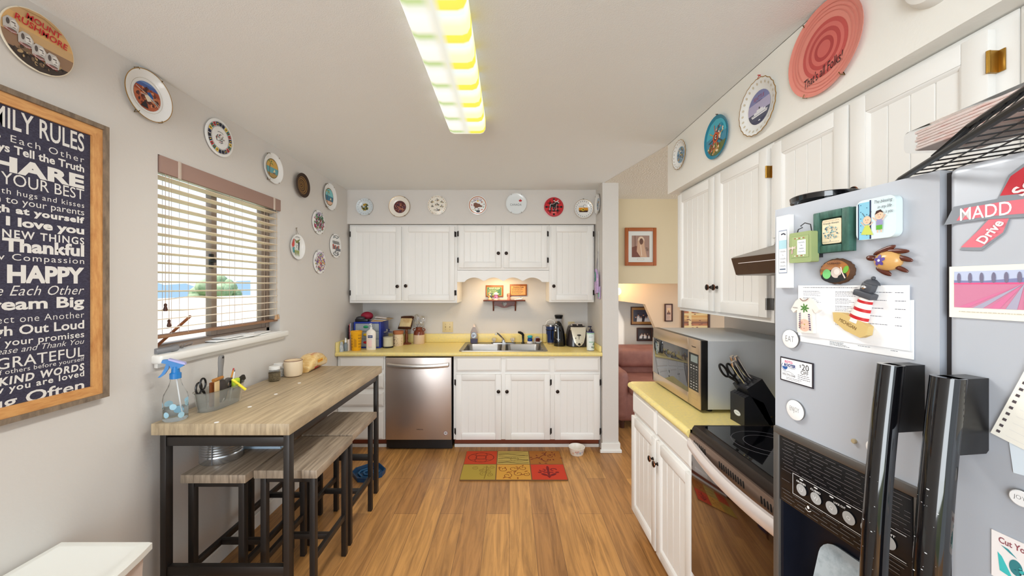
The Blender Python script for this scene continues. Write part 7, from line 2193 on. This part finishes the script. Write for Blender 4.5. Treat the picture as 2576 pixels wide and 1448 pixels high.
bm = new(); lathe(bm, [(0, .201), (.047, .201), (.047, .206), (.03, .212), (0, .213)], 30); obj('lid', bm, M('clear_foot'), t_)
bm = new(); tube(bm, [(.05 * math.cos(q), .05 * math.sin(q), .148) for q in [2 * PI * j / 24 for j in range(24)]], .005, 8, closed=True); tube(bm, [(0, -.052, .146), (0, -.047, .10), (0, -.042, .05)], .005, 8); obj('grip', bm, BLACK, t_)
bm = new(); tube(bm, [(.048 * math.cos(q), .018, .204 + .045 * math.sin(q)) for q in [PI * j / 16 for j in range(17)]], .004, 8); obj('carry_loop', bm, M('white_plastic'), t_)
t_ = thing('can_opener', 'tall black electric can opener on the counter by the toaster', 'can opener', (.508, 3.742, Z9))
bm = new()
loft(bm, [[(cx_ + rx_ * math.copysign(abs(math.cos(q)) ** .8, math.cos(q)), ry_ * math.sin(q), z_) for q in [2 * PI * j / 28 for j in range(28)]] for z_, cx_, rx_, ry_ in ((0, 0, .058, .055), (.008, 0, .060, .057), (.06, -.001, .059, .054), (.14, -.004, .053, .048), (.19, -.008, .046, .042), (.225, -.012, .034, .034), (.245, -.014, .02, .022), (.25, -.014, .005, .006))])
obj('body', bm, GLOSSB, t_)
bm = new(); box(bm, -.052, -.036, -.052, -.030, .15, .163, .003); box(bm, -.046, -.038, -.050, -.032, .165, .205, .003); cyl(bm, (-.038, -.045, .22), (-.038, -.03, .22), .008, None, 14); obj('cutter', bm, CHROME, t_)
bm = new(); tube(bm, [(-.05, -.035, .222), (-.02, -.046, .227), (.01, -.044, .215)], .006, 8); obj('lever', bm, BLACK, t_)
a = Art(); a.lines_of_text(-.014, .002, .022, 1, .01, .004, (206, 206, 214), .02); a.lines_of_text(-.010, -.006, .028, 1, .01, .004, (206, 206, 214), .02)
e = a.build('lettering', t_); e.matrix_local = Matrix.Translation((-.02, -.0545, .072)) @ Matrix.Rotation(PI / 2, 4, 'X')
t_ = thing('pepper_grinder', 'clear grinder with a black lid standing behind the can opener', 'grinder', (.524, 3.912, Z9))
bm = new(); lathe(bm, [(0, 0), (.034, 0), (.035, .004), (.035, .225), (.030, .235), (.036, .26), (0, .26)], 28); obj('tube', bm, M('grinder_clear', (236, 238, 244), .1, trans=.6, ior=1.1), t_)
bm = new(); lathe(bm, [(0, .2605), (.038, .2605), (.040, .275), (.044, .282), (.045, .296), (.040, .299), (0, .299)], 28); obj('lid', bm, BLACK, t_)
# toaster
toaster = t_ = thing('toaster', 'rounded black and cream two-slot toaster on the counter', 'toaster', (.690, 3.752, Z9))
bm = new()
def tring(z_, rx_, y0, y1, ex=.55):
    yc, ry_ = (y0 + y1) / 2, (y1 - y0) / 2
    return [(rx_ * math.copysign(abs(math.cos(q)) ** ex, math.cos(q)), yc + ry_ * math.copysign(abs(math.sin(q)) ** ex, math.sin(q)), z_) for q in [2 * PI * j / 36 for j in range(36)]]
loft(bm, [tring(0, .108, -.10, .14), tring(.006, .114, -.108, .145), tring(.04, .113, -.106, .145), tring(.12, .104, -.092, .14), tring(.165, .094, -.075, .135), tring(.19, .084, -.058, .128), tring(.203, .070, -.044, .118), tring(.206, .05, -.03, .10)])
obj('body', bm, M('toaster_black', (40, 34, 36), .25, coat=.3), t_)
bm = new()
shield = [(-.076, .192), (-.076, .186), (-.070, .15), (-.062, .10), (-.046, .045), (-.025, .018), (0, .010), (.025, .018), (.046, .045), (.062, .10), (.070, .15), (.076, .186), (.076, .192)]
def yfront(z): 
    for (z0, y0), (z1, y1) in zip(((0, -.10), (.006, -.108), (.04, -.106), (.12, -.092), (.165, -.075), (.19, -.058), (.203, -.044)), ((.006, -.108), (.04, -.106), (.12, -.092), (.165, -.075), (.19, -.058), (.203, -.044), (.22, -.03))):
        if z <= z1: return y0 + (y1 - y0) * (z - z0) / (z1 - z0)
    return -.04
rows_ = []
for z in [.010, .018, .03, .045, .07, .10, .125, .15, .17, .186, .192]:
    wd = 0
    for (x0, z0), (x1, z1) in zip(shield[6:], shield[7:]):
        if z0 <= z <= z1: wd = x0 + (x1 - x0) * (z - z0) / max(z1 - z0, 1e-6)
    rows_.append([(max(wd, .004) * k_ / 4, yfront(z) - .0035 + .004 * abs(k_ / 4) ** 4, z) for k_ in range(-4, 5)])
loft(bm, rows_, cap=False, closed=False)
r2 = [[(x, y + .006, z) for x, y, z in r_] for r_ in rows_]
loft(bm, r2, cap=False, closed=False)
obj('faceplate', bm, M('toaster_cream', (220, 214, 196), .3, .2), t_)
TT = Matrix.Translation((0, -.022, .199)) @ Matrix.Rotation(.42, 4, 'X')
bm = new(); prism(bm, rrect(-.062, -.045, .062, .045, .006), -.002, .004, 'XY', 0, TT); obj('top_plate', bm, M('pale_steel'), t_)
for s_ in (-1, 1):
    bm = new(); box(bm, s_ * .029 - .022, s_ * .029 + .022, -.040, .030, .0035, .0052, .0006, mat=TT); obj('bread_slot', bm, M('slot_black'), t_)
bm = new(); box(bm, -.0022, .0022, yfront(.08) - .0045, yfront(.08) + .002, .05, .108); obj('lever_slot', bm, BLACK, t_)
bm = new(); ball(bm, (0, yfront(.118) - .008, .118), (.021, .009, .008), 18); obj('lever', bm, M('toaster_black'), t_)
bm = new(); cyl(bm, (0, yfront(.03) - .012, .03), (0, yfront(.03), .03), .012, None, 20); obj('dial', bm, BLACK, t_)
for x, z in ((-.034, .088), (-.024, .045), (.026, .045)):
    bm = new(); cyl(bm, (x, yfront(z) - .006, z), (x, yfront(z), z), .007 if z > .08 else .004, None, 14); obj('button', bm, SILV, t_)
t_ = thing('hand_lotion', 'white and green pump bottle with a navy collar at the counter end', 'bottle', (.763, 3.47, Z9))
bm = new(); lathe(bm, [(0, 0), (.034, 0), (.036, .004), (.036, .168), (.033, .176), (.014, .178), (0, .178)], 36, 0, None, [1, 1, 0, 1, 1, 1]); obj('bottle', bm, [M('bottle_white', (224, 234, 236), .35), M('navy_plastic', (28, 36, 100), .3)], t_)
bm = new(); lathe(bm, [(0, .178), (.016, .178), (.016, .196), (.005, .198), (.005, .222), (0, .222)], 18); box(bm, -.026, .010, -.006, .006, .218, .228, .003); obj('pump', bm, M('dark_pump', (26, 28, 52), .35), t_)
a = Art(); a.srect(-.055, .068, .055, .074, (120, 190, 130), 16); a.lines_of_text(-.022, .05, .04, 3, .008, .0025, (120, 150, 150), .3); a.srect(-.022, -.012, .02, -.004, (150, 196, 170))
for x, y, ro in ((.028, -.02, .9), (.036, -.012, 1.9), (.022, -.03, .4), (.038, -.035, 2.6), (.03, -.05, 1.2), (.024, -.062, .1)):
    a.ell(x, y, .011, .0045, (60, 120, 66), 12, ro)
a.line([(.032, -.07), (.031, -.01)], .002, (50, 100, 56)); a.rect(.002, -.062, .012, -.048, (70, 80, 90))
wrap(a, 'label_print', t_, .036, .036, 1, .09)
bm = new(); tube(bm, [(.055, .13, .02), (.085, .135, .05), (.10, .11, .10), (.108, .09, .125), (.118, .05, .09), (.124, .0, .04), (.126, -.05, .008), (.12, -.09, .006)], .006, 8); obj('power_cord', bm, BLACK, toaster)
# fly swatter and oven mitts on the stub wall's inner face
t_ = thing('yardstick', 'white yardstick hanging from a nail on the wall stub', 'yardstick', (.8445, 3.49, 0))
bm = new(); box(bm, -.006, -.001, -.012, .012, 1.50, 2.02, .001); obj('stick', bm, M('stick_white', (222, 220, 216), .5), t_)
bm = new(); box(bm, -.0068, -.0055, .007, .012, 1.50, 2.02); obj('dark_edge', bm, M('stick_edge', (60, 60, 64), .5), t_)
t_ = thing('pot_holder', 'purple and green quilted pot holder hanging on the wall stub', 'pot holder', (.842, 3.47, 0))
bm = new(); prism(bm, [(-.05, 1.44), (.03, 1.43), (.05, 1.60), (.01, 1.665), (-.045, 1.60)], -.034, -.014, 'YZ'); obj('pad', bm, M('lavender_cloth', (176, 150, 196), .8, vary=(40, (206, 180, 214), .4, .6, (1, 1, 1))), t_)
bm = new(); prism(bm, [(-.028, 1.56), (.02, 1.54), (.01, 1.64), (-.02, 1.63)], -.0375, -.0342, 'YZ'); obj('patch', bm, M('green_patch', (70, 140, 120), .8), t_)
bm = new(); tube(bm, [(-.024, -.02, 1.655), (-.012, .005, 1.76), (-.004, .01, 1.83), (-.012, .012, 1.76), (-.022, .02, 1.655)], .0022, 6); obj('cord', bm, M('grey_cord', (150, 146, 150), .7), t_)
t_ = thing('small_pot_holder', 'smaller lavender and mint cloth square hanging below the pot holder', 'pot holder', (.842, 3.45, 0))
bm = new(); box(bm, -.012, -.002, -.05, .045, 1.385, 1.50, .003); obj('cloth', bm, M('lilac_cloth', (190, 168, 206), .8), t_)
bm = new(); box(bm, -.0135, -.0115, -.045, .0, 1.40, 1.45, .001); obj('mint_square', bm, M('mint_cloth', (130, 196, 176), .8), t_)

# ================================================================== FLOOR THINGS
t_ = thing('rug', 'patchwork rug of six red, olive and gold patterned squares before the sink', 'rug', (.035, 3.10, .0))
RW, RD = .84, .50
bm = new(); prism(bm, rrect(-RW / 2, -RD / 2, RW / 2, RD / 2, .012), .0005, .009, 'XY'); obj('backing', bm, M('rug_edge', (118, 84, 48), .95), t_)
a = Art()
red, olv, gold, brn = (190, 62, 26), (176, 148, 66), (206, 150, 58), (160, 98, 34)
cw, ch = RW / 3, RD / 2
cells = [(-1, 1, red), (0, 1, (184, 158, 80)), (1, 1, brn), (-1, 0, (172, 146, 56)), (0, 0, gold), (1, 0, (196, 58, 30))]
for i, j, c in cells:
    x0, y0 = i * cw - cw / 2, (j - 1) * ch
    a.rect(x0 + .004, y0 + .004, x0 + cw - .004, y0 + ch - .004, c)
a.up()
DK = (96, 34, 18)
def cen(i, j): return i * cw, (j - 1) * ch + ch / 2
x, y = cen(-1, 1)
for rx_, ry_, ox_, oy_ in ((.11, .085, 0, 0), (.05, .032, 0, .055), (.05, .032, 0, -.055), (.036, .05, -.075, 0), (.036, .05, .075, 0), (.045, .04, 0, 0)):
    pts = circ(x + ox_, y + oy_, rx_, ry_, 36); a.line(pts + [pts[0]], .0045, DK)
x, y = cen(0, 1)
for k_ in range(9):
    yy = y - .10 + .025 * k_
    a.line([(x - .13, yy - .012 * math.sin(k_)), (x - .05, yy + .014 * math.cos(k_ * 2)), (x + .03, yy - .006), (x + .13, yy + .02 * math.sin(k_ * 1.7))], .004 if k_ % 3 else .007, (70, 48, 22))
pts = circ(x + .01, y - .03, .035, .03, 20); a.line(pts + [pts[0]], .004, (120, 100, 40))
x, y = cen(1, 1)
a.line([(x - .12, y - .03), (x - .06, y - .01), (x + .0, y + .06), (x + .02, y + .11)], .006, DK); a.line([(x - .0, y - .08), (x - .06, y - .02), (x - .03, y + .03)], .006, DK)
for k_ in range(22):
    q = RND.random() * 2 * PI; rr_ = .03 + .09 * RND.random()
    a.ell(x + rr_ * math.cos(q) * 1.2, y + rr_ * math.sin(q), .013, .006, (110, 40, 24), 10, q * 2)
a.curl(x + .05, y + .02, .04, .005, DK, 1.1)
x, y = cen(-1, 0)
for cx_, cy_, r_, f_ in ((-.05, .06, .03, 1), (.03, .05, .035, -1), (.06, .0, .03, 1), (.02, -.03, .035, 1), (.08, .07, .025, -1), (.07, -.05, .028, -1), (.0, .02, .02, 1)):
    a.curl(x + cx_ + .02, y + cy_, r_, .0035, (120, 92, 30), 1.4, 1, f_)
a.line([(x + .05, y - .11), (x + .06, y - .02), (x + .06, y + .10)], .005, (120, 92, 30))
x, y = cen(0, 0)
for cx_, cy_, r_, f_ in ((-.08, .04, .04, 1), (.0, .05, .045, -1), (.08, .06, .035, 1), (-.05, -.06, .04, -1), (.04, -.03, .04, 1), (.10, -.04, .03, -1)):
    a.curl(x + cx_, y + cy_, r_, .005, (120, 60, 20), 1.2, 2, f_)
for k_ in range(12):
    q = RND.random() * 6.28; a.ell(x - .12 + .24 * RND.random(), y - .10 + .2 * RND.random(), .016, .006, (150, 84, 26), 10, q)
x, y = cen(1, 0)
F2 = (120, 24, 22)
a.ell(x, y + .05, .012, .045, F2); a.ell(x, y - .02, .010, .05, F2)
for s_ in (-1, 1):
    a.curl(x + s_ * .04, y + .03, .03, .010, F2, .8, 0 if s_ > 0 else PI); a.ell(x + s_ * .035, y - .045, .03, .014, F2, 16, s_ * .6); a.ell(x + s_ * .07, y - .01, .016, .010, F2)
a.rect(x - .04, y - .015, x + .04, y - .003, F2); a.poly([(x, y - .10), (x - .02, y - .06), (x + .02, y - .06)], F2)
a.build('patchwork', t_, .0094, rough=.95)
t_ = thing('pet_bowl', 'small white pet bowl with coloured doodles on the floor by the rug', 'bowl', (.605, 3.315, .0006))
bm = new(); lathe(bm, [(0, 0), (.055, 0), (.058, .004), (.072, .062), (.074, .066), (.071, .067), (.064, .05), (.05, .02), (0, .016)], 40); obj('bowl_body', bm, M('bowl_white', (234, 228, 218), .3, coat=.3), t_)
a = Art()
for x, y, c in ((-.045, -.006, (220, 150, 90)), (-.02, .006, (190, 90, 70)), (.0, .008, (190, 100, 90)), (.022, -.004, (60, 140, 196)), (.045, .004, (170, 150, 190)), (-.005, -.008, (170, 180, 190))):
    a.curl(x, y, .010, .0032, c, 1.1, x * 60)
wrap(a, 'doodles', t_, .0578, .0738, .066, .033)
t_ = thing('storage_bin', 'white plastic bin with a flat lid on the floor below the framed sign', 'bin', (0, 0, 0))
bm = new()
def binring(x0, x1, y0, y1, z, bow): return [(x0, y0, z), (x1, y0, z), (x1 + bow, (y0 + y1) / 2, z), (x1, y1, z), (x0, y1, z)]
loft(bm, [binring(-1.535, -1.29, .76, 1.27, 0, .01), binring(-1.555, -1.268, .745, 1.282, .575, .035)])
obj('bin_body', bm, M('bin_beige', (206, 190, 180), .5), t_)
bm = new()
def lid(x0, x1, y0, y1, z, bow, n=10):
    pts = [(x0, y0, z)]
    for i in range(n + 1):
        tt = i / n
        pts.append((x1 + bow * 4 * tt * (1 - tt), y0 + (y1 - y0) * tt, z))
    return pts + [(x0, y1, z)]
loft(bm, [lid(-1.562, -1.255, .735, 1.29, .578, .045), lid(-1.565, -1.25, .73, 1.295, .582, .045), lid(-1.565, -1.25, .73, 1.295, .603, .045), lid(-1.561, -1.256, .736, 1.289, .609, .045), lid(-1.545, -1.275, .755, 1.27, .611, .04), lid(-1.54, -1.28, .76, 1.265, .6085, .04)])
obj('lid', bm, M('bin_white', (228, 228, 222), .4), t_)

# ================================================================== BEYOND THE DOORWAY
def pic(u0, v0, u1, v1, Y, lab, fc, bw, fn, mat_c=(222, 222, 216)):
    p0, p1 = onY(u0, v0, Y), onY(u1, v1, Y)
    w_, h_ = p1.x - p0.x, p0.z - p1.z
    t_ = thing('framed_picture', lab, 'picture', mat=frame(((p0.x + p1.x) / 2, Y, (p0.z + p1.z) / 2), (1, 0, 0), (0, 0, 1)))
    b_ = bw * w_
    for x0, x1, y0, y1 in ((-w_ / 2, -w_ / 2 + b_, -h_ / 2, h_ / 2), (w_ / 2 - b_, w_ / 2, -h_ / 2, h_ / 2), (-w_ / 2 + b_, w_ / 2 - b_, h_ / 2 - b_, h_ / 2), (-w_ / 2 + b_, w_ / 2 - b_, -h_ / 2, -h_ / 2 + b_)):
        bm = new(); box(bm, x0, x1, y0, y1, .001, .022, .004); obj('frame_side', bm, fc, t_)
    bm = new(); box(bm, -w_ / 2 + b_ * .9, w_ / 2 - b_ * .9, -h_ / 2 + b_ * .9, h_ / 2 - b_ * .9, .001, .012); obj('mount', bm, M('mount_%d' % mat_c[0], mat_c, .6), t_)
    a = Art(); fn(a, w_ - 2 * b_, h_ - 2 * b_); a.build('print', t_, .0124, rough=.3)
def p_robe(a, w, h):
    x0, x1, y0, y1 = -.36 * w, .36 * w, -.34 * h, .36 * h
    a.rect(x0, y0, x1, y1, (150, 118, 104)); a.up()
    a.poly([(x0, y0), (x0, -.02 * h), (-.2 * w, .02 * h), (.1 * w, .04 * h), (.26 * w, y0)], (112, 62, 46)); a.up()
    a.ell(.02 * w, .19 * h, .14 * w, .14 * h, (206, 180, 156)); a.poly([(-.12 * w, .2 * h), (-.16 * w, -.15 * h), (.0, y0), (.26 * w, y0), (.16 * w, .0), (.15 * w, .2 * h)], (190, 152, 124)); a.up()
    a.ell(.03 * w, .17 * h, .075 * w, .1 * h, (96, 62, 46)); a.line([(.0, .05 * h), (.05 * w, -.3 * h)], .02 * w, (226, 206, 186)); a.blobs(.26 * w, -.08 * h, .08 * w, .1 * h, [(110, 84, 70), (130, 100, 84)], 12, .03 * w)
    a.line([(-.23 * w, y1), (-.22 * w, -.1 * h)], .02 * w, (96, 60, 44)); a.rect(-.14 * w, -.43 * h, .14 * w, -.385 * h, (150, 140, 120)); a.up(); a.rect(-.13 * w, -.425 * h, .13 * w, -.39 * h, (214, 210, 200))
pic(1571, 573, 1650, 668, 3.97, 'oak framed print of a robed figure on the cream wall beyond the doorway', M('frame_oak', (158, 84, 36), .4), .11, p_robe, (206, 206, 200))
def p_family(n, bg, dark):
    def f(a, w, h):
        a.rect(-.5 * w, -.5 * h, .5 * w, .5 * h, (176, 128, 72) if not dark else (60, 50, 50)); a.up()
        a.rect(-.42 * w, -.36 * h, .44 * w, .36 * h, bg); a.up()
        for i in range(n):
            x = (-.30 + .62 * i / max(n - 1, 1)) * w
            y = (-.02 if i % 2 else -.14) * h
            a.poly([(x - .08 * w, -.36 * h), (x + .08 * w, -.36 * h), (x + .055 * w, y), (x - .055 * w, y)], (232, 232, 236) if (i + dark) % 3 else (60, 56, 66)); a.up()
            a.ell(x, y + .07 * h, .036 * w, .065 * h, (206, 160, 136)); a.ell(x, y + .115 * h, .038 * w, .035 * h, (60, 40, 34))
    return f
pic(1586, 771, 1642, 816.5, 4.78, 'gold and brown framed family portrait on the far white wall', DKWOOD, .04, p_family(6, (74, 74, 90), 0))
pic(1601, 823.5, 1640, 857, 4.78, 'small dark framed family photograph below the larger portrait', M('frame_dark', (70, 38, 30), .4), .06, p_family(7, (60, 56, 62), 1))
def p_temple(a, w, h):
    a.rect(-.5 * w, -.5 * h, .5 * w, .5 * h, (206, 170, 150)); a.up(); a.rect(-.3 * w, -.02 * h, .3 * w, .3 * h, (226, 190, 150)); a.rect(-.3 * w, -.12 * h, .3 * w, -.0 * h, (110, 76, 60)); a.up(); a.poly([(-.2 * w, .0), (0, .18 * h), (.2 * w, .0)], (150, 96, 66)); a.lines_of_text(-.3 * w, -.2 * h, .6 * w, 6, .045 * h, .014 * h, (140, 110, 96), .3)
pic(1671, 763.5, 1691, 808, 4.5, 'narrow dark framed print on the peach stair wall', M('frame_dark'), .14, p_temple)
def p_sunset(a, w, h):
    for i in range(14):
        y = (-.5 + i / 14) * h
        a.rect(-.5 * w, y, .5 * w, y + h / 14 + .001, [(150, 96, 66), (206, 150, 90), (232, 186, 120), (226, 170, 96), (240, 210, 150), (196, 120, 76)][i % 6])
    a.up(); a.rect(-.3 * w, -.5 * h, -.18 * w, .5 * h, (240, 214, 160))
    a.up()
    for i in range(30):
        x, y = (-.46 + .84 * RND.random()) * w, (-.46 + .9 * RND.random()) * h
        a.rect(x, y, x + .08 * w, y + .025 * h, (140, 86, 66)); a.lay += .3
pic(1713.5, 766, 1784.5, 850, 4.5, 'wood framed sunset reflection picture seen under the microwave cabinet', M('frame_brown', (84, 50, 32), .4), .08, p_sunset)
# globe sconce
p = onY(1552, 730, 4.44)
t_ = thing('wall_sconce', 'glowing globe wall lamp partly hidden by the wall stub', 'lamp', (p.x, 4.5, p.z))
bm = new(); lathe(bm, [(0, 0), (.035, 0), (.03, .012), (0, .014)], 20, 0, Matrix.Translation((0, 0, .04)) @ Matrix.Rotation(PI / 2, 4, 'X')); tube(bm, [(0, -.01, .04), (0, -.05, .05), (0, -.065, .035)], .006, 8); obj('bracket', bm, BRASS, t_)
bm = new(); ball(bm, (0, -.068, -.012), .048, 20); obj('globe', bm, M('globe_glow', (255, 236, 196), .4, emis=(255, 220, 150), es=4.0), t_)
lamp('sconce_glow', 'POINT', (p.x + .02, 4.25, p.z + .10), 5.5, (1.0, 0.74, 0.42), radius=.05)
# recliner
t_ = thing('recliner', 'mauve brown overstuffed recliner beyond the doorway', 'armchair', (1.52, 4.20, 0), 0)
MV = M('mauve_leather', (160, 108, 96), .55, vary=(5, (138, 90, 80), .4, .65, (1, 1, 1)))
bm = new(); box(bm, -.40, .40, -.34, .34, .08, .40, .06, seg=4); obj('base', bm, MV, t_)
bm = new(); box(bm, -.27, .27, -.40, .20, .36, .50, .06, seg=4); obj('seat_cushion', bm, MV, t_)
bm = new(); box(bm, -.29, .29, .12, .36, .40, .80, .09, seg=5); box(bm, -.26, .26, .06, .2, .56, .78, .06, seg=4); obj('backrest', bm, MV, t_)
for s_ in (-1, 1):
    bm = new(); box(bm, s_ * .345 - .085, s_ * .345 + .085, -.36, .30, .10, .62, .075, seg=5); obj('armrest', bm, MV, t_)
for s_ in (-1, 1):
    for y in (-.26, .28):
        bm = new(); cyl(bm, (s_ * .32, y, 0), (s_ * .32, y, .10), .025, .03, 12); obj('foot', bm, DKWOOD, t_)
